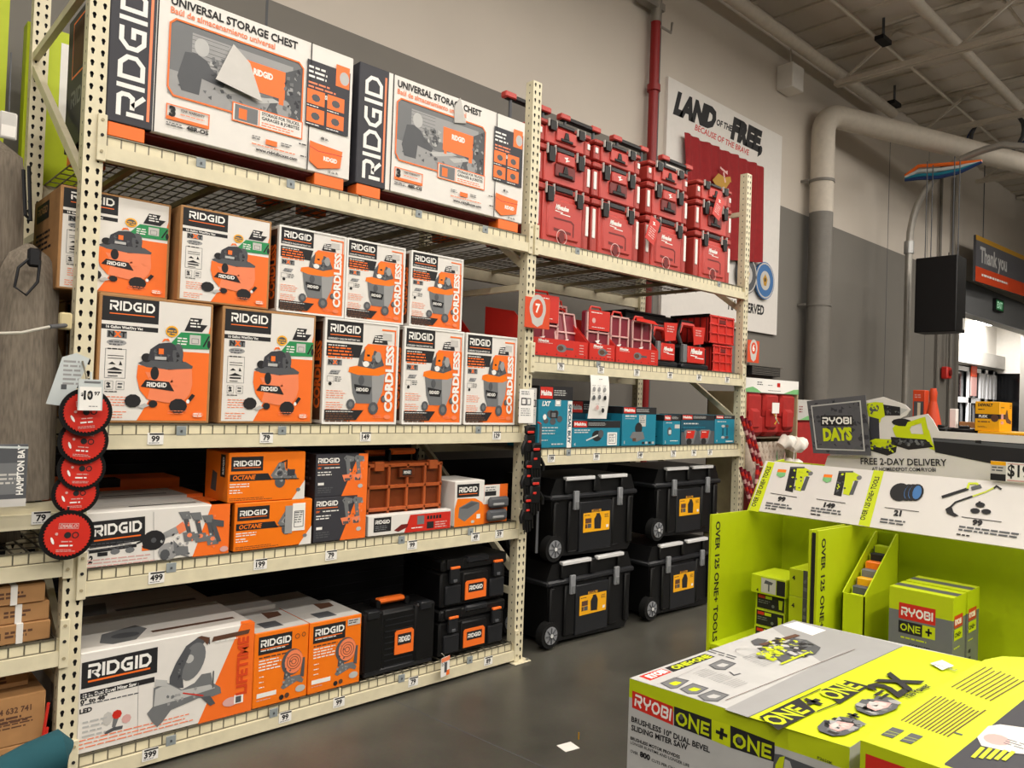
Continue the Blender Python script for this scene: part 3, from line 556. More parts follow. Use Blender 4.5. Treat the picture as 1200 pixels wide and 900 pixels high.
# ---- wet dry vac cartons
def vacA():
    w, h, d = .49, .562, .5; P = front(w, h); i = .012
    P.rect(i, i, w-i, h-i, 'white'); P.poly([(.17, i), (.34, .33), (w-i, .33), (w-i, i)], 'orange')
    P.rect(i, h*.79, w*.5, h-i, 'ink'); P.block('RIDGID', .042, h*.875, .042, 'paper', w=.185); P.rect(.042, h*.845, .227, h*.853, 'orange')
    P.rect(i, h*.725, w*.5, h*.762, 'ink'); P.text('16 Gallon Wet/Dry Vac', .03, h*.735, .011, 'paper', w=.15, off=.03)
    P.rect(.035, h*.66, .115, h*.715, 'g2'); P.text('N', .04, h*.67, .022, 'ink', off=.06); P.text('X', .062, h*.67, .022, 'orange', off=.07); P.text('T', .09, h*.67, .022, 'ink', off=.06)
    P.ell(.075, h*.625, .04, .014, 'g1'); P.greek(.045, h*.625, .06, .012, 2, 'g3')
    P.frame(.032, h*.35, .115, h*.575, .002, 'g2'); P.greek(.04, h*.57, .065, .012, 1, 'ink')
    P.rect(.042, h*.52, .105, h*.525, 'ink'); P.rect(.042, h*.5, .105, h*.505, 'ink'); P.poly([(.045, h*.455), (.06, h*.475), (.075, h*.455)], 'ink'); P.poly([(.088, h*.45), (.093, h*.485), (.102, h*.45)], 'ink'); P.poly([(.04, h*.41), (.07, h*.435), (.107, h*.41)], 'ink'); P.rect(.045, h*.385, .1, h*.398, 'ink'); P.rect(.045, h*.362, .085, h*.368, 'ink')
    for a in (.035, .08): P.frame(a, h*.26, a+.032, h*.325, .0015, 'g2'); P.greek(a+.006, h*.3, .02, .014, 2, 'g3')
    P.text('3', .042, h*.275, .022, 'ink'); P.greek(.035, h*.24, .05, .009, 1, 'ink'); P.greek(.04, h*.2, .09, .012, 4, 'orangel', .3); P.greek(.03, h*.085, .1, .012, 3, 'orangel', .3)
    # accessories flash
    P.poly([(.36, h*.76), (.385, h*.87), (.44, h*.87), (.43, h*.82), (.465, h*.82), (.44, h*.76)], 'ink'); P.greek(.385, h*.845, .05, .014, 3, 'paper'); P.poly([(.47, h*.74), (w-i, h*.82), (w-i, h*.64), (.45, h*.74)], 'orange')
    P.poly([(.3, h*.645), (.345, h*.745), (w-i, h*.75), (w-i, h*.62), (.32, h*.61)], 'green'); P.rect(.385, h*.65, .435, h*.73, 'greyw'); P.frame(.395, h*.66, .425, h*.7, .002, 'g3'); P.poly([(.445, h*.64), (.47, h*.73), (.478, h*.73), (.452, h*.635)], 'ink'); P.ell(.474, h*.66, .008, .02, 'ink', 8); P.greek(.33, h*.69, .045, .013, 3, 'paper')
    P.ell(.305, h*.745, .028, .026, 'yellow', 12); P.ell(.305, h*.745, .022, .018, 'g3', 12); P.greek(.288, h*.745, .035, .011, 2, 'yellow')
    # the vacuum
    P.poly([(.165, h*.46), (.162, h*.36), (.175, h*.27), (.21, h*.19), (.3, h*.165), (.37, h*.185), (.395, h*.24), (.405, h*.32), (.4, h*.46), (.3, h*.43)], 'orangel'); P.poly([(.165, h*.46), (.162, h*.36), (.178, h*.26), (.21, h*.19), (.24, h*.44)], 'orange')
    P.poly([(.165, h*.475), (.2, h*.51), (.37, h*.505), (.405, h*.47), (.4, h*.45), (.3, h*.435), (.2, h*.445)], 'g3'); P.ell(.2, h*.52, .022, .02, 'ink'); P.poly([(.205, h*.5), (.215, h*.59), (.25, h*.64), (.3, h*.655), (.34, h*.62), (.36, h*.5)], 'char'); P.ell(.335, h*.56, .024, .05, 'g3')
    mess(P, [(.21, h*.5), (.22, h*.6), (.26, h*.64), (.33, h*.62), (.355, h*.5)], 26, .011, ['g3', 'char', 'ink'], 3); mess(P, [(.18, h*.44), (.39, h*.44), (.39, h*.3), (.18, h*.3)], 10, .02, ['orangel'], 4)
    P.rect(.25, h*.555, .272, h*.6, 'orange'); P.poly([(.262, h*.65), (.27, h*.68), (.29, h*.685), (.298, h*.66), (.28, h*.67)], 'orange'); P.rect(.235, h*.51, .285, h*.535, 'g4'); P.ell(.237, h*.4, .018, .03, 'ink')
    P.poly([(.18, h*.29), (.2, h*.345), (.3, h*.335), (.325, h*.26)], 'ink'); P.block('RIDGID', .205, h*.29, .02, 'paper', w=.085, st=.24)
    for a, b, r in ((.15, .175, .03), (.235, .155, .017), (.345, .14, .035)): P.ell(a, h*b, r*1.15, r, 'ink', 10)
    P.poly([(.17, h*.13), (.2, h*.16), (.22, h*.14), (.19, h*.115)], 'g4'); P.poly([(.38, h*.18), (.405, h*.245), (.42, h*.23), (.4, h*.18)], 'ink'); P.ell(.388, h*.18, .008, .01, 'paper', 8)
    P.ell(w-.055, .04, .026, .014, 'orangel', 14); P.greek(w-.075, .042, .04, .01, 2, 'paper'); P.greek(.3, .055, .09, .011, 2, 'orangel', .3)
    L = left(w, h, d); L.rect(.06, h*.75, .3, h*.93, 'ink'); L.block('RIDGID', .08, h*.82, .04, 'kraft', w=.19); L.greek(.06, h*.6, .3, .03, 4, 'ink')
    return carton(w, d, h, 'kraft', (P, L)).mesh('carton')
def vacB():
    w, h, d = .455, .562, .48; P = front(w, h); i = .012
    P.poly([(.13, .02), (.2, .12), (.33, .4), (.24, .42), (w-i, .43), (w-i, i), (.13, i)], 'orange'); P.poly([(.24, .42), (.26, .44), (w-i, .44), (w-i, .3), (.2, .3)], 'orange')
    P.rect(i, h*.79, w*.5, h-i, 'ink'); P.block('RIDGID', .032, h*.87, .042, 'paper', w=.18); P.rect(.032, h*.84, .212, h*.848, 'orange'); P.text('CORDLESS 9 GALLON WET/DRY VAC', .02, h*.8, .009, 'paper', w=.19, off=.02)
    P.poly([(i, h*.64), (i, h*.765), (w*.5, h*.765), (w*.46, h*.64)], 'ink'); P.greek(.022, h*.74, .12, .011, 1, 'paper'); P.greek(.022, h*.715, .15, .017, 4, 'orange')
    P.rect(.022, h*.555, .105, h*.61, 'g2'); P.text('N', .028, h*.566, .02, 'ink', off=.06); P.text('X', .05, h*.566, .02, 'orange', off=.07); P.text('T', .076, h*.566, .02, 'ink', off=.06)
    P.poly([(.03, h*.47), (.045, h*.51), (.1, h*.51), (.085, h*.47)], 'g1'); P.greek(.04, h*.49, .045, .01, 2, 'g3'); P.frame(.022, h*.4, .06, h*.45, .0015, 'g3'); P.greek(.066, h*.44, .04, .01, 3, 'g3'); P.ell(.04, h*.38, .01, .01, 'ink', 8); P.greek(.02, h*.31, .12, .012, 4, 'orangel', .3); P.greek(.02, h*.2, .1, .012, 4, 'orangel', .3)
    P.poly([(w-.11, h*.94), (w-i-.006, h*.94), (w-i-.006, h*.75), (w-i-.014, h*.75), (w-i-.014, h*.925), (w-.11, h*.925)], 'orange')
    P.poly([(.285, h*.79), (.3, h*.87), (.34, h*.88), (.375, h*.87), (.385, h*.79)], 'ink'); P.greek(.3, h*.855, .065, .013, 3, 'paper'); P.rect(.34, h*.86, .4, h*.91, 'ltgreen') if 0 else P.rect(.35, h*.83, .41, h*.9, 'greyw')
    # the vacuum
    P.poly([(.16, h*.5), (.175, h*.3), (.2, h*.2), (.33, h*.2), (.36, h*.32), (.375, h*.5)], 'g2'); P.poly([(.29, h*.47), (.3, h*.2), (.33, h*.2), (.36, h*.32), (.375, h*.5)], 'g1')
    P.poly([(.145, h*.5), (.15, h*.545), (.21, h*.57), (.34, h*.565), (.38, h*.54), (.385, h*.505), (.33, h*.475), (.2, h*.475)], 'orangeb'); P.poly([(.2, h*.56), (.21, h*.66), (.24, h*.73), (.31, h*.72), (.345, h*.67), (.365, h*.58), (.3, h*.54)], 'g3'); P.poly([(.235, h*.62), (.245, h*.75), (.285, h*.76), (.3, h*.74), (.285, h*.61)], 'orangeb'); P.rect(.255, h*.66, .272, h*.68, 'ink')
    mess(P, [(.21, h*.57), (.22, h*.7), (.34, h*.66), (.36, h*.57)], 30, .011, ['g3', 'char', 'g1', 'g2'], 6); P.poly([(.235, h*.62), (.245, h*.75), (.285, h*.76), (.295, h*.74), (.28, h*.61)], 'orangeb'); P.rect(.255, h*.66, .272, h*.68, 'ink')
    P.ell(.325, h*.66, .02, .03, 'g1'); P.ell(.25, h*.585, .02, .016, 'paper'); P.ell(.225, h*.425, .018, .026, 'g3'); P.poly([(.185, h*.35), (.182, h*.385), (.29, h*.36), (.28, h*.29), (.2, h*.295)], 'ink'); P.block('RIDGID', .195, h*.318, .018, 'paper', w=.075, st=.24)
    for a, b, r in ((.165, .19, .026), (.305, .155, .032), (.37, .25, .018)): P.ell(a, h*b, r, r*1.1, 'g3', 10); P.ell(a, h*b, r*.5, r*.6, 'g2', 8)
    P.block('E', 0, 0, .001, 'orange') if 0 else P.text('CORDLESS', w-.032, h*.12, .046, 'paper', w=h*.66, off=.05, rot=90)
    P.poly([(i, i+.01), (i, h*.135), (.245, h*.135), (.2, i+.01)], 'ink'); P.greek(.02, h*.115, .19, .008, 1, 'paper'); P.greek(.02, h*.09, .17, .013, 4, 'brown', .6); P.ell(w-.06, .04, .022, .013, 'orangel', 14); P.greek(w-.15, .045, .07, .01, 2, 'orangel')
    P.line([(.005, .005), (w-.005, .005), (w-.005, h-.005), (.005, h-.005)], .011, 'paper', 1)
    L = left(w, h, d); L.rect(.02, .02, d-.02, h-.02, 'brown'); L.rect(.3, .3, .44, .5, 'ink'); L.text('CORDLESS', d-.03, .08, .06, 'orange', w=.36, rot=90, off=.05)
    return carton(w, d, h, 'white', (P, L)).mesh('carton')
def place(me, name, x0, x1, y, z, lab, cat, grp, sx=1, sz=1):
    o = bpy.data.objects.new(name, me); COL.objects.link(o); o.location = ((x0+x1)/2, y, z); o.scale = (sx, 1, sz); return tag(o, lab, cat, grp)
A = vacA(); B = vacB(); zc = DK['1c']
GA = 'corded wet dry vac cartons'; GB = 'cordless wet dry vac cartons'
place(A, 'vacuum_carton', .917, 1.405, BY, zc, 'kraft-edged orange vacuum carton, lower row, nearest the left post', 'box', GA)
place(A, 'vacuum_carton', 1.443, 1.95, BY, zc, 'kraft-edged orange vacuum carton, lower row, second from the left post', 'box', GA)
A2 = 'kraft-edged orange vacuum carton, upper row, %s'
place(A, 'vacuum_carton', .765, 1.216, YF+.075, zc+.566, A2 % 'partly hidden by the left post', 'box', GA, .92, .785)
place(A, 'vacuum_carton', 1.24, 1.68, BY+.006, zc+.566, A2 % 'on top of the second lower carton', 'box', GA, .9, .785)
for k, (a, b) in enumerate(((1.995, 2.46), (2.5, 2.935), (2.955, 3.378))):
    place(B, 'vacuum_carton', a, b, BY, zc, 'white cordless vacuum carton, lower row, %s' % ('left of three', 'middle of three', 'right of three beside the middle post')[k], 'box', GB, (b-a)/.455)
for k, (a, b) in enumerate(((1.722, 2.103), (2.11, 2.487), (2.53, 2.913))):
    place(B, 'vacuum_carton', a, b, BY+.006, zc+.566, 'white cordless vacuum carton, upper row, %s' % ('left of three', 'middle of three', 'right of three')[k], 'box', GB, (b-a)/.455, .775)
for k, (x, z, sz) in enumerate(((1.16, 0, 1), (1.16, .566, .785))):
    place(A, 'vacuum_carton', x-.245, x+.245, BY+.59, zc+z, 'brown side of a vacuum carton standing in the back row, %s' % ('bottom', 'top')[k], 'box', GA, 1, sz)
# ---- level b : combo kits
def world_panel(x0, z0, y): return Panel((x0, y, z0), (1, 0, 0), (0, 0, 1))
zb = DK['1b']; x0, x1 = .903, 1.527; h = 1.158-zb; loc = boxloc(x0, x1, zb); P = world_panel(x0, zb, BY); w = x1-x0
def kit(P, w, h):
    P.poly([(w-.17, 0), (w-.09, h), (w, h), (w, 0)], 'orange'); P.ppoly([(105, 612), (170, 605), (170, 633), (105, 643)], 'ink'); P.ptext('RIDGID', (110, 629), (166, 622), 13, 'paper', blk=1, st=.22); P.pline([(110, 634), (165, 627)], .006, 'orange')
    P.ppoly([(104, 645), (160, 637), (160, 641), (104, 649)], 'ink'); P.greek(.012, h*.42, .19, .012, 3, 'g3', .3); P.ptext('2', (103, 660), (108, 660), 8, 'ink', off=.05); P.rect(.05, h*.2, .09, h*.27, 'ink')
    for a in (.12, .18): P.ell(a, h*.26, .02, .013, 'g2', 8)
    P.rect(.23, h*.22, .27, h*.32, 'orange'); P.ell(.25, h*.3, .02, .012, 'ink', 8); P.greek(.012, h*.13, .3, .014, 3, 'pinkw', .35)
    P.pline([(180, 600), (180, 668)], .002, 'g1')
    P.ppoly([(186, 627), (206, 617), (214, 612), (217, 620), (206, 626), (188, 633)], 'g1'); P.ell(*P.p(180, 633), .05, .045, 'ink', 14); P.ell(*P.p(180, 633), .012, .012, 'g3', 8); P.pline([(160, 637), (176, 630)], .008, 'ink'); P.ppoly([(206, 617), (214, 611), (220, 620), (210, 626)], 'orangel')
    P.ell(*P.p(197, 646), .045, .04, 'g1', 12); P.ell(*P.p(193, 650), .022, .025, 'g3', 10); P.ppoly([(203, 633), (210, 640), (220, 640), (221, 650), (212, 650), (204, 652)], 'g2'); P.pline([(205, 648), (221, 652)], .006, 'g2')
    for k, (px, py) in enumerate(((213, 604), (226, 605), (240, 608))):
        P.ppoly([(px-4, py-4), (px+9, py-5), (px+11, py+4), (px+1, py+5)], 'g2'); P.ppoly([(px+2, py+4), (px+8, py+4), (px+11, py+20), (px+6, py+21)], 'g3'); P.ppoly([(px+1, py+20), (px+15, py+19), (px+16, py+29), (px+3, py+31)], 'g2'); P.ell(*P.p(px+9, py+23), .012, .01, 'orangel', 8)
    mess(P, P.P([(208, 602), (256, 604), (258, 640), (230, 642), (212, 618)]), 16, .007, ['g3', 'g1', 'g4', 'orangel', 'char'], 5); mess(P, P.P([(186, 630), (204, 618), (222, 640), (220, 654), (196, 658)]), 16, .008, ['g3', 'g1', 'g4', 'char'], 6)
    P.ppoly([(248, 608), (262, 610), (262, 617), (253, 616), (259, 634), (254, 635), (248, 616)], 'g3'); P.ell(*P.p(262, 643), .02, .014, 'pinkw', 10)
kit(P, w, h); m = carton(w, .3, h, 'white', ()); m.ink(P, loc); T = topp(w, h, .3); T.poly([(w-.09, 0), (w-.06, .12), (w, .12), (w, 0)], 'orange'); T.rect(.2, .1, .5, .12, 'ink'); m.ink(T)
m.box(w/2-.09, w/2, .001, .29, 0, h+.0006, 'orange')
m.thing('combo_kit_carton', 'wide white carton with an orange corner picturing five cordless tools', 'box', loc)
m = carton(.6, .3, .25, 'greyw'); T = topp(.6, .25, .3); T.rect(.15, .08, .45, .1, 'ink'); m.ink(T); m.box(.22, .3, -.001, .3, .0, .251, 'orange')
m.thing('combo_kit_carton', 'white tool carton standing behind the wide tool kit carton', 'box', (1.215, BY+.315, zb))
m = carton(.6, .25, .3, 'orange'); m.box(-.1, 0, -.002, .1, .26, .302, 'ink'); m.thing('tool_carton', 'orange tool carton deep in the shadow behind the white kits', 'box', (1.22, BY+.66, zb))
def saw_pic(P, cx, cy, s):
    P.ell(cx, cy-.3*s, .3*s, .34*s, 'g3', 14); P.poly([(cx-.55*s, cy+.05*s), (cx-.1*s, cy+.75*s), (cx+.2*s, cy+.8*s), (cx+.3*s, cy+.3*s), (cx+.9*s, cy+.1*s), (cx+1.0*s, cy-.15*s), (cx-.3*s, cy-.2*s)], 'g2'); P.poly([(cx-.35*s, cy+.1*s), (cx-.05*s, cy+.5*s), (cx+.2*s, cy+.2*s), (cx+.1*s, cy-.1*s)], 'g1'); P.ell(cx-.02*s, cy+.15*s, .18*s, .18*s, 'g3', 10)
    mess(P, [(cx-.5*s, cy), (cx, cy+.7*s), (cx+.9*s, cy), (cx, cy-.4*s)], 24, .09*s, ['g3', 'g1', 'g2', 'char'], 5)
    P.rect(cx+.4*s, cy, cx+.85*s, cy+.35*s, 'char'); P.line([(cx-.7*s, cy-.12*s), (cx+1.1*s, cy-.18*s)], .05*s, 'ink'); P.line([(cx+.05*s, cy+.75*s), (cx+.35*s, cy+.85*s), (cx+.35*s, cy+.4*s)], .07*s, 'ink')
def octane(w, h, d, sticker):
    P = front(w, h); P.poly([(w*.83, 0), (w, h*.4), (w, 0)], 'white'); P.rect(w*.03, h*.63, w*.43, h*.92, 'ink'); P.block('RIDGID', w*.06, h*.73, h*.11, 'paper', w=w*.34, st=.22); P.rect(w*.06, h*.69, w*.4, h*.705, 'orange')
    P.poly([(w*.02, h*.43), (w*.02, h*.57), (w*.5, h*.57), (w*.55, h*.43)], 'ink'); P.text('OCTANE', w*.05, h*.46, h*.085, 'orangeb', w=w*.28, off=.03, shear=.2); P.greek(w*.02, h*.36, w*.3, h*.05, 2, 'paper', .4); P.greek(w*.02, h*.24, w*.16, h*.05, 2, 'paper', .4); P.greek(w*.02, h*.08, w*.55, h*.035, 2, 'brown', .3)
    saw_pic(P, w*.66, h*.5, h*.38); P.ell(w*.91, h*.2, w*.03, h*.04, 'g2', 8)
    L = left(w, h, d); L.rect(d-.1, h*.5, d-.04, h*.95, 'ink'); L.text('RIDGID', d-.055, h*.55, .02, 'paper', w=h*.35, rot=90, off=.04); L.poly([(.08, h*.2), (.1, h*.6), (.16, h*.55), (.15, h*.18)], 'g3')
    L2 = MB(); m = carton(w, d, h, 'orangeb', (P, L)); m.mats  # printed orange carton
    return m
m = octane(.4, .243, .3, 0); o = m.thing('saw_carton', 'orange reciprocating saw carton stacked on top of another, left shelf', 'box', (1.715, BY+.005, zb+.236), math.radians(-1))
m = octane(.41, .234, .3, 1); o2 = m.thing('saw_carton', 'orange saw carton with a white label, bottom of the stack', 'box', (1.757, BY, zb), 0)
sm = MB(); sm.box(-.035, .035, -.003, -.001, 0, .14, 'paper'); sm.box(-.075, -.035, -.003, -.001, -.01, .13, 'g1')
Pq = Panel((-.035, -.0035, 0), (1, 0, 0), (0, 0, 1)); Pq.frame(.01, .02, .06, .1, .003, 'g3'); Pq.greek(.012, .09, .045, .012, 5, 'g2'); sm.ink(Pq); s_ = sm.build('label', o2, 'white folded label', (.13, 0, .075))
def black_kit(lab, z, h):
    w = .315; P = front(w, h); P.poly([(w*.5, 0), (w*.82, h), (w, h), (w, 0)], 'orange'); P.block('RIDGID', w*.04, h*.8, h*.11, 'paper', w=w*.4, st=.22); P.rect(w*.04, h*.75, w*.44, h*.765, 'orange'); P.text('18V', w*.04, h*.66, h*.04, 'orange', off=.04); P.greek(w*.16, h*.67, w*.35, h*.05, 1, 'paper'); P.greek(w*.04, h*.57, w*.3, h*.06, 2, 'paper', .4); P.rect(w*.05, h*.28, w*.16, h*.34, 'paper'); P.greek(w*.05, h*.2, w*.3, h*.05, 3, 'g3', .5)
    for a in (.0, .2): P.poly([(w*(.52+a), h*.9), (w*(.57+a), h*.97), (w*(.72+a), h*.93), (w*(.72+a), h*.83), (w*(.64+a), h*.8), (w*(.67+a), h*.5), (w*(.6+a), h*.5), (w*(.56+a), h*.82)], 'g2'); P.poly([(w*(.5+a), h*.5), (w*(.68+a), h*.52), (w*(.7+a), h*.4), (w*(.55+a), h*.34)], 'orangel'); P.rect(w*(.55+a), h*.36, w*(.66+a), h*.42, 'g3')
    mess(P, [(w*.54, h*.95), (w*.95, h*.92), (w*.9, h*.38), (w*.6, h*.38)], 20, .008, ['g3', 'g1', 'orangel', 'char'], 7)
    P.ell(w*.86, h*.22, w*.05, h*.05, 'g4', 10)
    L = left(w, h, .28); L.rect(.14, .0, .28, h, 'ink'); L.greek(.04, h*.8, .2, .03, 5, 'g3')
    carton(w, .28, h, 'char', (P, L)).thing('drill_kit_carton', lab, 'box', (2.131, BY, z), 0, 'black drill and driver kit cartons')
black_kit('black and orange drill kit carton, top of the stack of two', zb+.236, .225); black_kit('black and orange drill kit carton, bottom of the stack of two', zb, .236)
# clear organiser cases
def organiser(lab, loc, sc=1):
    t = thing('parts_organiser', lab, 'case', loc, 0); w, h, d = .53*sc, .4*sc, .11
    m = MB(); m.box(-w/2, w/2, .02, d, 0, h, 'clearod', .015); m.build('tray', t)
    m = MB(); fr = .022
    for x in (-w/2, -w*.24, 0.0, w*.24, w/2-fr): m.box(x, x+fr*.8, 0, .025, .01, h-.01, 'clearo', .004)
    for z in (0, h*.3, h*.62, h-.03): m.box(-w/2, w/2, 0, .025, z, z+.022, 'clearo', .004)
    m.build('lid', t, 'clear orange lid with dividers')
    m = MB(); m.box(-w*.2, -w*.17, .03, .08, h, h+.07, 'plastic', .006); m.box(w*.17, w*.2, .03, .08, h, h+.07, 'plastic', .006); m.box(-w*.17, w*.17, .03, .08, h+.04, h+.075, 'orange', .012); m.build('handle', t, 'orange carry handle')
    m = MB(); m.box(-w*.42, -w*.3, -.008, .03, h-.05, h+.005, 'clearo', .004); m.build('latch', t); m = MB(); m.box(w*.3, w*.42, -.008, .03, h-.05, h+.005, 'clearo', .004); m.build('latch', t)
    m = MB(); m.box(-w*.1, w*.1, -.004, .02, h-.09, h-.035, 'clearod', .003); P = Panel((-w*.1, -.004, h-.09), (1, 0, 0), (0, 0, 1)); P.rect(.02, .01, w*.2-.02, .045, 'ink'); P.block('RIDGID', .028, .02, .016, 'paper', w=w*.2-.056, st=.24); m.ink(P); m.build('badge', t)
organiser('clear orange parts organiser standing behind the low white blade box', (2.6, BY+.07, zb)); organiser('second clear orange parts organiser, behind the first', (2.57, BY+.3, zb), .93)
m = MB(); w, h = .58, .1; m.box(-w/2, w/2, 0, .06, 0, h+.012, 'white', .003); P = front(w, h+.01); P.rect(.035, .02, .15, .1, 'ink'); P.block('RIDGID', .045, .065, .02, 'paper', w=.095, st=.23); P.greek(.045, .05, .09, .01, 3, 'g2'); P.poly([(.24, .0), (.28, h), (w-.005, h), (w-.005, 0)], 'redb'); P.poly([(.17, .02), (.22, .05), (.27, .05), (.26, .03), (.2, .01)], 'darkred'); P.rect(.33, .04, .38, .09, 'g2')
for k in range(5): P.rect(.4+.022*k, .065, .416+.022*k, .085, 'ink')
P.rect(.4, .01, .45, .05, 'ink'); P.greek(.46, .04, .1, .014, 3, 'pinkw'); P.greek(.29, .02, .09, .012, 1, 'paper'); m.ink(P); m.thing('blade_set_box', 'low white and red box lying in front of the clear orange organiser', 'box', (2.597, BY, zb))
w, h = .235, .275; P = front(w, h); P.poly([(0, 0), (0, h*.4), (.02, h*.62), (.16, h*.6), (w-.02, h*.5), (w, h*.42), (w, 0)], 'orangeb'); P.rect(.015, h*.64, w-.045, h*.93, 'ink'); P.block('RIDGID', .03, h*.75, .032, 'paper', w=w-.09, st=.22); P.rect(.03, h*.7, w-.06, h*.715, 'orange'); P.poly([(.03, h*.2), (.035, h*.42), (.13, h*.55), (.195, h*.5), (.195, h*.35), (.08, h*.1)], 'g2'); P.poly([(.04, h*.4), (.13, h*.52), (.19, h*.49), (.1, h*.38)], 'g3'); P.rect(w-.06, h*.14, w-.03, h*.24, 'paper'); P.ell(w-.09, h*.08, .015, .01, 'greyw', 8)
carton(w, .3, h, 'white', (P,)).thing('radio_carton', 'white and orange carton picturing a grey tool bag, beside the organiser', 'box', (3.03, BY, zb))
t = thing('battery_pack_blister', 'blister pack with two grey tool batteries next to the post', 'package', (3.255, BY, zb)); m = MB(); m.box(-.1, .1, .012, .02, 0, .24, 'orange'); P = Panel((-.1, .011, 0), (1, 0, 0), (0, 0, 1)); P.rect(0, .12, .13, .24, 'white'); P.rect(.005, .17, .1, .2, 'ink'); P.greek(.01, .22, .1, .015, 2, 'g2'); m.ink(P); m.build('backing_card', t)
for k in range(2): m = MB(); m.box(-.09+.01*k, .075+.01*k, -.03, .01, .015+.08*k, .085+.08*k, 'g3', .015); m.box(-.06, .04, -.034, -.02, .03+.08*k, .05+.08*k, 'g1', .006); m.build('battery', t)
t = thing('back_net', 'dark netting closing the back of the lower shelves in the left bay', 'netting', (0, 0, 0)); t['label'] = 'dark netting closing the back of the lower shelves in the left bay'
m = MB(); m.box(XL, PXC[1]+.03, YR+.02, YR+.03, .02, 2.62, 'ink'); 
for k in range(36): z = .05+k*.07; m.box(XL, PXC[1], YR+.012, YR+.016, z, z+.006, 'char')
m.box(PXC[1]+.04, PXC[2]+.03, YR+.02, YR+.03, .0, 1.2, 'ink'); m.build('net_and_shade', t)  # plain dark sheet added behind the chests in place of deep shade
# ---- level a
za = DK['1a']; x0, x1 = .905, 1.675; w = x1-x0; h = .563-za; loc = boxloc(x0, x1, za); P = world_panel(x0, za, BY)
P.poly([(w-.26, 0), (w-.07, h), (w, h), (w, 0)], 'orange')
P.ppoly([(96, 777), (185, 758), (184, 788), (95, 808)], 'ink'); P.ptext('RIDGID', (103, 795), (177, 780), 16, 'paper', blk=1, st=.22); P.pline([(103, 799), (176, 783)], .008, 'orange')
P.ppoly([(94, 813), (181, 793), (181, 799), (94, 820)], 'ink'); P.ptext('12 in. Dual Bevel Miter Saw', (97, 818), (160, 803), 4, 'paper', off=.03); P.ptext("0° to 48°", (94, 826), (126, 818), 5, 'ink', off=.05); P.greek(.01, h*.57, .15, .012, 1, 'g3', .4); P.ptext('LED', (93, 837), (108, 833), 5, 'ink', off=.05); P.greek(.01, h*.48, .25, .012, 1, 'g3', .4)
P.pline([(162, 800), (161, 860)], .002, 'g1'); P.ppoly([(122, 858), (133, 852), (144, 850), (143, 854), (134, 856), (123, 861)], 'g3'); P.ppoly([(131, 852), (133, 840), (137, 835), (139, 841), (135, 852)], 'g2'); P.ell(*P.p(137, 837), .02, .02, 'redb', 8); P.ell(*P.p(148, 842), .02, .02, 'pinkw', 8); P.ell(*P.p(126, 842), .02, .03, 'greyw', 8)
P.greek(.01, h*.13, .5, .016, 3, 'orangel', .3); P.greek(.02, h*.3, .1, .02, 4, 'g4', .4)
P.ppoly([(198, 806), (199, 793), (206, 777), (218, 757), (233, 746), (246, 749), (246, 755), (240, 752), (226, 770), (214, 795), (215, 806)], 'g3'); P.ppoly([(231, 747), (236, 745), (246, 747), (243, 756), (238, 750)], 'brown')
P.ell(*P.p(226, 775), .053, .088, 'g2', 20, rot=-.35); P.ell(*P.p(222, 772), .02, .02, 'g4', 10); P.ppoly([(206, 777), (218, 757), (224, 762), (214, 785), (212, 800), (200, 802)], 'g3')
P.ppoly([(180, 806), (196, 800), (213, 808), (228, 800), (236, 790), (247, 788), (249, 800), (258, 805), (259, 812), (249, 816), (232, 818), (214, 826), (200, 832), (190, 846), (184, 852), (178, 846), (172, 836), (179, 828)], 'g2'); P.ppoly([(182, 808), (196, 801), (212, 809), (246, 802), (252, 806), (215, 818), (180, 828)], 'g4'); mess(P, P.P([(178, 830), (196, 810), (246, 804), (256, 810), (214, 824), (188, 846)]), 14, .01, ['g2', 'g1'], 3); mess(P, P.P([(204, 800), (206, 780), (220, 758), (226, 764), (214, 795)]), 10, .008, ['g3', 'char', 'g2'], 4); P.pline([(214, 812), (238, 815)], .006, 'redb'); P.pline([(250, 786), (249, 806)], .006, 'g3'); P.ppoly([(235, 817), (246, 815), (252, 824), (246, 827)], 'g3'); P.ppoly([(182, 796), (196, 797), (195, 804), (181, 804)], 'g4')
P.ppoly([(250, 746), (293, 737), (291, 742), (248, 752)], 'brown'); P.greek(P.p(252, 748)[0], h*.855, .14, .012, 1, 'paper', .6); P.ell(*P.p(270, 822), .04, .022, 'pinkw', 12); P.rect(w-.09, h*.12, w-.045, h*.22, 'paper'); P.rect(w-.083, h*.13, w-.055, h*.2, 'g3'); P.ptext('LIFETIME', (288, 822), (291, 744), -5, 'redb', off=.03) if 0 else P.text('LIFETIME', w-.03, .09, .05, 'hivis', w=.28, rot=90, off=.04)
T = topp(w, h, .45); T.rect(.33, .12, .72, .15, 'brown'); T.poly([(.1, .1), (.14, .22), (.3, .28), (.33, .2), (.24, .06), (.14, .05)], 'g2'); T.ell(.22, .15, .06, .04, 'g3'); T.poly([(w-.07, 0), (w-.05, .05), (w, .05), (w, 0)], 'orange')
m = MB(); m.box(-w/2, w/2, 0, .45, 0, h, 'white', .004); m.ink(T); m.ink(P, loc); m.thing('miter_saw_carton', 'large white and orange carton picturing a miter saw, bottom left shelf', 'box', loc)
m = carton(.77, .45, .43, 'greyw'); T = topp(.77, .43, .45); T.rect(.3, .1, .7, .14, 'g3'); T.poly([(.06, .1), (.12, .3), (.3, .3), (.25, .08)], 'g2'); m.ink(T); m.thing('miter_saw_carton', 'second miter saw carton in the shadow behind the front one', 'box', (1.29, BY+.47, za))
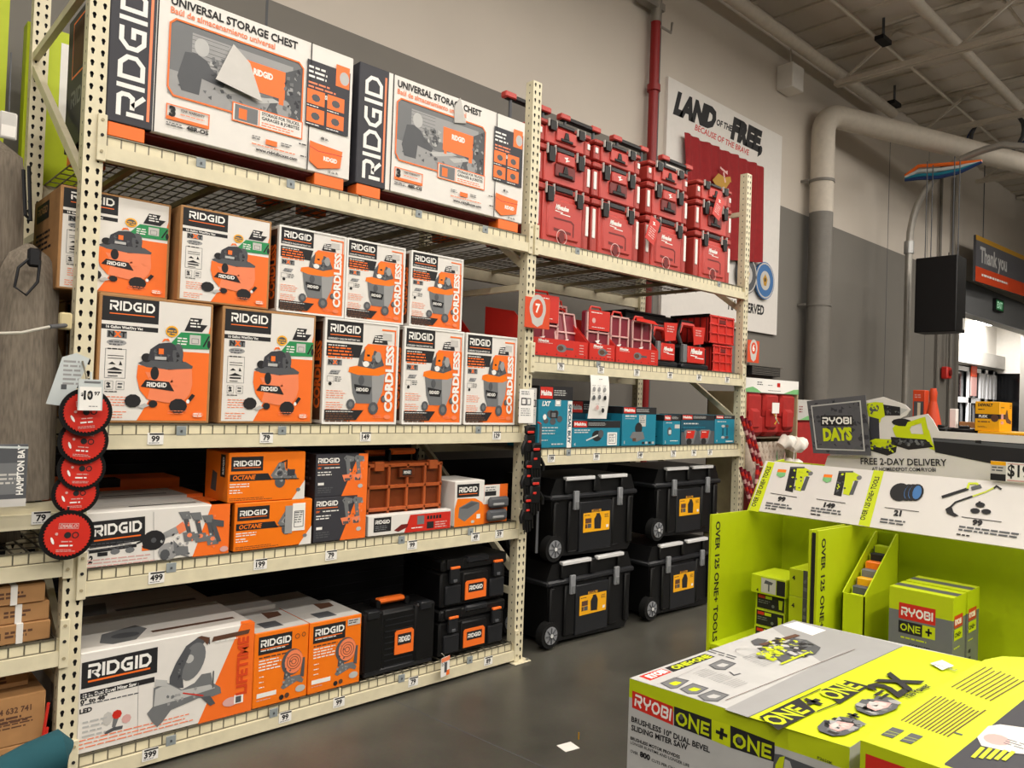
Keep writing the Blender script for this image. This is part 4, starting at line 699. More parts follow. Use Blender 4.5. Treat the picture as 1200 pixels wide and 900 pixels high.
def fan(lab, x0, x1, y, h, hand):
    w = x1-x0; P = front(w, h); P.rect(.02, h*.7, w*.68, h*.94, 'ink'); P.block('RIDGID', .032, h*.8, .035, 'paper', w=w*.55, st=.22); P.rect(.032, h*.765, w*.62, h*.778, 'orange'); P.greek(.032, h*.745, w*.5, .012, 1, 'paper', .4); P.greek(.025, h*.65, .17, .014, 1, 'brown', .5); P.greek(.025, h*.61, .13, .015, 4, 'paper', .4)
    for k in range(3): P.greek(.03, h*(.4-.07*k), .03, .01, 1, 'paper')
    P.rect(.02, h*.13, w*.42, h*.19, 'paper'); P.greek(.02, h*.09, .08, .01, 1, 'pinkw')
    P.poly([(w*.55, h*.3), (w*.58, h*.62), (w*.65, h*.62), (w*.68, h*.3)], 'g3'); P.poly([(w*.5, h*.2), (w*.6, h*.32), (w*.85, h*.32), (w*.93, h*.24), (w*.9, h*.2), (w*.8, h*.24), (w*.55, h*.17)], 'g2'); P.ell(w*.7, h*.52, w*.2, h*.18, 'g3', 20); P.ell(w*.73, h*.52, w*.17, h*.16, 'orangel', 20)
    mess(P, [(w*.52, h*.2), (w*.6, h*.6), (w*.68, h*.6), (w*.66, h*.3), (w*.9, h*.3), (w*.9, h*.22)], 14, .008, ['g3', 'g1', 'char'], 8)
    for q in (.75, .5, .25): P.ring(w*.73, h*.52, w*.17*q, .003, 'brown', 16)
    P.poly([(w*.86, h*.3), (w*.9, h*.55), (w*.94, h*.55), (w*.93, h*.28)], 'g3'); P.ell(w*.52, h*.07, .013, .013, 'ink', 10); P.ell(w*.62, h*.08, .013, .013, 'brown', 10); P.ell(w*.87, h*.13, .028, .018, 'g4', 12)
    if hand: P.ring(w*.78, h*.86, .012, .003, 'brown', 8); P.ring(w*.9, h*.87, .01, .003, 'brown', 8)
    else: P.rect(w*.72, h*.86, w*.97, h*.95, 'greyw'); P.greek(w*.74, h*.92, w*.2, .012, 2, 'ink')
    m = MB(); d = .36; m.box(-w/2, w/2, 0, d, 0, h, 'orangeb', .004); T = topp(w, h, d); T.rect(0, .003, w, d, 'greyw'); T.rect(w*.25, .05, w*.6, .15, 'g3'); T.poly([(w*.55, .2), (w*.6, .32), (w*.9, .3), (w*.85, .22)], 'brown'); m.ink(T); m.ink(P)
    return m.thing('fan_carton', lab, 'box', ((x0+x1)/2, y, za), 0, 'cartons picturing a round orange fan')
fan('orange fan carton with pen marks, left of the front pair', 1.68, 1.972, BY, .372, True); fan('orange fan carton with a pale sticker, right of the front pair', 1.978, 2.288, BY, .372, False)
m = carton(.3, .36, .39, 'greyw'); m.thing('fan_carton', 'grey topped fan carton standing behind the left front fan carton', 'box', (1.82, BY+.38, za), 0, 'cartons picturing a round orange fan')
m = carton(.3, .36, .34, 'greyw'); m.thing('fan_carton', 'grey topped fan carton standing behind the right front fan carton', 'box', (2.14, BY+.38, za), 0, 'cartons picturing a round orange fan')
def badge(t, x, z, w, h, y=-.004):
    m = MB(); m.prism([(-w/2, 0), (w/2, 0), (w/2, h-.012), (w/2-.012, h), (-w/2+.012, h), (-w/2, h-.012)], lambda u, v, d: (x+u, y-d, z+v), 0, .006, 'orange')
    P = Panel((x-w/2, y-.0062, z), (1, 0, 0), (0, 0, 1)); P.rect(w*.14, h*.38, w*.86, h*.84, 'ink'); P.block('RIDGID', w*.19, h*.5, h*.22, 'paper', w=w*.62, st=.24); m.ink(P); m.build('badge', t, 'orange badge lettered in white on black')
w, h, d = .51, .35, .2; t = thing('tool_case', 'flat black tool case with an orange handle, standing on the bottom shelf', 'case', (2.565, BY+.03, za))
m = MB(); m.box(-w/2, w/2, 0, d, 0, h, 'plastic', .02); m.box(-w/2+.01, -w*.23, -.012, d+.01, .02, h+.008, 'plastic', .012); m.box(w*.2, w/2-.01, -.012, d+.01, .02, h+.008, 'plastic', .012)
for k in range(9): m.box(-w*.2, w*.18, -.003, .0, .03+k*.033, .036+k*.033, 'plastic2')
m.box(-w/2+.02, w/2-.02, -.008, d, 0, .03, 'plastic2', .005); m.build('body', t)
m = MB(); m.box(-.13, -.1, .05, .13, h, h+.045, 'plastic', .006); m.box(.07, .1, .05, .13, h, h+.045, 'plastic', .006); m.box(-.11, .08, .06, .12, h+.02, h+.05, 'orange', .012); m.build('handle', t, 'orange carry handle')
for x in (-.19, .17): m = MB(); m.box(x-.04, x+.04, -.02, .03, h-.03, h+.015, 'plastic2', .005); m.build('latch', t)
badge(t, .03, .09, .13, .135, -.001)
def pro_box(lab, z, h):
    w, d = .525, .4; t = thing('tool_box', lab, 'toolbox', (3.115, BY+.03, z), 0, 'stacked black tool boxes with orange badges')
    m = MB(); m.box(-w/2, w/2, 0, d, 0, h*.72, 'plastic', .012); m.box(-w*.19, w*.2, -.012, .05, .02, h*.66, 'plastic', .008); m.box(-w/2+.03, -w*.22, -.015, .05, .02, h*.45, 'plastic2', .006); m.box(w*.23, w/2-.02, -.015, .05, .02, h*.45, 'plastic2', .006); m.build('body', t)
    m = MB(); m.box(-w/2-.005, w/2+.005, -.008, d, h*.73, h-.008, 'plastic', .012); m.box(-w*.14, w*.2, -.018, .05, h*.85, h-.004, 'plastic2', .01); m.box(-w/2+.03, -w*.2, -.02, .1, h*.78, h-.002, 'plastic', .006); m.build('lid', t)
    for x in (-w*.33, w*.34):
        m = MB(); m.box(x-.035, x+.035, -.026, 0, h*.5, h*.82, 'plastic2', .005); m.box(x-.014, x+.014, -.03, -.02, h*.52, h*.58, 'g3', .002); o = m.build('latch', t); m = MB(); m.box(x-.036, x+.036, -.03, -.01, h*.79, h*.84, 'orange', .003); m.build('latch_stripe', o, 'orange latch edge')
    badge(t, .0, .035, .17, h*.38, -.013); return t
pro_box('black tool box with two orange latches, bottom of the stack of two', za, .292); pro_box('black tool box with two orange latches, top of the stack of two', za+.294, .3)
# hanging tag by the bottom beam
q = onY(522, 781, YF-.05); m = MB(); m.box(-.04, .04, 0, .003, -.055, .055, 'paper'); P = Panel((-.04, 0, -.055), (1, 0, 0), (0, 0, 1)); P.rect(.05, 0, .08, .03, 'orange'); P.rect(.0, .085, .08, .11, 'orangel'); P.rect(.03, .02, .055, .08, 'g3'); P.greek(.005, .08, .04, .008, 3, 'g2'); m.ink(P); m.tube([(0, .002, .05), (.0, .02, .065), (0, .035, .07)], .0015, 'cord', 5)
m.thing('hang_tag', 'white and orange tag hanging on the bottom beam before the tool boxes', 'tag', q, math.radians(14))
# ================================================================ BAY 2 GOODS
z2d, z2b, z2a = DK['2d'], DK['2b'], DK['2a']
def logo(P, x, y, w):  # white script with a bolt under it
    P.text('Milwaukee', x, y, w*.24, 'paper', w=w, off=.05, shear=.3); P.line([(x, y-w*.1), (x+w*.55, y-w*.13), (x+w*.42, y-w*.2), (x+w*1.15, y-w*.22)], w*.05, 'paper')
def bolt(P, x, y, w):
    P.poly([(x, y+w*.3), (x+w*.7, y+w*.45), (x+w*.5, y+w*.15), (x+w, y+w*.1), (x+w*.2, y-w*.2), (x+w*.35, y+w*.1)], 'paper')
def case_body(t, w, d, h, lid):
    """red modular tool box: body, dark lid, two latches, white corner strips"""
    m = MB(); m.box(-w/2+.012, w/2-.012, .015, d, 0, h-lid, 'redq', .012); m.box(-w/2, -w/2+.06, .004, d, 0, h-lid-.01, 'redq', .01); m.box(w/2-.06, w/2, .004, d, 0, h-lid-.01, 'redq', .01); m.box(-w*.36, w*.36, .0, .03, .0, h-lid-.004, 'redp', .008)
    m.build('body', t)
    m = MB(); m.box(-w/2-.002, w/2+.002, -.004, d, h-lid, h-.012, 'redq', .01); m.box(-w*.3, w*.3, .02, d-.04, h-.014, h, 'plastic', .005); m.box(-w*.16, w*.16, -.012, .03, h-lid*.8, h-.01, 'plastic2', .006); m.box(-w*.36, -w*.16, -.007, .03, h-lid*.9, h-.02, 'redq', .004); m.box(w*.16, w*.36, -.007, .03, h-lid*.9, h-.02, 'redq', .004); m.build('lid', t, 'lid with a black top inlay')
    for s in (-1, 1):
        x = s*w*.27; lh = min(.1, h*.38); m = MB(); m.prism([(-.026, 0), (.026, 0), (.03, lh*.4), (.026, lh), (-.026, lh), (-.03, lh*.4)], lambda u, v, q: (x+u, -q, h-lid-lh+.03+v), .0, .026, 'plastic'); l = m.build('latch', t, 'black latch')
        m = MB(); [m.box(x+q-.004, x+q+.004, -.02, -.004, h-lid-lh*.2, h-.006, 'greyw', .001) for q in (-.036, .036)]; m.build('latch_rib', l)
        m = MB(); m.box(s*(w/2-.022)-.014, s*(w/2-.022)+.014, -.001, .008, .05 if h < .3 else .1, h-lid-.03, 'paper', .002); m.build('corner_strip', t, 'white strip')
def rolling(t):
    w, d, h = .545, .5, .4; case_body(t, w, d, h, .06)
    m = MB(); m.box(-.16, .16, -.012, .01, .03, .3, 'redp', .012); P = Panel((0, -.0125, 0), (1, 0, 0), (0, 0, 1)); logo(P, -.09, .23, .13)
    P.line([(-.1, .165), (.07, .165), (.095, .15), (.095, .06)], .012, 'darkred'); P.poly([(-.1, .1), (.07, .09), (.07, .07), (-.1, .08)], 'darkred'); P.ring(-.02, .045, .05, .006, 'pinkw', 20); P.ell(-.02, .045, .03, .035, 'darkred'); m.ink(P); m.build('front_panel', t)
    m = MB(); [m.cyl((x, .44, .2), (x, .44, 1.09), .013, 'g3', 8) for x in (-.13, .2)]; m.box(-.18, .25, .415, .465, 1.08, 1.12, 'plastic', .01); o = m.build('pull_handle', t, 'black telescoping pull handle'); [MB().box(a_, a_+.11, .41, .47, 1.085, 1.13, 'redp', .008).build('grip_end', o, 'red end of the pull handle') for a_ in (-.2, .16)]
    for s in (-1, 1): m = MB(); m.cyl((s*.25, .43, .07), (s*.285, .43, .07), .07, 'rubber', 18); m.build('wheel', t)
def big(t):
    case_body(t, .545, .4, .262, .055); m = MB(); m.box(-.085, .085, -.022, .01, .14, .215, 'redp', .008); m.box(-.1, .1, -.014, .01, .05, .14, 'darkred', .006); m.box(-.07, .07, -.02, 0, .055, .08, 'plastic', .004); m.prism([(-.03, 0), (.02, 0), (.008, .05), (-.018, .05)], lambda u, v, q: (u, -.014-q, .08+v), 0, .006, 'plastic')
    P = Panel((0, -.0225, 0), (1, 0, 0), (0, 0, 1)); bolt(P, -.03, .17, .06); m.ink(P); m.build('front_handle', t, 'front handle with a white bolt mark')
def med(t):
    case_body(t, .53, .38, .165, .045); m = MB(); m.box(-.1, .1, -.014, .01, .03, .115, 'redp', .006); m.box(-.06, .06, -.02, 0, .035, .055, 'plastic', .004); m.prism([(-.03, 0), (.02, 0), (.008, .045), (-.018, .045)], lambda u, v, q: (u, -.014-q, .055+v), 0, .006, 'plastic'); m.build('front_handle', t)
SX = ((3.79, 'nearest the middle post'), (4.365, 'second stack from the middle post'), (4.995, 'third stack from the middle post'), (5.665, 'beside the right end post'))
GZ = 'red modular tool boxes stacked on the top level'; rm = {}
for k, (x, wh) in enumerate(SX):
    for fn, nm, z, ds, lv in ((rolling, 'rolling_tool_box', 0, 'tall red rolling tool box, bottom of the stack %s', 0), (big, 'tool_box', .402, 'red tool box in the middle of the stack %s', 1), (med, 'tool_box', .666, 'shallow red tool box on top of the stack %s', 2)):
        lab = ds % wh; loc = (x, YF+.03, z2d+z)
        if lv not in rm: t = thing(nm, lab, 'toolbox', loc, 0, GZ); fn(t); rm[lv] = t
        else: dup(rm[lv], loc, 0, lab, GZ)
for px, py, lab in ((765, 270, 'red hang tag dangling between the second and third stack of red boxes'), (842, 243, 'red hang tag on the middle box beside the right end post')):
    q = onY(px, py, YF-.02); m = MB(); m.box(-.06, .06, 0, .003, -.1, .1, 'redb'); P = Panel((-.06, 0, -.1), (1, 0, 0), (0, 0, 1)); bolt(P, .03, .15, .05); P.greek(.02, .11, .08, .018, 5, 'pinkw'); m.ink(P); m.tube([(0, 0, .1), (.02, .0, .14), (.03, .02, .16)], .002, 'darkred', 5); m.thing('hang_tag', lab, 'tag', q, 0, None, (0, math.radians(22), 0))
# ---- display trays of parts organisers
def tray(x0, x1, lab, y=YF+.01, z=None, grp='red display trays holding organisers'):
    w = x1-x0; h = .118; z = z2b if z is None else z; t = MB(); t.box(-w/2, w/2, 0, .004, 0, h, 'redb'); t.box(-w/2, w/2, .004, .5, 0, .004, 'redb'); t.box(-w/2, w/2, .496, .5, 0, .25, 'red')
    for s in (-1, 1): t.prism([(0, 0), (.5, 0), (.5, .35), (.2, .3), (0, h)], lambda u, v, q: (s*w/2+q, u, v), -.002, .002, 'red')
    P = front(w, h); P.text('Milwaukee', .04, h*.78, .018, 'paper', w=.1, off=.04, shear=.3); P.greek(.04, h*.7, .15, .012, 1, 'pinkw'); P.ell(w*.5, h*.5, .05, .028, 'g2', 12); P.ell(w*.48, h*.5, .03, .018, 'brown', 10); P.rect(w*.58, h*.44, w*.72, h*.56, 'g3')
    for k in range(4): P.rect(w-.09, h*(.75-.17*k), w-.045, h*(.8-.17*k), 'pinkw')
    for k in range(6): P.ell(.03+(w-.06)*k/5, .014, .008, .005, 'darkred', 6)
    t.ink(P); return t.thing('display_tray', lab, 'tray', ((x0+x1)/2, y, z), 0, grp)
tray(3.53, 4.07, 'red display tray of organisers next to the middle post'); tray(4.09, 4.37, 'narrow red display tray, middle one of three'); tray(4.385, 4.9, 'red display tray of organisers left of the tool bags')
tray(3.0, 3.4, 'red display tray standing deep behind the white vacuum cartons', YF+.45, z2b-.02)
def red_org(lab, x, y, z, w=.25, h=.3, card=True, rz=0, tilt=0):
    t = thing('parts_organiser', lab, 'case', (x, y, z), 0, 'clear fronted red organisers in the trays', (math.radians(tilt), 0, rz))
    m = MB(); m.box(-w/2, w/2, .012, .07, 0, h, 'maroon', .012); m.build('tray', t)
    m = MB(); f = .014
    for a in (-w/2, -f/2, w/2-f): m.box(a, a+f, 0, .014, 0, h, 'pinkw', .003)
    for b in (0, h*.48, h-f): m.box(-w/2, w/2, 0, .014, b, b+f, 'pinkw', .003)
    P = Panel((0, -.0005, 0), (1, 0, 0), (0, 0, 1)); bolt(P, -.04, h*.22, .08); m.ink(P); m.build('lid', t, 'clear lid with pale dividers')
    if card: m = MB(); m.box(-w*.46, w*.46, -.006, -.002, h*.55, h*1.02, 'redb'); P = Panel((-w*.46, -.0065, h*.55), (1, 0, 0), (0, 0, 1)); P.greek(.02, h*.4, w*.6, .014, 1, 'paper'); P.ell(w*.2, h*.22, .02, .02, 'pinkw', 8); P.greek(.03, h*.06, w*.7, .01, 1, 'paper'); m.ink(P); m.build('card', t, 'red printed card')
    m = MB(); m.tube([(-w*.28, .04, h), (-w*.2, .04, h+.035), (w*.2, .04, h+.035), (w*.28, .04, h)], .008, 'redb', 6); m.build('handle', t); return t
red_org('large red organiser with a handle, behind the hanging bay sign', 3.73, YF+.12, z2b+.02, .3, .4); red_org('clear red organiser leaning in the tray by the middle post', 3.97, YF+.1, z2b+.04, .24, .3, False, 0, -12)
red_org('red organiser turned sideways at the right end of the first tray', 4.02, YF+.22, z2b+.05, .1, .34, False)
red_org('red organiser with a printed card in the narrow tray', 4.24, YF+.06, z2b+.05, .25, .31); red_org('clear organiser without a card, left one in the third tray', 4.5, YF+.07, z2b+.04, .22, .31, False); 
o = red_org('clear organiser in the third tray with its red card folded over', 4.77, YF+.07, z2b+.04, .24, .3, False); m = MB(); m.prism([(-.14, .0), (.1, -.04), (.12, .05), (-.08, .09)], lambda u, v, q: (u, -.05-q+v*.6, .29+v*.4), 0, .004, 'redb'); m.build('card', o, 'red card folded over the top')
red_org('upright organisers in the tray behind the white vacuum cartons', 3.2, YF+.55, z2b+.03, .26, .36, True)
# ---- tool bags
def tool_bag(lab, x, w, h, loc=None):
    t = thing('tool_bag', lab, 'bag', (x, YF+.05, z2b), 0, 'open black and red tool bags'); m = MB(); m.box(-w/2, w/2, .0, .26, 0, .2, 'plastic', .025); m.box(-w/2-.01, w/2+.01, -.01, .27, 0, .045, 'plastic2', .012); m.build('body', t)
    m = MB(); m.box(-w*.34, w*.34, -.014, .0, .05, .19, 'redb', .006); P = Panel((0, -.0145, 0), (1, 0, 0), (0, 0, 1)); logo(P, -w*.24, .13, w*.45); m.ink(P); m.build('front_pocket', t, 'red front patch with white lettering')
    m = MB(); m.box(-w*.5, -w*.36, -.012, .02, .05, .2, 'g2', .005); m.build('side_strap', t)
    m = MB(); m.tube([(-w*.36, .05, .19), (-w*.4, .08, h*.72), (-w*.2, .1, h), (w*.2, .1, h), (w*.4, .08, h*.72), (w*.36, .05, .19)], .02, 'plastic', 8); m.build('handle', t)
    m = MB(); m.tube([(-w*.35, .09, h*.75), (-w*.22, .1, h*.95), (w*.22, .1, h*.95), (w*.35, .09, h*.75)], .026, 'redb', 8); m.build('handle_wrap', t, 'red handle wrap')
    m = MB(); m.prism([(-.06, .0), (.08, .02), (.1, .16), (-.08, .15)], lambda u, v, q: (u, -.02-q, .2+v), 0, .004, 'redb'); P = Panel((-.06, -.0245, .2), (1, 0, 0), (0, 0, 1)); P.greek(.02, .12, .1, .02, 3, 'pinkw'); m.ink(P); m.build('hang_tag', t, 'red product tag')
    return t
tool_bag('smaller open tool bag, left of the two beside the trays', 5.07, .27, .33); tool_bag('larger open tool bag with an arched handle, right of the two', 5.47, .37, .4)
def crate(lab, x, y, z, w, h):
    m = MB(); d = .4; m.box(-w/2, w/2, 0, .012, 0, h, 'redb'); m.box(-w/2, w/2, d-.012, d, 0, h, 'redb'); m.box(-w/2, -w/2+.012, 0, d, 0, h, 'red'); m.box(w/2-.012, w/2, 0, d, 0, h, 'red'); m.box(-w/2, w/2, 0, d, 0, .012, 'red')
    for b in (0, h*.33, h*.64, h-.02): m.box(-w/2-.008, w/2+.008, -.01, .004, b, b+.014, 'red', .003)
    for a in (-w/2, -w*.18, w*.15, w/2-.014): m.box(a, a+.014, -.01, .002, 0, h, 'red', .003); 
    for b in range(6): m.box(-w/2-.008, -w/2, .02+b*.065, .03+b*.065, 0, h, 'darkred')
    m.box(-w*.16, w*.16, -.006, .002, h*.72, h*.86, 'darkred', .002); m.box(-w/2-.01, -w/2+.004, 0, d, h-.02, h+.006, 'plastic')
    return m.thing('storage_crate', lab, 'crate', (x, y, z), 0, 'stacked red plastic crates')
crate('red plastic crate, bottom of the stack against the right end post', 5.9, YF+.06, z2b, .3, .235); crate('red plastic crate, top of the stack against the right end post', 5.88, YF+.06, z2b+.243, .38, .245)
m = MB(); m.box(-.37, .37, 0, .3, 0, .43, 'darkred', .01); m.box(-.37, .37, -.01, .31, .4, .46, 'plastic', .008); m.box(-.36, .2, .0, .3, .46, .48, 'plastic2', .006)
m.thing('tool_chest', 'dark red tool chest with a black lid, behind the tool bags', 'toolbox', (5.33, YF+.4, z2b))
# ---- teal tool cartons
def teal_box(lab, x0, x1, h, d, deco, y=YF+.012, z=None, body='teal', strip=.3, name='tool_carton'):
    w = x1-x0; P = front(w, h); P.rect(0, h*(1-strip), w, h, 'ink'); lw = min(.14, w*.36); sh = h*strip; P.rect(.012, h-sh*.92, .012+lw, h-sh*.08, 'redb'); P.text('Makita', .018, h-sh*.68, min(sh*.4, lw*.26), 'paper', w=lw-.014, off=.05)
    P.greek(.025+lw, h-sh*.35, w*.4, sh*.16, 3, 'g4'); deco(P, w, h); L = left(w, h, d); L.rect(0, h*(1-strip), d, h, 'ink'); L.rect(.05, h*(1-strip*.8), .15, h*.97, 'redb'); L.greek(.05, h*.5, .2, .02, 4, 'teald')
    return carton(w, d, h, body, (P, L)).thing(name, lab, 'box', ((x0+x1)/2, y, z2a if z is None else z), 0, 'teal power tool cartons')
def d1(P, w, h):
    P.text('LXT', .03, h*.68, .03, 'paper', w=.075, off=.05, shear=.25); P.rect(w*.48, h*.68, w*.64, h*.78, 'paper'); P.frame(w*.5, h*.7, w*.62, h*.77, .003, 'g3'); P.rect(w*.86, 0, w, h*.77, 'paper'); P.text('SPECIAL BUY', w*.89, h*.72, .026, 'teald', w=h*.66, rot=-90, off=.05)
    for a, b, r in ((.35, .55, .035), (.5, .56, .03), (.22, .44, .025), (.62, .47, .028), (.42, .43, .03)): P.ell(w*a, h*b, r, r*.8, 'g3', 9)
    P.rect(w*.34, h*.48, w*.56, h*.6, 'ink'); P.rect(w*.38, h*.5, w*.5, h*.57, 'g2'); P.ell(w*.18, h*.5, .018, .02, 'paper', 8); P.greek(w*.1, h*.32, w*.5, .02, 3, 'frost', .35); P.greek(w*.1, h*.12, w*.2, .012, 1, 'frost'); P.greek(w*.4, h*.05, w*.4, .02, 1, 'frost')
teal_box('tall teal carton with a white special buy strip, beside the middle post', 3.6, 3.93, .42, .3, d1, strip=.22)
def d2(P, w, h):
    P.greek(.02, h*.62, w*.35, .016, 2, 'frost', .5); P.ell(w*.5, h*.42, .055, .04, 'ink', 12); P.line([(w*.52, h*.45), (w*.28, h*.25)], .01, 'frost'); P.ell(w*.58, h*.5, .03, .03, 'g3', 10); P.rect(w*.72, h*.05, w*.93, h*.55, 'paper'); P.frame(w*.75, h*.12, w*.9, h*.48, .004, 'g3'); P.greek(w*.76, h*.42, w*.12, .014, 4, 'g2'); P.text('4', .02, h*.06, .02, 'frost', off=.03)
teal_box('low wide teal carton with a white label, second from the middle post', 3.94, 4.465, .188, .3, d2, strip=.27)
teal_box('dark teal carton lying behind and above the low wide one, left', 3.94, 4.19, .3, .3, lambda P, w, h: None, YF+.33, body='teald', strip=.2); teal_box('dark teal carton lying behind the low wide one, right', 4.25, 4.62, .33, .3, lambda P, w, h: P.rect(w*.5, 0, w*.56, h*.7, 'teal'), YF+.33, body='teald', strip=.3)
def d3(P, w, h):
    P.greek(.03, h*.74, w*.35, .022, 1, 'frost', .6); P.greek(.03, h*.69, w*.3, .01, 1, 'frost'); P.rect(w*.48, h*.5, w*.68, h*.8, 'greyw'); P.greek(w*.5, h*.76, w*.15, .016, 4, 'g2'); P.ell(w*.47, h*.45, .045, .045, 'ink', 14); P.poly([(w*.22, h*.22), (w*.3, h*.36), (w*.6, h*.36), (w*.66, h*.18), (w*.4, h*.1)], 'g2'); P.rect(w*.3, h*.12, w*.4, h*.2, 'brown')
    for k in range(4): P.rect(w*(.58+.1*k), .012, w*(.65+.1*k), .03, 'g4' if k % 2 else 'ink')
    P.text('5', .02, h*.06, .02, 'frost', off=.03)
teal_box('square teal carton picturing a round black tool, middle of the shelf', 4.49, 4.905, .295, .32, d3, strip=.18)
def d4(P, w, h):
    P.greek(.03, h*.72, w*.4, .012, 1, 'frost', .6); P.ell(w*.35, h*.45, .03, .035, 'g3', 10); P.rect(w*.3, h*.36, w*.45, h*.5, 'frost'); P.rect(w*.65, h*.55, w*.95, h*.68, 'greyw'); P.text('2', .02, h*.06, .02, 'frost', off=.03); P.greek(w*.4, .03, w*.5, .012, 1, 'paper')
o = teal_box('small teal carton turned at an angle beside the square one', 5.0, 5.23, .24, .3, d4, strip=.2); o.location.x = 5.12; 
def d5(P, w, h):
    P.rect(0, 0, w, h*.45, 'g3'); P.greek(.03, h*.68, w*.5, .02, 1, 'frost', .5); P.greek(w*.05, h*.56, w*.7, .012, 1, 'teal', .5)
    for a in (.1, .54): P.poly([(w*(a+.05), h*.02), (w*(a-.02), h*.45), (w*(a+.05), h*.5), (w*(a+.3), h*.5), (w*(a+.36), h*.44), (w*(a+.26), h*.02)], 'g2'); P.poly([(w*(a+.03), h*.2), (w*(a+.06), h*.46), (w*(a+.3), h*.46), (w*(a+.26), h*.2)], 'redb'); P.greek(w*(a+.08), h*.4, w*.12, .014, 1, 'paper'); P.ell(w*(a+.13), h*.09, .04, .03, 'ink', 10)
teal_box('wide dark teal pack showing two red and black tools', 5.25, 5.735, .245, .22, d5, strip=.18, body='teald')
def d6(P, w, h):
    P.greek(.03, h*.76, w*.5, .014, 1, 'frost', .6)
    for b in (.62, .22): P.ell(w*.4, h*b, .03, .012, 'g4', 8); P.ell(w*.6, h*b, .03, .014, 'g3', 8)
    P.rect(w*.36, h*.3, w*.42, h*.55, 'teald'); P.rect(w*.58, h*.3, w*.64, h*.55, 'teald'); P.rect(w*.55, h*.05, w*.92, h*.1, 'frost'); P.text('4', .02, h*.06, .02, 'frost', off=.03)
teal_box('teal carton with small pictures against the right end post', 5.75, 6.06, .245, .3, d6, strip=.13)
# ---- printed sheet hanging from the beam
q = onY(702, 440, YF-.014); m = MB(); n = 8; vs = []
for i in range(n+1):
    for x in (-.1, .1): vs.append((x*(1+.03*i/n), -.004-.012*math.sin(i*.5), -.31*i/n))
m.add(vs, [(2*i, 2*i+1, 2*i+3, 2*i+2) for i in range(n)], 'paper'); P = Panel((-.1, -.02, -.3), (1, 0, 0), (0, 0, 1)); P.greek(.08, .27, .04, .01, 1, 'g3')
for a, b, cc in ((.03, .2, 'g1'), (.085, .2, 'g1'), (.145, .2, 'g1'), (.03, .14, 'g3'), (.09, .145, 'g2'), (.15, .14, 'ink'), (.07, .07, 'pinkw'), (.13, .05, 'ink')): P.ell(a, b, .016, .018, cc, 8); P.greek(a-.02, b+.025, .04, .006, 1, 'g2')
m.ink(P); m.thing('hanging_sheet', 'white printed sheet of tool pictures hanging below the middle beam', 'paper', q)
# ---- rolling chests on the floor
def mobile_chest():
    w, h, d = .93, .575, .55; t = thing('rolling_chest', '', 'chest', (0, 0, 0), 0, 'black rolling chests stacked on the floor')
    m = MB(); m.prism([(-w/2+.05, .03), (w/2-.07, .0), (w/2-.03, .05), (w/2-.012, h*.72), (-w/2+.012, h*.72), (-w/2+.04, .05)], lambda u, v, q: (u, q, v), .02, d, 'plastic')
    for a, b in ((-w*.31, -w*.2), (w*.2, w*.31), (-w*.47, -w*.42), (w*.4, w*.46)): m.box(a, b, -.002, .06, .05, h*.71, 'plastic', .01)
    m.box(-w*.19, w*.19, .0, .04, .04, h*.68, 'plastic2', .004); m.build('body', t)
    m = MB(); m.box(-w/2-.01, w/2+.01, -.005, d+.01, h*.72, h*.79, 'plastic2', .012); m.prism([(-w/2, h*.79), (w/2, h*.79), (w/2-.05, h-.01), (-w/2+.05, h-.01)], lambda u, v, q: (u, q, v), .02, d-.02, 'plastic')
    for a, b in ((-w*.36, -w*.3), (-.03, .03), (w*.3, w*.36)): m.box(a, b, -.004, .06, h*.8, h-.008, 'plastic', .008)
    lid = m.build('lid', t)
    for a, b in ((-w*.36, -.035), (.035, w*.36)): m = MB(); m.box(a, b, -.012, .03, h-.024, h+.002, 'alu', .004); m.build('rail', lid, 'bright aluminium rail')
    for x in (-w*.25, w*.27): m = MB(); m.box(x-.024, x+.024, -.022, 0, h*.6, h*.83, 'hub', .004); m.box(x-.015, x+.015, -.027, -.02, h*.62, h*.7, 'g2', .002); m.build('latch', t, 'grey metal latch')
    for y0 in (.0, .4):
        m = MB(); c0 = (-w/2+.03, y0-.01, .09); c1 = (-w/2+.03, y0+.05, .09); m.cyl(c0, c1, .088, 'rubber', 28); wh = m.build('wheel', t)
        m = MB(); m.tube([(c0[0], c0[1]-.006, c0[2]), (c0[0], c0[1]-.001, c0[2])], .06, 'hub', 24); 
        for k in range(8): a = 2*PI*k/8; m.bar((c0[0], c0[1]-.008, c0[2]), (c0[0]+.054*math.cos(a), c0[1]-.008, c0[2]+.054*math.sin(a)), .008, .006, 'g3')
        m.cyl((c0[0], c0[1]-.006, c0[2]), (c0[0], c0[1]-.014, c0[2]), .013, 'alu', 10); m.build('hub', wh, 'grey spoked hub')
    m = MB(); m.box(-.14, .15, -.003, .0, h*.3, h*.54, 'yellow', .001); m.box(-.05, .05, -.003, 0, h*.545, h*.575, 'yellow', .001); P = Panel((-.14, -.0032, h*.3), (1, 0, 0), (0, 0, 1)); P.poly([(.12, .02), (.115, .09), (.135, .115), (.18, .12), (.195, .09), (.19, .015)], 'ink'); P.rect(.138, .115, .175, .13, 'ink'); P.greek(.01, .12, .07, .012, 1, 'brown'); P.rect(.02, .03, .04, .06, 'brown'); P.rect(.045, .03, .085, .06, 'g3'); P.rect(.02, .065, .085, .1, 'brown'); P.rect(.25, .02, .275, .04, 'paper'); P.greek(.23, .115, .05, .01, 3, 'brown'); P.text('DEWALT', .095, .146, .016, 'brown', w=.09, off=.05); m.ink(P); m.build('label', t, 'yellow product label'); return t
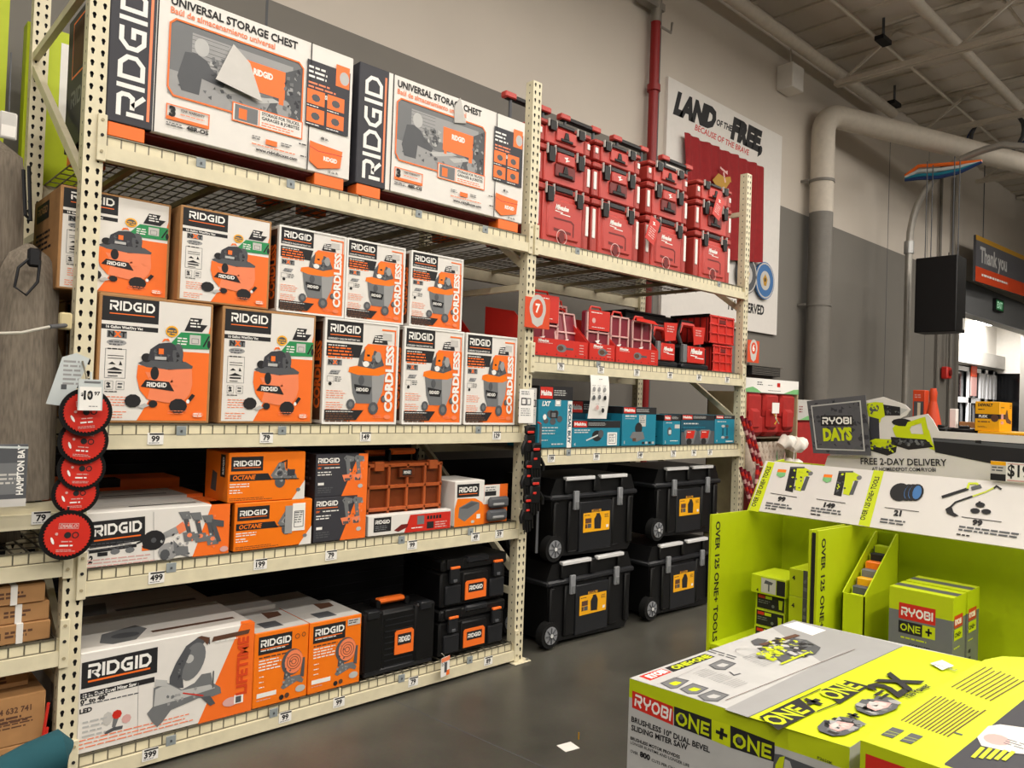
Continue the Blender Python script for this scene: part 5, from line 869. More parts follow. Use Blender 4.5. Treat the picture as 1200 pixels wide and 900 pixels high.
mc = mobile_chest(); CL = (('upper black rolling chest of the left stack, under the teal cartons', 4.245, .6), ('lower black rolling chest of the left stack, on the floor', 4.235, .012), ('upper black rolling chest of the right stack', 5.42, .625), ('lower black rolling chest of the right stack, half behind the lime display', 5.37, .012))
for k, (lab, x, z) in enumerate(CL):
    if k == 0: mc.location = (x, YF+.03, z); mc['label'] = lab
    else: dup(mc, (x, YF+.03, z), 0, lab)
# ---- bay signs and tags on the posts
def bay_sign(px, py, num, lab, s=.2, dz=.29):
    q = onY(px, py, YF-.035); m = MB(); m.box(-s/2, s/2, 0, .004, -dz/2, dz/2, 'hivis', .001); P = Panel((0, 0, 0), (1, 0, 0), (0, 0, 1)); P.poly([(-s*.3, -.0), (-s*.2, -.07), (0, -dz*.46), (s*.2, -.07), (s*.3, 0)], 'greyw'); P.ell(0, .03, s*.33, s*.4, 'greyw', 20); P.ell(0, .03, s*.21, s*.27, 'hivis', 18); P.text(num, 0, .005, .055, 'paper', al='c', off=.04); m.ink(P); m.box(-.02, .02, .004, .035, -.02, .02, 'g3'); m.thing('bay_sign', lab, 'sign', q)
bay_sign(630, 367, '7', 'orange bay sign with number 7 on the middle post', .23, .2); bay_sign(883, 412, '6', 'orange bay sign with a pointed pin, on the right end post', .2, .2)
q = onY(617, 476, YF-.03)
for k, (dx, w, h, c0) in enumerate(((0, .13, .22, 'paper'), (.06, .07, .24, 'greyw'))):
    m = MB(); m.box(-w/2, w/2, 0, .004, -h/2, h/2, c0); P = Panel((-w/2, 0, -h/2), (1, 0, 0), (0, 0, 1)); P.frame(.02, .12, .06, .16, .008, 'ink'); P.frame(.07, .12, .1 if w > .1 else .06, .16, .006, 'g3'); P.greek(.015, .2, w*.7, .014, 2, 'g2'); P.greek(.015, .09, w*.7, .014, 4, 'g1'); m.ink(P)
    m.thing('post_card', ['white printed card on the middle post beside the last vacuum carton', 'narrow grey card hanging behind the white card on the middle post'][k], 'card', (q.x+dx, q.y+.006*k, q.z))
# ---- work gloves on a hanging strip
def glove(mb_, x, y, z, s, flip):
    mb_.box(x-.045*s, x+.045*s, y-.014, y+.014, z-.12*s, z, 'plastic', .012)
    for k in range(4): a = x-.034*s+.0225*s*k; ln = (.06, .075, .07, .055)[k]*s; mb_.tube([(a, y, z-.11*s), (a+.003, y-.004, z-.11*s-ln)], .011*s, 'plastic', 7, .009*s)
    mb_.tube([(x+flip*.04*s, y, z-.05*s), (x+flip*.065*s, y-.005, z-.09*s), (x+flip*.062*s, y-.008, z-.125*s)], .013*s, 'plastic', 7, .01*s)
gs = thing('clip_strip', 'hanging strip on the middle post carrying the work gloves', 'strip', (3.575, YF-.04, 1.0)); m = MB(); m.box(-.01, .01, 0, .004, -.3, .55, 'g3'); m.build('strip_band', gs); m = MB(); m.cyl((0, .002, .55), (0, .03, .56), .006, 'redb', 8); m.build('hook', gs)
gp = ((621, 508, 'topmost'), (628, 528, 'second from the top'), (620, 548, 'third from the top'), (627, 568, 'fourth from the top'), (619, 588, 'lowest'))
for k, (px, py, wh) in enumerate(gp):
    q = onY(px, py, YF-.07-.012*(k % 2)); t = thing('work_glove', 'black and red work glove hanging on the strip, %s' % wh, 'glove', q, 0, 'work gloves on the hanging strip'); m = MB(); glove(m, 0, 0, 0, 1.05, 1 if k % 2 else -1); m.build('hand', t)
    m = MB(); m.box(-.042, .042, -.018, .018, -.005, .05, 'plastic', .01); m.box(-.038, .02, -.021, -.014, .0, .018, 'redb', .004); m.box(-.03, .0, -.019, -.012, -.06, -.045, 'redb', .003); m.build('cuff', t, 'red trimmed cuff')
# ================================================================ LEFT BAY (BAY 0) AND BLADES
def cover(lab, x, y, z, w, h, d, c, lean, seed, tape=.75):
    rnd = random.Random(seed); m = MB(); NZ, NA = 22, 28; vs = []; fs = []
    ph = [rnd.uniform(0, 6) for _ in range(4)]
    for i in range(NZ+1):
        v = i/NZ; k = (1-.18*v) if v < tape else (1-.18*v)*max(.12, math.sqrt(max(0, 1-((v-tape)/(1.001-tape))**2)))
        for j in range(NA):
            a = 2*PI*j/NA; r = abs(math.cos(a))**1.0; ca, sa = math.cos(a), math.sin(a)
            px = math.copysign(abs(ca)**.6, ca)*w/2*k; py = math.copysign(abs(sa)**.8, sa)*d/2*k
            f = 1+.05*math.sin(5*a+ph[0]+v*2)+.03*math.sin(9*a+ph[1]-v*3)+.02*math.sin(14*a+ph[2])
            vs.append((px*f+lean[0]*v, py*f+lean[1]*v, h*v))
    for i in range(NZ):
        for j in range(NA): l = (j+1) % NA; fs.append((i*NA+j, i*NA+l, (i+1)*NA+l, (i+1)*NA+j))
    fs += [tuple(range(NA))[::-1], tuple(NZ*NA+j for j in range(NA))]
    m.add(vs, fs, c); t = thing('umbrella_cover', lab, 'cover', (x, y, z)); m.build('fabric_sleeve', t); return t
zl = 1.225
t = cover('wrinkled grey fabric cover with a drawstring, standing next to the left post', .655, YF+.1, zl, .27, 1.075, .2, 'fabric', (.03, .12), 3, .8)
m = MB(); q = Vector((.03, .02, 1.0)); m.tube([(.03, -.02, 1.02), (-.03, -.03, .95), (-.04, -.03, .87), (0, -.035, .84), (.04, -.03, .9), (.045, -.03, .99)], .006, 'black', 6); m.build('drawstring', t, 'black drawstring')
m = MB(); m.box(.0, .05, -.035, -.01, .96, 1.04, 'black', .01); m.build('cord_stop', t)
t = cover('tall grey fabric cover at the left edge, rising above the shorter ones', .56, YF+.32, zl-.2, .3, 1.75, .22, 'fabric', (.0, .1), 5, .93)
m = MB(); m.tube([(.1, -.05, 1.6), (.11, -.08, 1.4), (.13, -.08, 1.38), (.12, -.05, 1.62)], .008, 'black', 6); m.build('drawstring', t, 'black drawstring')
t = cover('grey fabric cover behind, beside the left rear post', .6, YF+.55, zl-.2, .2, 1.7, .18, 'fabricd', (.02, .05), 9, .93)
t = cover('grey fabric cover leaning at the far left edge above the price beam', .36, YF-.02, zl, .34, 1.2, .18, 'fabric', (0, .12), 12, .9)
a = onY(-4, 522, YF-.13); b = onY(30, 594, YF-.13); w, h = b.x-a.x, a.z-b.z; m = MB(); m.box(0, w, 0, .01, 0, h, 'g3', .003); P = Panel((0, 0, 0), (1, 0, 0), (0, 0, 1)); P.rect(.0, .0, w, .03, 'greyw'); P.rect(0, h*.2, w*.75, h*.7, 'g2'); P.greek(.01, h*.5, w*.6, .016, 3, 'greyw'); P.text('HAMPTON BAY', w-.012, .045, .022, 'paper', w=h*.8, rot=90, off=.03); P.line([(0, h-.01), (w, h-.014)], .008, 'frost'); m.ink(P)
m.thing('plastic_sleeve', 'clear plastic package sleeve with white lettering at the left edge', 'package', (a.x, YF-.13, max(b.z, zl)))
# cord across the covers
m = MB(); A_ = onY(-10, 391, YF-.2); B_ = onY(58, 383, YF-.12); C_ = onY(80, 381, YF-.02); m.tube([A_, (A_+B_)/2+Vector((0, 0, -.01)), B_], .006, 'cord', 8); t = MB(); 
o = m.thing('safety_cord', 'pale cord with a clamp strung across the grey covers to the left post', 'cord', (0, 0, 0)); m = MB(); m.tube([B_, C_], .009, 'g3', 8); m.box(C_.x-.035, C_.x+.01, C_.y-.02, C_.y+.02, C_.z-.02, C_.z+.05, 'bgcream', .006); m.build('clamp', o, 'clamp hooked on the post')
# phone shaped tag and green cartons behind
q = onY(10, 147, YF+.02); m = MB(); m.box(-.03, .03, 0, .01, -.055, .055, 'greyw', .01); m.box(-.024, .024, -.002, 0, -.045, .0, 'white'); m.cyl((0, .005, .055), (0, .02, .3), .003, 'g3', 6); m.thing('security_tag', 'small white rounded tag hanging high at the left edge', 'tag', q)
for k, (x0, x1, y, z0, z1, lab) in enumerate(((.2, .735, YR+.06, 2.42, 3.78, 'tall lime green carton at the upper left edge behind the rack'), (.82, 1.12, YR+.06, 2.42, 3.68, 'lime green carton seen between the left rear post and brace'))):
    w, h = x1-x0, z1-z0; P = front(w, h); P.rrect = None; P.rect(w*.6, h*.6, w*.9, h*.93, 'paper') if k == 0 else P.rect(w*.55, h*.6, w*.9, h*.95, 'paper'); P.rect(w*.68, h*.66, w*.8, h*.88, 'lime'); P.text('my', w*.1, h*.12, .07, 'limel', off=.04) if 0 else None
    m = MB(); m.box(-w/2, w/2, 0, .1, 0, h, 'lime'); m.ink(P); o = m.build('carton', None); 
    tag(o, lab, 'box'); o.name = 'outdoor_tool_carton'; o.location = ((x0+x1)/2, y, z0)
m = MB(); m.box(.0, 1.3, 0, .3, 0, .05, 'creamd'); m.thing('wall_shelf', 'plain shelf on the wall under the lime green cartons', 'shelf', (0, YR+.03, 2.365))
# kraft cartons low left
def kraftbox(lab, x0, x1, y, z, h, d, strap=True, num=False, rz=0):
    w = x1-x0; P = front(w, h); P.greek(w-.16, h*.55, .1, .016, 2, 'brown', .6)
    if num: P.text('1004 632 741', w-.2, h*.66, .022, 'brown', w=.15, off=.03); P.greek(w-.2, h*.5, .16, .014, 3, 'brown', .4); P.frame(w-.36, h*.45, w-.32, h*.7, .004, 'brown'); P.greek(w-.3, h*.1, .1, .012, 1, 'brown')
    else: P.frame(w-.2, h*.3, w-.175, h*.62, .003, 'brown')
    m = carton(w, d, h, 'kraft', (P,)); t = m.thing('kraft_carton', lab, 'box', ((x0+x1)/2, y, z), rz, 'brown cartons on the left lower shelves')
    if strap: s = MB(); s.box(-.012, .012, -.003, d+.003, -.001, h+.002, 'white', .001); s.build('strap', t, 'white strap', (w/2-.11, 0, 0))
    return t
z0 = DK['0a']
kraftbox('flat brown carton with a white strap, bottom of three', .1, .79, YF+.02, z0, .078, .4); kraftbox('flat brown carton with a white strap, middle of three', .1, .785, YF+.03, z0+.079, .078, .4); kraftbox('flat brown carton with a white strap, top of three', .08, .765, YF+.02, z0+.158, .078, .4)
pl = MB(); pl.box(-.9, .9, 0, .9, 0, .1, 'kraftd'); pl.thing('pallet', 'low wooden pallet under the brown cartons at the lower left', 'pallet', (-.1, YF+.02, 0))
kraftbox('brown carton printed 1004 632 741, lower one of the stack', .1, .77, YF+.02, .1, .135, .5, False, True); kraftbox('brown carton printed 1004 632 741, on the lower one', .1, .785, YF+.02, .236, .2, .45, False, True); kraftbox('brown carton set back in shadow under the shelf', .12, .74, YF+.12, .437, .075, .35, False)
for k, zz in enumerate((.15, .25)):
    m = MB(); m.tube([(.775, YF-.006, zz), (.79, YF-.006, zz+.14)], .006, 'redb', 6); m.thing('red_cord', 'red plastic tie at the corner of the %s brown carton' % ('lower', 'upper')[k], 'cord', (0, 0, 0))
# ---- circular saw blade packs hanging in a chain
def blade(lab, px, py, r, yy, rz):
    q = onY(px, py, yy); t = thing('saw_blade_pack', lab, 'saw blade', q, 0, 'red saw blade packs hanging in a chain')
    N = 36; pts = [((r*(1.0 if k % 2 else .985))*math.cos(2*PI*k/N/1), (r*(1.0 if k % 2 else .985))*math.sin(2*PI*k/N)) for k in range(N)]
    m = MB(); m.cyl((0, 0, 0), (0, .008, 0), r, 'plastic', 40); m.build('carrier', t, 'black round carrier')
    N = 40; P = Panel((0, -.0006, 0), (1, 0, 0), (0, 0, 1)); T = [((r*(.86 if k % 2 else .8))*math.cos(2*PI*k/(2*N)+(.06 if k % 2 else 0)), (r*(.86 if k % 2 else .8))*math.sin(2*PI*k/(2*N)+(.06 if k % 2 else 0))) for k in range(2*N)]
    m = MB(); m.prism(T, lambda u, v, d: (u, -d, v), 0, .003, 'redb'); P.O = Vector((0, -.0032, 0)); P.ell(0, 0, r*.13, r*.13, 'ink', 14); P.ring(r*.28, 0, r*.11, r*.04, 'ink', 12); P.text('DIABLO', 0, r*.3, r*.13, 'pinkw', w=r*.62, off=.05, al='c', shear=.1) ; P.frame(-r*.35, r*.26, r*.35, r*.47, r*.02, 'pinkw')
    P.greek(-r*.2, -r*.28, r*.5, r*.1, 1, 'pinkw'); P.greek(-r*.25, -r*.45, r*.5, r*.14, 1, 'paper'); P.greek(-r*.35, -r*.6, r*.7, r*.06, 2, 'pinkw'); P.ell(-r*.52, -r*.22, r*.05, r*.16, 'paper', 8, rot=.4); P.ell(-r*.4, r*.05, r*.06, r*.06, 'pinkw', 8); m.ink(P); b = m.build('blade', t, 'red toothed blade')
    b.rotation_euler = (0, rz, 0)
    m = MB(); m.tube([(0, .004, r*.92), (0, .004, r*1.12)], .004, 'ink', 6); m.build('clip', t); return t
blade('topmost red saw blade pack, behind the white price ticket', 101, 483, .098, YF-.15, -.1); blade('second red saw blade pack from the top', 98, 517, .094, YF-.125, .1); blade('third red saw blade pack from the top', 96, 549, .09, YF-.11, .05); blade('fourth red saw blade pack from the top', 89, 578, .088, YF-.1, 0); blade('lowest red saw blade pack, hanging apart at the bottom', 79, 627, .1, YF-.13, .08)
q = onY(106, 465, YF-.19); m = MB(); m.box(-.045, .045, 0, .003, -.055, .07, 'frost'); m.tube([(0, .003, .06), (0, .01, .1)], .004, 'frost', 6); P = Panel((-.045, 0, -.055), (1, 0, 0), (0, 0, 1)); P.rect(.005, .0, .085, .095, 'paper'); P.text('$', .01, .058, .012, 'ink', off=.04); P.text('10', .02, .045, .032, 'ink', w=.034, off=.06); P.text('97', .058, .062, .014, 'ink', off=.04); P.rect(.02, .11, .08, .118, 'g2'); P.greek(.04, .015, .035, .007, 1, 'g2'); m.ink(P); m.thing('price_ticket', 'white price ticket reading $10.97 in front of the top blade', 'ticket', q, 0)
q = onY(88, 448, YF-.1); m = MB(); m.prism([(-.1, -.09), (-.02, -.1), (.05, .1), (.0, .12), (-.05, .1)], lambda u, v, d: (u, d, v), 0, .004, 'frost'); P = Panel((0, 0, 0), (1, 0, 0), (0, 0, 1)); P.greek(-.045, .08, .07, .018, 6, 'g1'); P.rect(-.05, -.03, -.03, -.01, 'g3'); m.ink(P); m.thing('plastic_pouch', 'clear plastic document pouch hanging at a slant left of the blades', 'pouch', q)
m = MB(); m.tube([(.835, YF-.02, 1.78), (.835, YF-.1, 1.8), (.835, YF-.17, 1.74), (.84, YF-.19, 1.66)], .004, 'wire', 6); m.thing('peg_hook', 'thin wire hook on the left post holding the blade chain', 'hook', (0, 0, 0))
t = thing('clip_strip', 'thin dark strip behind the red blade packs, hung from the wire hook', 'strip', (0, 0, 0)); m = MB(); m.tube([(.845, YF-.17, 1.73), (.87, YF-.105, 1.6), (.865, YF-.075, 1.45), (.845, YF-.07, 1.3), (.835, YF-.085, 1.15)], .006, 'black', 6); m.build('strip_band', t)
# ---- teal fabric corner in the near foreground
t = thing('cart_cushion', 'dark teal padded edge poking in at the bottom left corner', 'cushion', (0, 0, 0)); y = 1.6
pts = [onY(px, py, y) for px, py in ((-60, 912), (10, 882), (40, 866), (74, 850))]; m = MB()
m.tube([p-Vector((0, 0, .045)) for p in pts]+[pts[-1]+Vector((.008, 0, -.05))], [.04, .04, .04, .038, .02], 'cloth_teal', 16); m.box(-.15, .38, y-.03, y+.03, .9, 1.0, 'cloth_teal', .02); m.box(-.15, .36, y-.02, y+.02, .0, .92, 'g3'); m.build('padding', t)
# ================================================================ LIME DISPLAY
NY = Vector((0, -1, 0)); UZ = Vector((0, 0, 1))
dt = thing('product_display', 'lime green corrugated display stand with white tilted price signs and a header card', 'display', (3.5, 1.2, 0)); DL = Vector((3.5, 1.2, 0))
XF, XB, YL, YM, YR_ = 3.14, 3.82, 1.972, 1.462, .22
def dpart(m, name, label=None): return m.build(name, dt, label)
def divider(y, th, name, txt=True):
    m = MB(); out = [(XF, 0.0), (XB, 0.0), (XB, 1.44), (3.63, 1.42), (3.475, 1.195), (XF, 1.2)]
    m.prism(out, lambda u, v, d: (u-DL.x, y+d-DL.y, v), 0, th, 'lime')
    P = Panel((XF, y, 0), (1, 0, 0), UZ); P.text('OVER 125 ONE+ TOOLS', .035, 1.165, .036, 'ink', w=.565, rot=-90, off=.03)
    if txt: m.ink(P, DL)
    return dpart(m, name)
divider(YL, .012, 'side_panel'); divider(YM, .01, 'divider_panel'); divider(YM+.03, .01, 'divider_panel', False); divider(YR_, .012, 'side_panel', False)
m = MB(); m.box(XF+.003-DL.x, XF+.006-DL.x, YM+.012-DL.y, YM+.028-DL.y, 0, 1.19, 'ink'); dpart(m, 'gap_shade', 'dark strip standing in for shade between the two divider walls')  # shade of the gap put in as a dark strip
m = MB(); m.box(XB-DL.x, XB+.012-DL.x, YR_-DL.y, YL+.012-DL.y, 0, 1.43, 'lime'); dpart(m, 'back_panel')
m = MB(); m.box(XF+.01-DL.x, XB-.001-DL.x, YR_+.014-DL.y, YM-.001-DL.y, .58, .6, 'lime'); m.box(XF+.01-DL.x, XB-.001-DL.x, YM+.042-DL.y, YL-.001-DL.y, .58, .6, 'lime'); dpart(m, 'shelf')
m = MB(); m.box(XF+.02-DL.x, XF+.03-DL.x, YR_+.014-DL.y, YL-.001-DL.y, 0, .579, 'lime'); dpart(m, 'lower_front')
# tilted price sign
TU = Vector((.15, 0, .24)).normalized(); TO = Vector((3.47, 1.97, 1.2)); S = Panel(TO, NY, TU); Wd = 1.97-YR_+.02; Hs = .282
def spt(u, v, d): return S.O+S.ux*u+S.uy*v-S.n*d-DL
m = MB(); m.prism([(0, 0), (Wd, 0), (Wd, Hs), (0, Hs)], spt, .0, .008, 'whitew'); P = S
P.ppoly([(878, 598), (889, 600), (908, 542), (900, 541)], 'limel'); P.ppoly([(1006, 615), (1019, 617.5), (1036, 552), (1024, 551)], 'limel')
P.ptext('OVER 125 ONE+ TOOLS', (885, 594), (904, 547), 5, 'ink', off=.03); P.ptext('OVER 125 ONE+ TOOLS', (1013, 610), (1031, 559), 5, 'ink', off=.03)
def nailer(x, y, s=1.0):
    f = lambda L: [(x+a*s, y+b*s) for a, b in L]
    P.ppoly(f([(5, -1), (14, -1), (8, 28), (-1, 26)]), 'ink'); P.ppoly(f([(13, 0), (22, -1), (31, 4), (30, 8), (22, 10), (18, 27), (10, 25)]), 'limel'); P.ppoly(f([(24, 9), (28, 10), (22, 26), (17, 26)]), 'g3'); P.ell(*P.p(x+29*s, y+6*s), .012, .012, 'g2', 10); P.ppoly(f([(5, -2), (22, -2), (22, 0), (5, 0)]), 'g3')
nailer(921, 549); nailer(978, 554); mess(P, P.P([(924, 550), (948, 552), (938, 574), (922, 574)]), 14, .008, ['char', 'g3', 'lime'], 2); mess(P, P.P([(981, 555), (1005, 557), (995, 579), (979, 579)]), 14, .008, ['char', 'g3', 'lime'], 4)
for x, y in ((912, 550), (966, 556)): P.ppoly([(x, y), (x+10, y+.7), (x+9, y+4), (x-1, y+3.4)], 'orangeb'); P.ppoly([(x-1, y+3.4), (x+9, y+4), (x+8, y+8), (x+3, y+10), (x-2, y+7)], 'ltgreen')
P.pline([(903, 578), (934, 583)], .003, 'ink'); P.ptext('99', (911, 587), (920, 588), 5, 'ink', off=.06); P.pline([(957, 585), (991, 590)], .003, 'ink'); P.ptext('149', (965, 594), (978, 596), 5, 'ink', off=.06)
P.pline([(1037, 595), (1077, 600)], .003, 'ink'); P.ptext('21', (1047, 604), (1056, 605), 6, 'ink', off=.06); P.pline([(1127, 606), (1174, 612)], .003, 'ink'); P.ptext('99', (1139, 615), (1151, 616.5), 6, 'ink', off=.06)
for a, b, w_ in (((898, 590), 0, .14), ((951, 596), 0, .16), ((1032, 609), 0, .12), ((1124, 618), 0, .27)):
    u, v = P.p(*a); P.greek(u, v, w_, .014, 2, 'g3', .5)
for a in ((897, 596), (950, 603), (1121, 627)): u, v = P.p(*a); P.greek(u, v, .06, .012, 1, 'ink', .5)
P.ell(*P.p(1055, 577), .042, .045, 'ink', 18)
for k in range(3): P.ell(*P.p(1064+5*k, 577.5), .03, .042, 'ink', 14); P.ell(*P.p(1065+5*k, 577.5), .018, .034, 'blue', 12)
P.pline([(1104, 583), (1135, 573)], .013, 'ink'); P.pline([(1134, 573), (1136, 567), (1145, 567), (1148, 571)], .009, 'limel'); P.ppoly([(1138, 571), (1149, 568), (1151, 572), (1139, 575)], 'g3')
P.pline([(1113, 596), (1120, 589), (1140, 582)], .008, 'ink'); P.pline([(1140, 582), (1155, 577), (1165, 572), (1168, 570)], .006, 'limel'); P.pline([(1165, 573), (1168, 570), (1174, 574)], .007, 'ink'); P.ppoly([(1108, 597), (1115, 593), (1118, 601), (1124, 605), (1119, 606), (1110, 602)], 'ink')
for x, y in ((1149, 592), (1143, 599), (1156, 600)): P.ell(*P.p(x, y), .018, .012, 'ink', 9)
P.pline([(1148, 588), (1149, 592)], .008, 'ink')
m.ink(P, DL); dpart(m, 'price_sign', 'white tilted sign with tool pictures and prices')
# header board
HB = Panel((3.66, 1.97, 0), NY, UZ)
def hpt(u, v, d): return HB.O+HB.ux*u+HB.uy*v-HB.n*d-DL
m = MB(); m.prism(HB.P([(962, 560), (970, 534), (1012, 533), (1012, 470), (1035, 465), (1060, 474), (1067, 480), (1062, 487), (1051, 492), (1075, 487), (1087, 485), (1093, 492), (1100, 505), (1200, 511), (1290, 517), (1290, 590)]), hpt, 0, .006, 'whitew'); P = HB
P.ppoly([(1014, 473), (1026, 471), (1035, 472), (1037, 488), (1033, 490), (1031, 496), (1027, 490), (1018, 488)], 'limel'); P.ppoly([(1035, 474), (1055, 477), (1055, 487), (1037, 487)], 'ink'); P.ppoly([(1055, 478), (1064, 480), (1055, 486)], 'g4'); P.ppoly([(1019, 488), (1030, 491), (1031, 516), (1018, 518)], 'char'); P.ppoly([(1020, 477), (1030, 476), (1030, 482), (1020, 482)], 'g3')
P.ppoly([(1018, 517), (1026, 514), (1045, 515), (1051, 519), (1051, 525), (1040, 527), (1018, 523)], 'limel'); P.ppoly([(1018, 522), (1040, 526), (1051, 523), (1050, 530), (1040, 534), (1020, 528)], 'ink')
P.ppoly([(1048, 508), (1046, 502), (1052, 494), (1062, 492), (1066, 496), (1064, 514), (1050, 512)], 'limel'); P.ell(*P.p(1057, 495), .045, .018, 'ink', 10); P.pline([(1063, 503), (1066, 497), (1082, 492), (1086, 512), (1066, 511)], .022, 'limel', 1); P.ppoly([(1083, 496), (1089, 505), (1092, 516), (1097, 528), (1090, 526), (1083, 514)], 'limel'); P.ppoly([(1044, 512), (1085, 515), (1094, 524), (1065, 527), (1045, 521)], 'ink')
P.ppoly([(1093, 513), (1200, 520), (1290, 527), (1290, 567), (1200, 551), (1096, 530)], 'ink'); P.ppoly([(1093, 514), (1200, 521), (1290, 528), (1290, 534), (1200, 526), (1094, 517)], 'g3'); P.ppoly([(1143, 516), (1150, 516), (1150, 520), (1143, 519)], 'black'); mess(P, P.P([(1016, 473), (1034, 473), (1034, 488), (1019, 487)]), 14, .008, ['lime', 'g3', 'limel'], 3); mess(P, P.P([(1036, 476), (1054, 478), (1054, 486), (1037, 486)]), 14, .008, ['g3', 'char', 'g2'], 4); mess(P, P.P([(1048, 514), (1088, 517), (1090, 524), (1050, 520)]), 20, .01, ['g3', 'char', 'g2'], 5); mess(P, P.P([(1020, 516), (1048, 517), (1048, 530), (1022, 527)]), 22, .009, ['lime', 'char', 'limel', 'g3'], 8)
P.ptext('FREE 2-DAY DELIVERY', (1009, 544), (1110, 546), 7.2, 'ink', off=.015); P.ptext('AT HOMEDEPOT.COM/RYOBI', (1022, 551.5), (1097, 552.5), 4, 'ink', off=.015)
m.ink(P, DL); dpart(m, 'header_board', 'white cut-out header with a lime drill and blower')
CP = Panel((3.63, 1.97, 0), NY, UZ)
def cpt(u, v, d): return CP.O+CP.ux*u+CP.uy*v-CP.n*d-DL
m = MB(); m.prism(CP.P([(945.5, 470), (1014, 463), (1020.5, 534), (953, 531)]), cpt, 0, .006, 'sign_grey'); P = CP
mess(P, P.P([(948, 473), (1012, 466), (1018, 531), (955, 528)]), 160, .014, ['char', 'g3', 'sign_grey'], 9); P.pline([(951, 476), (1008, 470), (1013, 528), (957, 526)], .006, 'g4', 1); P.ppoly([(962, 487), (999, 487), (1000, 499), (962, 499)], 'ink'); P.ptext('RYOBI', (964, 497), (998, 497), 8, 'paper', blk=1, st=.22); P.ptext('DAYS', (965, 516), (999, 515), 13, 'limel', off=.06)
m.ink(P, DL); dpart(m, 'header_card', 'dark square card lettered in white and lime')
m = MB(); a = onX(1161, 540, 3.60); b = onX(1245, 570, 3.60); m.box(3.6-DL.x, 3.606-DL.x, b.y-DL.y, a.y-DL.y, b.z, a.z, 'paper'); P = Panel((3.6, a.y, b.z), NY, UZ); h_ = a.z-b.z; P.rect(0, 0, .055, h_, 'greyw'); P.rect(0, 0, .055, h_*.35, 'ink'); P.rect(0, h_*.8, .055, h_, 'yellow'); P.greek(.005, h_*.65, .045, .012, 2, 'g3'); P.rect(.06, h_*.9, .3, h_*.95, 'pinkw'); P.text('$19', .061, h_*.28, .046, 'ink', off=.025, w=.075); P.rect(.06, .003, .3, .008, 'pinkw'); m.ink(P, DL); dpart(m, 'price_card', 'price card reading $19')
# goods in the bays
def faceX(y0, y1, z, x): return Panel((x, y1, z), NY, UZ)
def xbox(name, lab, x, y0, y1, z, d, h, c, deco=None, grp=None, sidec=None, rz=0, topd=None):
    """carton whose printed face looks toward -x; origin at base centre of the face"""
    w = y1-y0; m = MB(); m.box(0, d, -w/2, w/2, 0, h, c, .002)
    if sidec: m.box(-.0005, d+.0005, -w/2-.0005, -w/2+.04, -.0001, h+.0003, sidec)
    P = Panel((0, w/2, 0), NY, UZ)
    if deco: deco(P, w, h); m.ink(P)
    if topd: T = Panel((0, w/2, h), NY, (1, 0, 0)); T2 = Panel((0, -w/2, h), (1, 0, 0), (0, 1, 0)); topd(T2, d, w); m.ink(T2)
    return m.thing(name, lab, 'box', (x, (y0+y1)/2, z), rz, grp)
def darkface(P, w, h):
    P.rect(w*.06, h*.06, w*.97, h*.94, 'ink'); P.rect(w*.1, h*.68, w*.32, h*.86, 'redb'); P.rect(w*.34, h*.68, w*.56, h*.86, 'limel'); P.greek(w*.1, h*.5, w*.4, h*.12, 2, 'g2'); P.ell(w*.6, h*.3, w*.05, h*.1, 'g2', 8); P.poly([(w*.8, h*.2), (w*.78, h*.75), (w*.92, h*.75), (w*.9, h*.2)], 'lime')
gL = 'small lime and dark accessory boxes'; wh = ('bottom', 'second from the bottom', 'third from the bottom', 'fourth from the bottom')
for k in range(3): xbox('accessory_box', 'small dark and lime box in the left stack of the display, %s' % wh[k], 3.36+.004*k, 1.715, 1.865, .6+.078*k, .2, .077, 'lime', darkface, gL)
def pic(P, w, h): P.rect(w*.3, h*.1, w*.72, h*.9, 'greyw'); P.poly([(w*.38, h*.6), (w*.42, h*.8), (w*.64, h*.72), (w*.6, h*.58)], 'g3'); P.rect(w*.5, h*.2, w*.54, h*.6, 'g3'); P.rect(w*.74, h*.1, w*.98, h*.9, 'ink'); P.text('4', w*.16, h*.1, h*.16, 'ink', off=.05)
xbox('accessory_box', 'lime box with a small white picture on top of the left stack', 3.34, 1.7, 1.875, .834, .22, .085, 'lime', pic, gL)
def pic2(P, w, h): P.rect(w*.36, 0, w, h, 'g3'); mess(P, [(w*.4, h*.1), (w*.95, h*.1), (w*.95, h*.9), (w*.4, h*.9)], 20, .012, ['ink', 'g2', 'lime', 'char'], 3); P.poly([(w*.6, h*.7), (w*.75, h*.25), (w*.92, h*.75), (w*.75, h*.5)], 'limel'); P.text('4', w*.08, h*.6, h*.14, 'ink', off=.05)
for k in range(3): xbox('accessory_box', 'lime and grey box in the right stack of the display, %s' % ('bottom', 'middle', 'top')[k], 3.36, 1.51, 1.695, .6+.126*k, .22, .125, 'lime', pic2, gL)
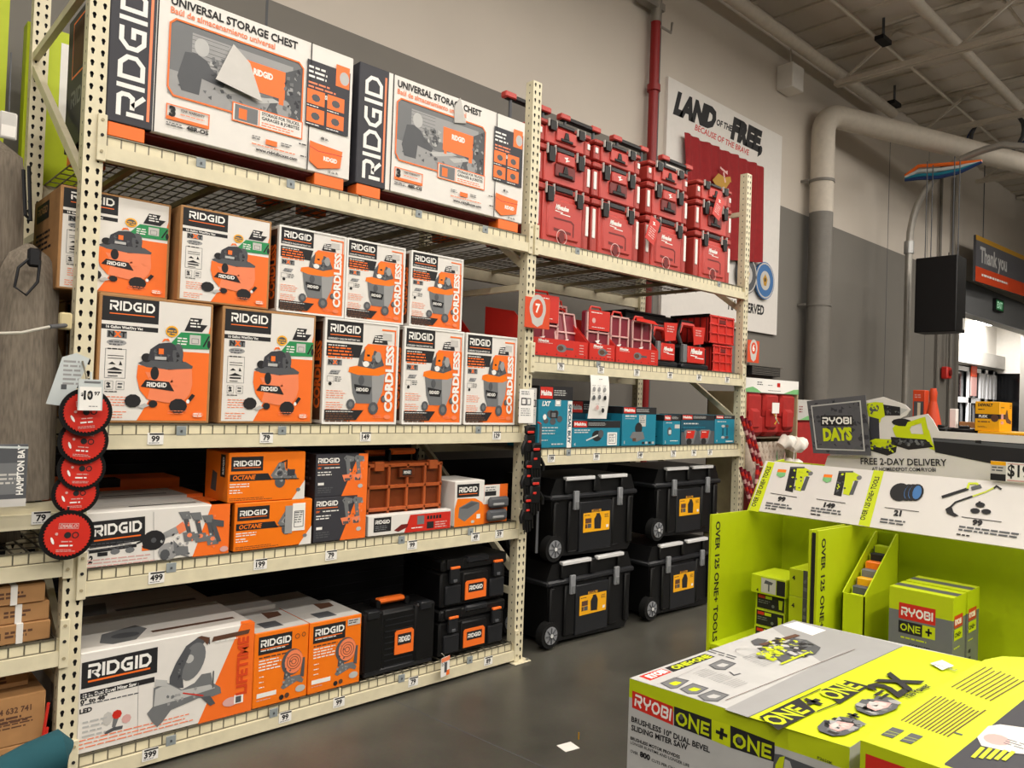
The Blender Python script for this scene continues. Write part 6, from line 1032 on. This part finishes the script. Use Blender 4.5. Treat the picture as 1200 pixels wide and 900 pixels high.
# narrow bin with small packs
a = onY(1010, 700, 1.33); t = thing('display_bin', 'narrow lime bin with a sloping open top beside the divider', 'bin', (3.3, 1.38, .6)); m = MB(); y0, y1 = -.05, .045; zf, zk = .33, .56; D_ = .36
m.box(0, .006, y0, y1, 0, zf, 'lime'); m.box(D_-.006, D_, y0, y1, 0, zk, 'lime'); m.box(0, D_, y0, y1, 0, .006, 'lime')
for y in (y0, y1-.005): m.prism([(0, 0), (D_, 0), (D_, zk), (.33, zk), (0, zf)], lambda u, v, d: (u, y+d, v), 0, .005, 'lime')
m.build('tray', t)
for k in range(7):
    f = k/6; m = MB(); cc = ('limel', 'g3', 'yellow', 'g2', 'orangeb', 'ink', 'lime')[k]; m.box(0, .04, -.037, .03, 0, .09, cc, .004); m.box(.001, .012, -.0375, .0305, .05, .085, ('yellow', 'limel', 'g3', 'limel', 'yellow', 'lime', 'g3')[k])
    m.thing('accessory_pack', 'small coloured pack standing in the narrow lime bin, %s' % ('frontmost', 'second from the front', 'third from the front', 'fourth from the front', 'third from the back', 'second from the back', 'rearmost')[k], 'package', (3.312+.045*k, 1.378, .6+zf-.095+.18*f), 0, 'small packs in the narrow bin')
m = MB(); m.box(0, .32, -.036, .03, 0, .22, 'g3'); m.thing('pack_riser', 'grey filler block under the small packs in the narrow bin', 'block', (3.312, 1.378, .607))
# trimmer kits
def kitface(P, w, h):
    P.rect(0, 0, w, h*.78, 'g2'); P.rect(0, h*.78, w, h, 'lime'); P.rect(w*.16, h*.7, w*.74, h*.86, 'redb'); P.block('RYOBI', w*.2, h*.735, h*.085, 'paper', w=w*.5, st=.22); P.rect(w*.16, h*.56, w*.54, h*.68, 'ink'); P.block('ONE', w*.19, h*.585, h*.07, 'limel', w=w*.32, st=.18); P.rect(w*.54, h*.56, w*.74, h*.68, 'limel'); P.block('+', w*.58, h*.575, h*.09, 'ink', w=w*.12, st=.25)
    P.greek(w*.2, h*.51, w*.5, h*.03, 1, 'limel', .5); P.text('CORDLESS', w*.5, h*.44, h*.028, 'ink', al='c', off=.03); P.text('10" STRING TRIMMER', w*.5, h*.39, h*.028, 'ink', w=w*.78, al='c', off=.03); P.text('& BLOWER KIT', w*.5, h*.34, h*.028, 'ink', al='c', off=.03); P.line([(w*.08, h*.25), (w*.92, h*.25)], .004, 'ink'); P.rect(w*.6, h*.26, w*.8, h*.29, 'ink')
def kit(lab, x, rz=0):
    w, h, d = .235, .4, .15; m = MB(); m.box(0, d, -w/2, w/2, 0, h, 'g2', .002); m.box(-.0006, d+.0006, -w/2-.0006, w/2+.0006, h*.78, h+.0006, 'lime'); P = Panel((0, w/2, 0), NY, UZ); kitface(P, w, h); m.ink(P, base=.001); T = Panel((0, w/2, h+.0006), NY, (1, 0, 0)); T.rect(.0, .045, w, .1, 'g3'); m.ink(T)
    Q = Panel((0, -w/2, 0), (1, 0, 0), UZ); Q.rect(d*.1, h*.7, d*.75, h*.82, 'redb'); Q.text('RYOBI', d*.15, h*.73, h*.05, 'paper', w=d*.5, off=.05); Q.rect(d*.1, h*.58, d*.75, h*.69, 'limel'); Q.text('ONE+', d*.15, h*.61, h*.04, 'ink', w=d*.5, off=.05); Q.greek(d*.1, h*.5, d*.5, .012, 1, 'limel'); Q.greek(d*.15, h*.38, d*.2, .03, 4, 'ink'); m.ink(Q, base=.0012)
    return m.thing('trimmer_kit_carton', lab, 'box', (x, 1.105, .6), rz, 'grey and lime trimmer kit cartons')
kit('grey and lime trimmer kit carton in front, face fully visible', 3.28, 0); kit('grey and lime trimmer kit carton standing behind the front one', 3.45, 0)
# ================================================================ FOREGROUND CARTONS
A, B, C_ = Vector((1.746, 1.347, 0)), Vector((1.806, .752, 0)), Vector((2.706, 1.344, 0)); D_ = B+(C_-A); ZT = .93
def quadbox(m, pts, z0, z1, c):
    n = len(pts); m.add([Vector((p.x, p.y, z0)) for p in pts]+[Vector((p.x, p.y, z1)) for p in pts], [tuple(range(n))[::-1], tuple(range(n, 2*n))]+[(i, (i+1) % n, n+(i+1) % n, n+i) for i in range(n)], c)
def lowbox(pts, lab, z1, lp):
    m = MB(); o = sum(pts, Vector())/len(pts); quadbox(m, [p-o for p in pts], 0, z1, 'g2'); quadbox(m, [(p-o)*1.0008 for p in pts], z1-.05, z1-.0005, 'lime'); m.thing('miter_saw_carton', lab, 'box', (o.x, o.y, 0))
O_ = (A+B+C_+D_)/4; L0 = Vector((O_.x, O_.y, .466)); m = MB()
quadbox(m, [p-O_ for p in (A, B, D_, C_)], 0, ZT-.466, 'g4')
f = (B-A); P = Panel((A.x, A.y, 0), f, UZ); Wf = f.length; P.rect(0, .466, Wf, ZT, 'g4')
P.rect(0, ZT-.052, Wf, ZT, 'lime'); P.ppoly([(741, 809), (789, 828), (789, 850), (741, 829)], 'redb'); P.ptext('RYOBI', (743.5, 826.5), (786, 845), 14, 'paper', blk=1, st=.2)
P.ppoly([(790, 827.5), (834, 843), (834, 867), (790, 850)], 'ink'); P.ppoly([(834, 843), (856, 850), (856, 876), (834, 867)], 'limel'); P.ppoly([(856, 850), (908, 870), (908, 893), (856, 876)], 'ink')
P.ptext('ONE', (792, 848), (831, 863), 15, 'limel', blk=1, st=.2); P.ptext('+', (837, 864), (853, 871), 16, 'ink', blk=1, st=.26); P.ptext('ONE', (859, 874), (904, 890), 16, 'limel', blk=1, st=.2)
for px, py in ((798.5, 840), (866.5, 867)): P.ell(*P.p(px, py), .006, .008, 'g3', 8)
P.ptext('BRUSHLESS 10" DUAL BEVEL', (740, 845), (832, 882), 6, 'ink', off=.03); P.ptext('SLIDING MITER SAW', (740, 855), (806, 879), 6, 'ink', off=.03); P.ptext('BRUSHLESS MOTOR PROVIDES', (739, 866), (797, 889), 3.5, 'ink', off=.03); P.ptext('LONGER RUNTIME AND LONGER LIFE', (739, 871), (808, 899), 3.2, 'ink', off=.01)
P.ptext('OVER', (739, 881), (748, 885), 3.2, 'ink', off=.01); P.ptext('800', (750, 886), (762, 891), 6, 'ink', off=.05); P.ptext('CUTS PER CHARGE', (764, 892), (800, 906), 3.2, 'ink', off=.01)
P.ppoly([(908, 883), (915, 884), (996, 915), (996, 990), (900, 950)], 'g3'); P.ppoly([(909, 896), (914, 887), (920, 886), (917, 905), (908, 915)], 'limel'); P.ppoly([(920, 889), (926, 892), (930, 905), (918, 905)], 'g4'); P.ptext('P3650K', (958, 889), (976, 896), 3.2, 'ink', off=.01)
m.ink(P, L0)
T = Panel((A.x, A.y, ZT), NY, (1, 0, 0))
def tq(pts, c): T.ppoly(pts, c)
cor = [T.p(738, 795), T.p(998, 877)]
tp = lambda p: (A.y-p.y, p.x-A.x)
T.poly([tp(A), tp(B), tp(D_), tp(C_)], 'g4')
T.ppoly([(905, 736), (930, 727), (1022, 748), (962, 776)], 'g1'); T.ppoly([(850, 832), (1022, 748), (1058, 757), (877, 841)], 'g1'); T.pline([(850, 832), (1022, 748)], .004, 'g1')
T.poly([T.p(878, 841), tp(B), tp(D_), T.p(1060, 757)], 'limel')
T.pline([(877, 841), (1057, 758)], .003, 'g3'); T.ppoly([(917, 733), (934, 729), (968, 739), (952, 745)], 'paper')
T.ppoly([(749, 793), (775, 784), (787, 788), (762, 798)], 'redb'); T.ptext('RYOBI', (763, 795.5), (783, 787.5), ((763, 795.5), (755, 793)), 'paper', off=.06); T.ppoly([(779, 783), (826, 766.5), (838, 770), (789, 788)], 'ink'); T.ptext('ONE+ONE', (792, 785), (835, 770), ((792, 785), (784, 782.5)), 'limel', off=.05); T.greek(*T.p(832, 762), .12, .02, 2, 'g3')
u0, v0 = T.p(765, 800)
def ph(L, c, k='ink'):
    T.ppoly(L, 'g3'); cx = sum(p[0] for p in L)/len(L); cy = sum(p[1] for p in L)/len(L); T.ppoly([(cx+(p[0]-cx)*.85, cy+(p[1]-cy)*.85) for p in L], c); T.ppoly([(cx+(p[0]-cx)*.45+1, cy+(p[1]-cy)*.35) for p in L], k)
ph([(773, 801), (791, 794), (808, 798), (794, 807), (786, 808)], 'g2', 'limel'); ph([(796, 808), (812, 801), (831, 807), (818, 814), (806, 814)], 'g2', 'lime'); ph([(817, 816), (836, 809), (855, 815), (841, 823), (825, 822)], 'g2', 'g4'); ph([(830, 780), (846, 773), (863, 778), (850, 786), (838, 785)], 'g2', 'g4'); T.pline([(855, 788), (860, 792), (868, 790)], .006, 'g3')
for a, b in ((812, 790), (830, 796), (848, 802), (870, 772), (882, 777)):
    for k in range(5): T.pline([(a+3*k, b+1.2*k), (a+3*k+16, b+1.2*k-6)], .0018, 'g1')
T.pline([(850, 822), (918, 795), (960, 778), (1002, 762)], .002, 'brown'); T.pline([(820, 782), (790, 796), (770, 803)], .0015, 'g1')
# pictured saw on the lid
T.ppoly([(880, 752), (888, 749), (900, 751), (893, 757), (884, 757)], 'g3'); T.pline([(892, 757), (918, 750), (935, 745)], .02, 'brown'); T.ppoly([(888, 766), (905, 760), (918, 755), (922, 759), (908, 765), (914, 772), (906, 776), (894, 772)], 'limel'); T.ppoly([(918, 756), (930, 749), (945, 751), (962, 760), (955, 768), (935, 770), (918, 778), (906, 770)], 'g3'); T.ppoly([(932, 756), (940, 754), (946, 760), (938, 764)], 'ink'); mess(T, T.P([(886, 767), (905, 752), (930, 748), (962, 760), (940, 771), (905, 777)]), 70, .016, ['g3', 'ink', 'g2', 'limel', 'g4', 'char'], 5); mess(T, T.P([(888, 768), (918, 757), (914, 772), (894, 774)]), 22, .016, ['limel', 'lime', 'limel', 'g3'], 6); T.pline([(915, 780), (948, 766)], .008, 'limel'); T.ring(*T.p(877, 766), .04, .003, 'g1', 14); T.ell(*T.p(912, 750), .012, .01, 'ink', 8)
T.pline([(894, 800), (1030, 748)], .012, 'g2') if 0 else None
# lettering on the lime half
T.ppoly([(890, 842), (936, 820), (956, 836), (912, 858)], 'ink'); T.ppoly([(962, 811), (990, 799), (1018, 806), (984, 827)], 'ink'); T.pline([(936, 821), (962, 809)], .004, 'ink'); T.pline([(957, 836), (984, 825)], .004, 'ink')
T.ptext('ONE', (913, 853.5), (950, 835.5), ((913, 853.5), (898, 843)), 'limel', blk=1, st=.2); T.ptext('+', (958, 832), (972, 825), ((958, 832), (943, 822)), 'ink', blk=1, st=.26); T.ptext('ONE', (982, 823), (1012, 807), ((982, 823), (968, 813)), 'limel', blk=1, st=.2)
T.ptext('The Power', (1064, 821), (1092, 806), ((1064, 821), (1058, 817)), 'ink', off=.02);
def batt(x, y): T.ppoly([(x-26, y+1), (x-18, y-7), (x-6, y-6), (x, y-11), (x+16, y-9), (x+26, y-4), (x+23, y+4), (x+6, y+11), (x-8, y+12), (x-24, y+6)], 'g3'); mess(T, T.P([(x-24, y), (x-4, y-9), (x+24, y-4), (x+20, y+4), (x-6, y+10)]), 26, .018, ['g2', 'g1', 'ink'], int(x)); T.ppoly([(x-12, y-1), (x-2, y-5), (x+17, y-2), (x+12, y+3), (x-2, y+7), (x-12, y+3)], 'pinkw'); mess(T, T.P([(x-10, y), (x-2, y-4), (x+15, y-2), (x-2, y+6)]), 8, .014, ['greyw', 'g4'], int(x)+1)
batt(984, 853); batt(1028, 829); T.ptext('+', (1003, 847), (1013, 842), ((1003, 847), (993, 840)), 'ink', blk=1, st=.28); T.ptext('2X', (1052, 820), (1082, 800), ((1052, 820), (1033, 806)), 'ink', off=.035); T.pline([(1031, 822), (1041, 816)], .009, 'ink'); T.pline([(1025, 818), (1035, 812)], .009, 'ink'); T.ppoly([(1090, 780), (1104, 776), (1118, 783), (1104, 788)], 'paper'); T.greek(*T.p(1094, 781), .08, .012, 2, 'g2')
m.ink(T, L0, base=.0008, eps=.00005)
m.thing('miter_saw_carton', 'big lime and grey saw carton in the foreground, its printed lid fully visible', 'box', L0)
lowbox([A, B, D_, C_], 'lime and grey carton under the big foreground saw carton', .465, 0)
# right-hand carton
ZU = .985; R = [Vector(p+(0,)) for p in ((1.735, .70), (2.50, .70), (2.60, .694), (2.68, .67), (2.73, .62), (2.745, .55), (2.745, -.25), (1.735, -.25))]; oR = Vector((2.24, .22, .466)); m = MB()
quadbox(m, [p-Vector((oR.x, oR.y, 0)) for p in R[::-1]], 0, ZU-.466, 'lime')
P = Panel((1.735, .70, 0), NY, UZ); P.rect(0, .466, .95, ZU-.075, 'g4'); P.rect(.012, ZU-.21, .32, ZU-.024, 'redb'); P.block('RYOBI', .04, ZU-.165, .1, 'paper', w=.24, st=.2); m.ink(P, oR)
T = Panel((1.735, .70, ZU), NY, (1, 0, 0)); T.poly([(0, 0), (.95, 0), (.95, 1.01), (.15, 1.01), (.08, .995), (.03, .945), (.006, .865), (0, .765)], 'limel')
T.poly([T.p(1107, 895), T.p(1200, 820), T.p(1260, 790), (.95, .9), (.95, 0), T.p(1107, 897)], 'char')
for k in range(12): T.pline([(1058+9*k*1.0, 850-.3*k+3.2*k), (1058+9*k+44-1.5*k, 850+2.9*k-31)], .0035, 'g3') if 0 else None
for (ax, ay, bx_, by_, nn, lx, ly) in ((1056, 845, 1110, 864, 13, 46, -32), (1115, 806, 1160, 822, 9, 44, -26)):
    for k in range(nn): s = k/(nn-1); x = ax+(bx_-ax)*s; y = ay+(by_-ay)*s; e = random.uniform(.88, 1.0); T.pline([(x, y), (x+lx*e, y+ly*e)], .0035, 'brown')
T.ptext('Battery and Charger Included', (1110, 864), (1165, 826), 3, 'ink', off=.02) if 0 else T.greek(*T.p(1118, 860), .02, .02, 1, 'g3')
for a in ((1032, 862), (1054, 869)): x, y = a; T.ppoly([(x, y), (x+14, y-9), (x+28, y-5), (x+14, y+4)], 'g3'); T.pline([(x+4, y-2), (x+18, y+1)], .002, 'limel'); T.pline([(x+8, y-5), (x+22, y-1)], .002, 'limel')
T.ppoly([(1145, 865), (1158, 852), (1172, 850), (1260, 862), (1260, 890), (1190, 884), (1150, 875)], 'whitew'); T.ell(*T.p(1168, 868), .025, .035, 'pinkw', 12); T.greek(*T.p(1180, 868), .04, .014, 3, 'g2')
for k in range(5): T.pline([(1140+9*k, 889-1.2*k+2*k), (1152+9*k, 877+1.2*k)], .008, 'limel')
m.ink(T, oR, base=.0008, eps=.00005)
m.thing('tool_kit_carton', 'lime and black carton with a rounded corner at the lower right of the photo', 'box', oR)
lowbox([Vector(p+(0,)) for p in ((1.735, .70), (1.735, -.25), (2.745, -.25), (2.745, .70))], 'lime and grey carton under the lower right carton', .465, 0)
# ================================================================ HOLIDAY DISPLAY AND FAR GOODS
hy = 3.66; a = onY(873, 442, hy); b = onY(936, 446, hy); c = onY(933, 462, hy); x0, x1 = a.x+.02, b.x; zt = a.z; W = x1-x0
t = thing('holiday_display', 'holiday display with a white header card, red stockings and knit goods beside the rack end', 'display', (x0, hy, 0))
m = MB(); m.box(0, W, 0, .01, zt-.13, zt, 'paper'); P = Panel((0, 0, zt-.13), (1, 0, 0), UZ); P.poly([(0, 0), (W*.28, 0), (W*.2, .03), (W*.12, .05), (0, .03)], 'ltgreen'); P.poly([(W*.7, 0), (W, 0), (W, .05), (W*.9, .045)], 'ltgreen'); P.greek(W*.2, .09, W*.12, .02, 2, 'g3'); P.greek(W*.4, .07, W*.1, .014, 1, 'g2'); P.rect(W*.57, .06, W*.63, .1, 'redb'); P.greek(W*.4, .02, W*.3, .012, 1, 'g2'); m.ink(P); m.build('header_card', t, 'white header card with green hills')
m = MB(); [m.box(x, x+.02, 0, .4, 0, zt-.13, 'creamd') for x in (0, W-.02)]; m.box(0, W, .39, .4, 0, zt-.13, 'darkred'); m.box(0, W, 0, .4, 1.42, 1.43, 'wire'); m.box(0, W, 0, .4, .5, .51, 'wire'); m.box(0, W, 0.0, .4, .02, .1, 'darkred'); m.build('rack_frame', t)
for k in range(3):
    u = .03+k*W*.32; m = MB(); m.box(u, u+W*.29, -.02+.015*k, .12, 1.435, 1.66, 'redfelt', .045); m.box(u+.01, u+W*.28, .0, .11, 1.6, zt-.135, 'redfelt', .03); m.box(u+.02, u+W*.2, -.035, .03, 1.5, 1.7, 'redfelt', .03); m.thing('holiday_stocking', 'red felt stocking in the holiday display, %s' % ('left', 'middle, with a white tag', 'right')[k], 'stocking', (x0, hy, 0), 0, 'red stockings in the holiday display')
m = MB(); m.box(0, .13, 0, .004, 0, .1, 'paper'); m.thing('paper_tag', 'white paper tag on the middle red stocking', 'tag', (x0+.36, hy-.075, 1.66))
m = MB(); m.tube([(0, 0, 0), (.03, -.02, -.06), (-.02, -.02, -.1)], .006, 'gold', 5); m.tube([(.04, 0, 0), (.0, -.02, -.05), (.06, -.02, -.09)], .006, 'cord', 5); m.thing('twine_bow', 'small gold twine bow under the white tag', 'bow', (x0+.4, hy-.07, 1.655))
rnd = random.Random(4); m = MB()
for i in range(7):
    u = .03+W*.62*(i/6); m.tube([(u+.06, .06, .98), (u+.07, .02, 1.15), (u+.06, .05, 1.38)], [.05, .075, .045], 'knit', 10)
P = Panel((.02, -.06, 1.0), (1, 0, 0), UZ)
for r in range(7):
    for cc in range(9): 
        u, v = .06+cc*W*.066+(.02 if r % 2 else 0), .04+r*.052; P.line([(u-.012, v), (u, v+.012), (u+.012, v), (u, v-.012)], .004, 'brown', 1)
m.ink(P); m.thing('knit_blanket', 'grey knitted holiday throw with snowflake pattern on lower shelf', 'blanket', (x0, hy, 0))
for k, (u, z, s) in enumerate(((.58, 1.37, .09), (.8, 1.34, .1), (.7, 1.12, .11))):
    m = MB(); pts = []; m.tube([(u-s, -.1, z-.02), (u-s*.5, -.12, z+s*.35), (u, -.13, z), (u+s*.6, -.12, z+s*.3), (u+s, -.1, z-.04)], [s*.5, s*.75, s*.6, s*.7, s*.2], 'furw', 10); m.thing('plush_hat', 'white fluffy holiday plush, %s' % ('upper left', 'upper right with a pointed tip', 'lower')[k], 'plush', (x0, hy, 0), 0, 'white plush by the knitted throw')
t2 = thing('gift_bag', 'red gift bag stuffed with green and white tissue behind the lime display', 'bag', (x0+.2, hy-.2, 0)); m = MB(); m.box(-.18, .2, -.06, .1, 0, 1.12, 'redfelt', .02); m.build('bag_body', t2)
m = MB()
for k in range(16):
    u = rnd.uniform(-.12, .2); an = rnd.uniform(-.7, .7); L_ = rnd.uniform(.12, .26); z = 1.02+rnd.uniform(-.1, .1); m.prism([(-.016, 0), (.016, 0), (.0, L_)], lambda p, q, d: (u+p*math.cos(an)+q*math.sin(an), -.08-d-.02*q, z+q*math.cos(an)), 0, .003, ('frost', 'green', 'ltgreen', 'paper', 'blued', 'pinkw')[k % 6])
m.build('tissue', t2, 'green and white tissue points')
for k, (pa, pb) in enumerate((((869, 488), (884, 540)), ((868, 548), (880, 592)), ((888, 545), (884, 600)))):
    q = onY(*pa, 3.5); q2 = onY(*pb, 3.5); v = q2-q; tt = thing('candy_cane_pack', 'bunch of red and white holiday sticks hanging by the end post, %s' % ('top', 'middle', 'lowest')[k], 'decoration', q, 0, 'red striped sticks hanging by the end post')
    for j in range(3):
        o_ = Vector((.045*j, -.01*j, -.02*j)); mm = MB(); n = 10
        for s in range(n): mm.tube([o_+v*(s/n), o_+v*((s+1)/n)], .017, ('maroon', 'redb', 'maroon', 'pinkw')[s % 4], 7, cap=False)
        mm.build('stick', tt)
# second holiday unit behind
a = onY(931, 468, 4.3); b = onY(954, 470, 4.3); t = thing('holiday_display', 'second holiday display with red goods, half hidden behind the first', 'display', (a.x, 4.3, 0)); W2 = b.x-a.x+.5
m = MB(); m.box(0, W2, 0, .3, 0, a.z-.25, 'redfelt', .03); m.build('goods', t); m = MB(); m.box(0, W2, -.02, .01, a.z-.24, a.z, 'greyw'); P = Panel((0, -.02, a.z-.24), (1, 0, 0), UZ); P.greek(.08, .15, .1, .03, 3, 'maroon'); P.poly([(.1, 0), (W2, 0), (W2, .06), (.3, .05)], 'ltgreen'); m.ink(P); m.build('header_card', t, 'pale header card'); m = MB(); m.box(-.03, 0, -.03, .3, 0, a.z-.1, 'g3'); m.build('frame', t)
# far stand with yellow cartons
SXX = 10.2; zs = onX(1150, 516, SXX).z; t = thing('merchandise_stand', 'dark waist-high merchandise stand beyond the lime display carrying yellow cartons', 'stand', (SXX, 2.6, 0))
m = MB(); m.box(0, 1.2, -1.6, 1.6, zs-.06, zs, 'black', .01); m.build('top', t)
for x in (.05, 1.1):
    for y in (-1.5, 1.45): m = MB(); m.box(x, x+.05, y, y+.05, 0, zs-.06, 'black'); m.build('leg', t)
m = MB(); m.box(.1, 1.1, -1.4, 1.4, .3, zs-.3, 'g3'); m.build('cabinet_body', t)
def ybox(lab, pl, pm, pr, ptop, pbot, x):
    L_ = onX(pl, ptop, x); M_ = onX(pm, ptop, x); zb_ = max(onX(pm, pbot, x).z, zs); Mt = onX(pm, ptop, x).z; w = L_.y-M_.y; h = Mt-zb_; d = .5
    m = MB(); m.box(0, d, -w, 0, 0, h, 'yellow', .004); P = Panel((0, 0, 0), NY, UZ); P.text('DEWALT', .03, h*.84, h*.09, 'ink', w=w*.6, off=.05); P.greek(.03, h*.72, w*.35, h*.06, 1, 'ink'); P.rect(0, h*.42, w, h*.58, 'ink'); P.text('FLEX', .04, h*.46, h*.08, 'paper', off=.05); P.ell(w*.8, h*.45, w*.16, h*.13, 'brown', 12); P.greek(.03, h*.3, w*.6, h*.08, 1, 'brown'); P.greek(.03, h*.15, w*.4, h*.03, 2, 'brown'); m.ink(P)
    Q = Panel((0, -w, 0), (1, 0, 0), UZ); Q.rect(0, h*.42, d*.6, h*.58, 'ink'); Q.rect(d*.1, h*.42, d*.3, h*.6, 'pinkw'); Q.poly([(d*.4, h*.5), (d*.55, h*.75), (d*.62, h*.7), (d*.7, h*.45), (d*.95, h*.35), (d*.9, h*.25), (d*.55, h*.3)], 'brown'); Q.greek(d*.1, h*.8, d*.3, h*.06, 1, 'ink'); Q.greek(d*.8, h*.9, d*.15, h*.05, 3, 'brown'); Q.rect(d*.1, h*.25, d*.3, h*.35, 'pinkw'); m.ink(Q)
    return m, L_, zb_, w, h
m, L_, zb_, w, h = ybox('', 1143, 1172, 1197, 471, 506, SXX+.08); m.thing('flex_kit_carton', 'bright yellow tool carton, upper one on the far stand', 'box', (SXX+.08, L_.y, zb_))
lo = zb_-zs; m = MB(); m.box(0, .9, -.75, 0, 0, lo-.002, 'yellow', .004); P = Panel((0, 0, 0), NY, UZ); P.greek(.3, lo*.6, .3, .03, 2, 'brown'); m.ink(P); m.thing('flex_kit_carton', 'flat yellow carton under the upper yellow tool carton', 'box', (SXX+.05, L_.y-.04, zs))
for k, (pa, pb) in enumerate(((1092, 1110), (1113, 1143))):
    a = onX(pa, 505, SXX+.1); b = onX(pb, 505, SXX+.1); m = MB(); m.box(0, .35, -(a.y-b.y), 0, 0, .13, 'plastic', .02); m.box(.02, .1, -(a.y-b.y)*.7, -(a.y-b.y)*.3, .13, .16, 'plastic2', .01); m.box(-.006, 0, -(a.y-b.y)*.8, -(a.y-b.y)*.3, .05, .08, 'g2'); m.thing('tool_case', ['small black case left on the far stand', 'longer black case on the far stand beside the yellow cartons'][k], 'case', (SXX+.1, a.y, zs))
a = onX(1088, 498, 10.9); t = thing('traffic_cone', 'orange traffic cone standing on the far stand', 'cone', (10.9, a.y, zs)); hh = onX(1088, 455, 10.9).z-zs
m = MB(); m.tube([(0, -.05, .02), (0, -.05, hh*.72)], .13, 'hivis', 18, .045); m.build('cone_body', t); m = MB(); m.box(-.17, .17, -.22, .12, 0, .03, 'hivis', .01); m.build('base', t); m = MB(); m.tube([(0, -.05, hh*.72), (0, -.05, hh*.78), (0, -.05, hh*.9), (0, -.05, hh)], [.045, .045, .05, .035], 'hivis', 12); m.build('top_loop', t)
a = onX(1070, 457, 11.0); b = onX(1083, 500, 11.0); w = a.y-b.y; h = a.z-zs; m = MB(); m.box(0, .15, -w, 0, 0, h, 'hivis', .005); P = Panel((0, 0, 0), NY, UZ); P.rect(w*.1, h*.35, w*.9, h*.75, 'g3'); P.rect(w*.4, h*.38, w*.65, h*.72, 'cream'); P.rect(0, h*.3, w, h*.34, 'ink'); P.greek(w*.15, h*.88, w*.6, .03, 2, 'pinkw'); m.ink(P); m.thing('orange_carton', 'tall orange carton with a dark picture beside the traffic cone', 'box', (11.0, a.y, zs))
a = onX(1116, 479, 11.2); b = onX(1123, 500, 11.2); m = MB(); m.box(0, .1, -(a.y-b.y), 0, 0, a.z-zs, 'paper', .005); m.thing('white_carton', 'narrow upright white carton on the far stand before the door', 'box', (11.1, a.y, zs))
a = onX(1127, 494, 11.2); m = MB(); m.box(0, .1, -.25, 0, 0, a.z-zs, 'kraft', .005); m.thing('tan_carton', 'small tan carton beside the narrow white one on the far stand', 'box', (11.1, a.y, zs))
# paper scrap on the floor and a small peg
q = onZ(665, 876, 0); m = MB(); m.prism([(-.045, -.03), (.04, -.045), (.055, .03), (-.03, .045)], lambda u, v, d: (u, v, d), .001, .003, 'paper'); m.thing('paper_square', 'small white square of paper on the concrete floor', 'paper', q)
q = onZ(667, 871, 0); m = MB(); m.tube([(0, 0, 0), (0, 0, .035)], .004, 'gold', 8); m.thing('floor_pin', 'tiny brass pin standing by the paper square', 'pin', q+Vector((.07, .0, 0)))
# ================================================================ LIGHT AND CAMERA
def area(name, loc, sx, sy, p, col=(1, .945, .87), rot=(0, 0, 0)):
    l = bpy.data.lights.new(name, 'AREA'); l.shape = 'RECTANGLE'; l.size = sx; l.size_y = sy; l.energy = p; l.color = col
    o = bpy.data.objects.new(name, l); COL.objects.link(o); o.location = loc; o.rotation_euler = rot; return o
for k, (y, p) in enumerate(((1.7, 135), (-2.6, 225), (-6.5, 215))):
    for i, x in enumerate((-3.5, 1.2, 5.8, 10.6, 16)):
        area('strip_light', (x, y, 6.35), 3.4, .35, p)
area('ceiling_fill', (9, -1.2, 5.9), 26, .6, 860, rot=(PI, 0, 0))  # added fill with no fixture of its own, brightens the roof deck
area('vestibule_light', (22, 6.2, 4.28), 3, .8, 560, (1, .97, .92))
wd = bpy.data.worlds.new('store_air'); SC.world = wd; wd.use_nodes = True; bg = wd.node_tree.nodes['Background']; bg.inputs[0].default_value = (1, .9, .78, 1); bg.inputs[1].default_value = .1
cd = bpy.data.cameras.new('camera'); cd.sensor_width = 36; cd.lens = FPX/1200*36; cd.clip_start = .05; cd.clip_end = 100
co = bpy.data.objects.new('camera', cd); COL.objects.link(co)
from mathutils import Matrix
co.matrix_world = Matrix(((_R.x, _U.x, -_F.x, CAM.x), (_R.y, _U.y, -_F.y, CAM.y), (_R.z, _U.z, -_F.z, CAM.z), (0, 0, 0, 1)))
SC.camera = co
vs_ = SC.view_settings; vs_.view_transform = 'Standard'; vs_.look = 'None'; vs_.exposure = -.2; vs_.gamma = 1; vs_.use_curve_mapping = False
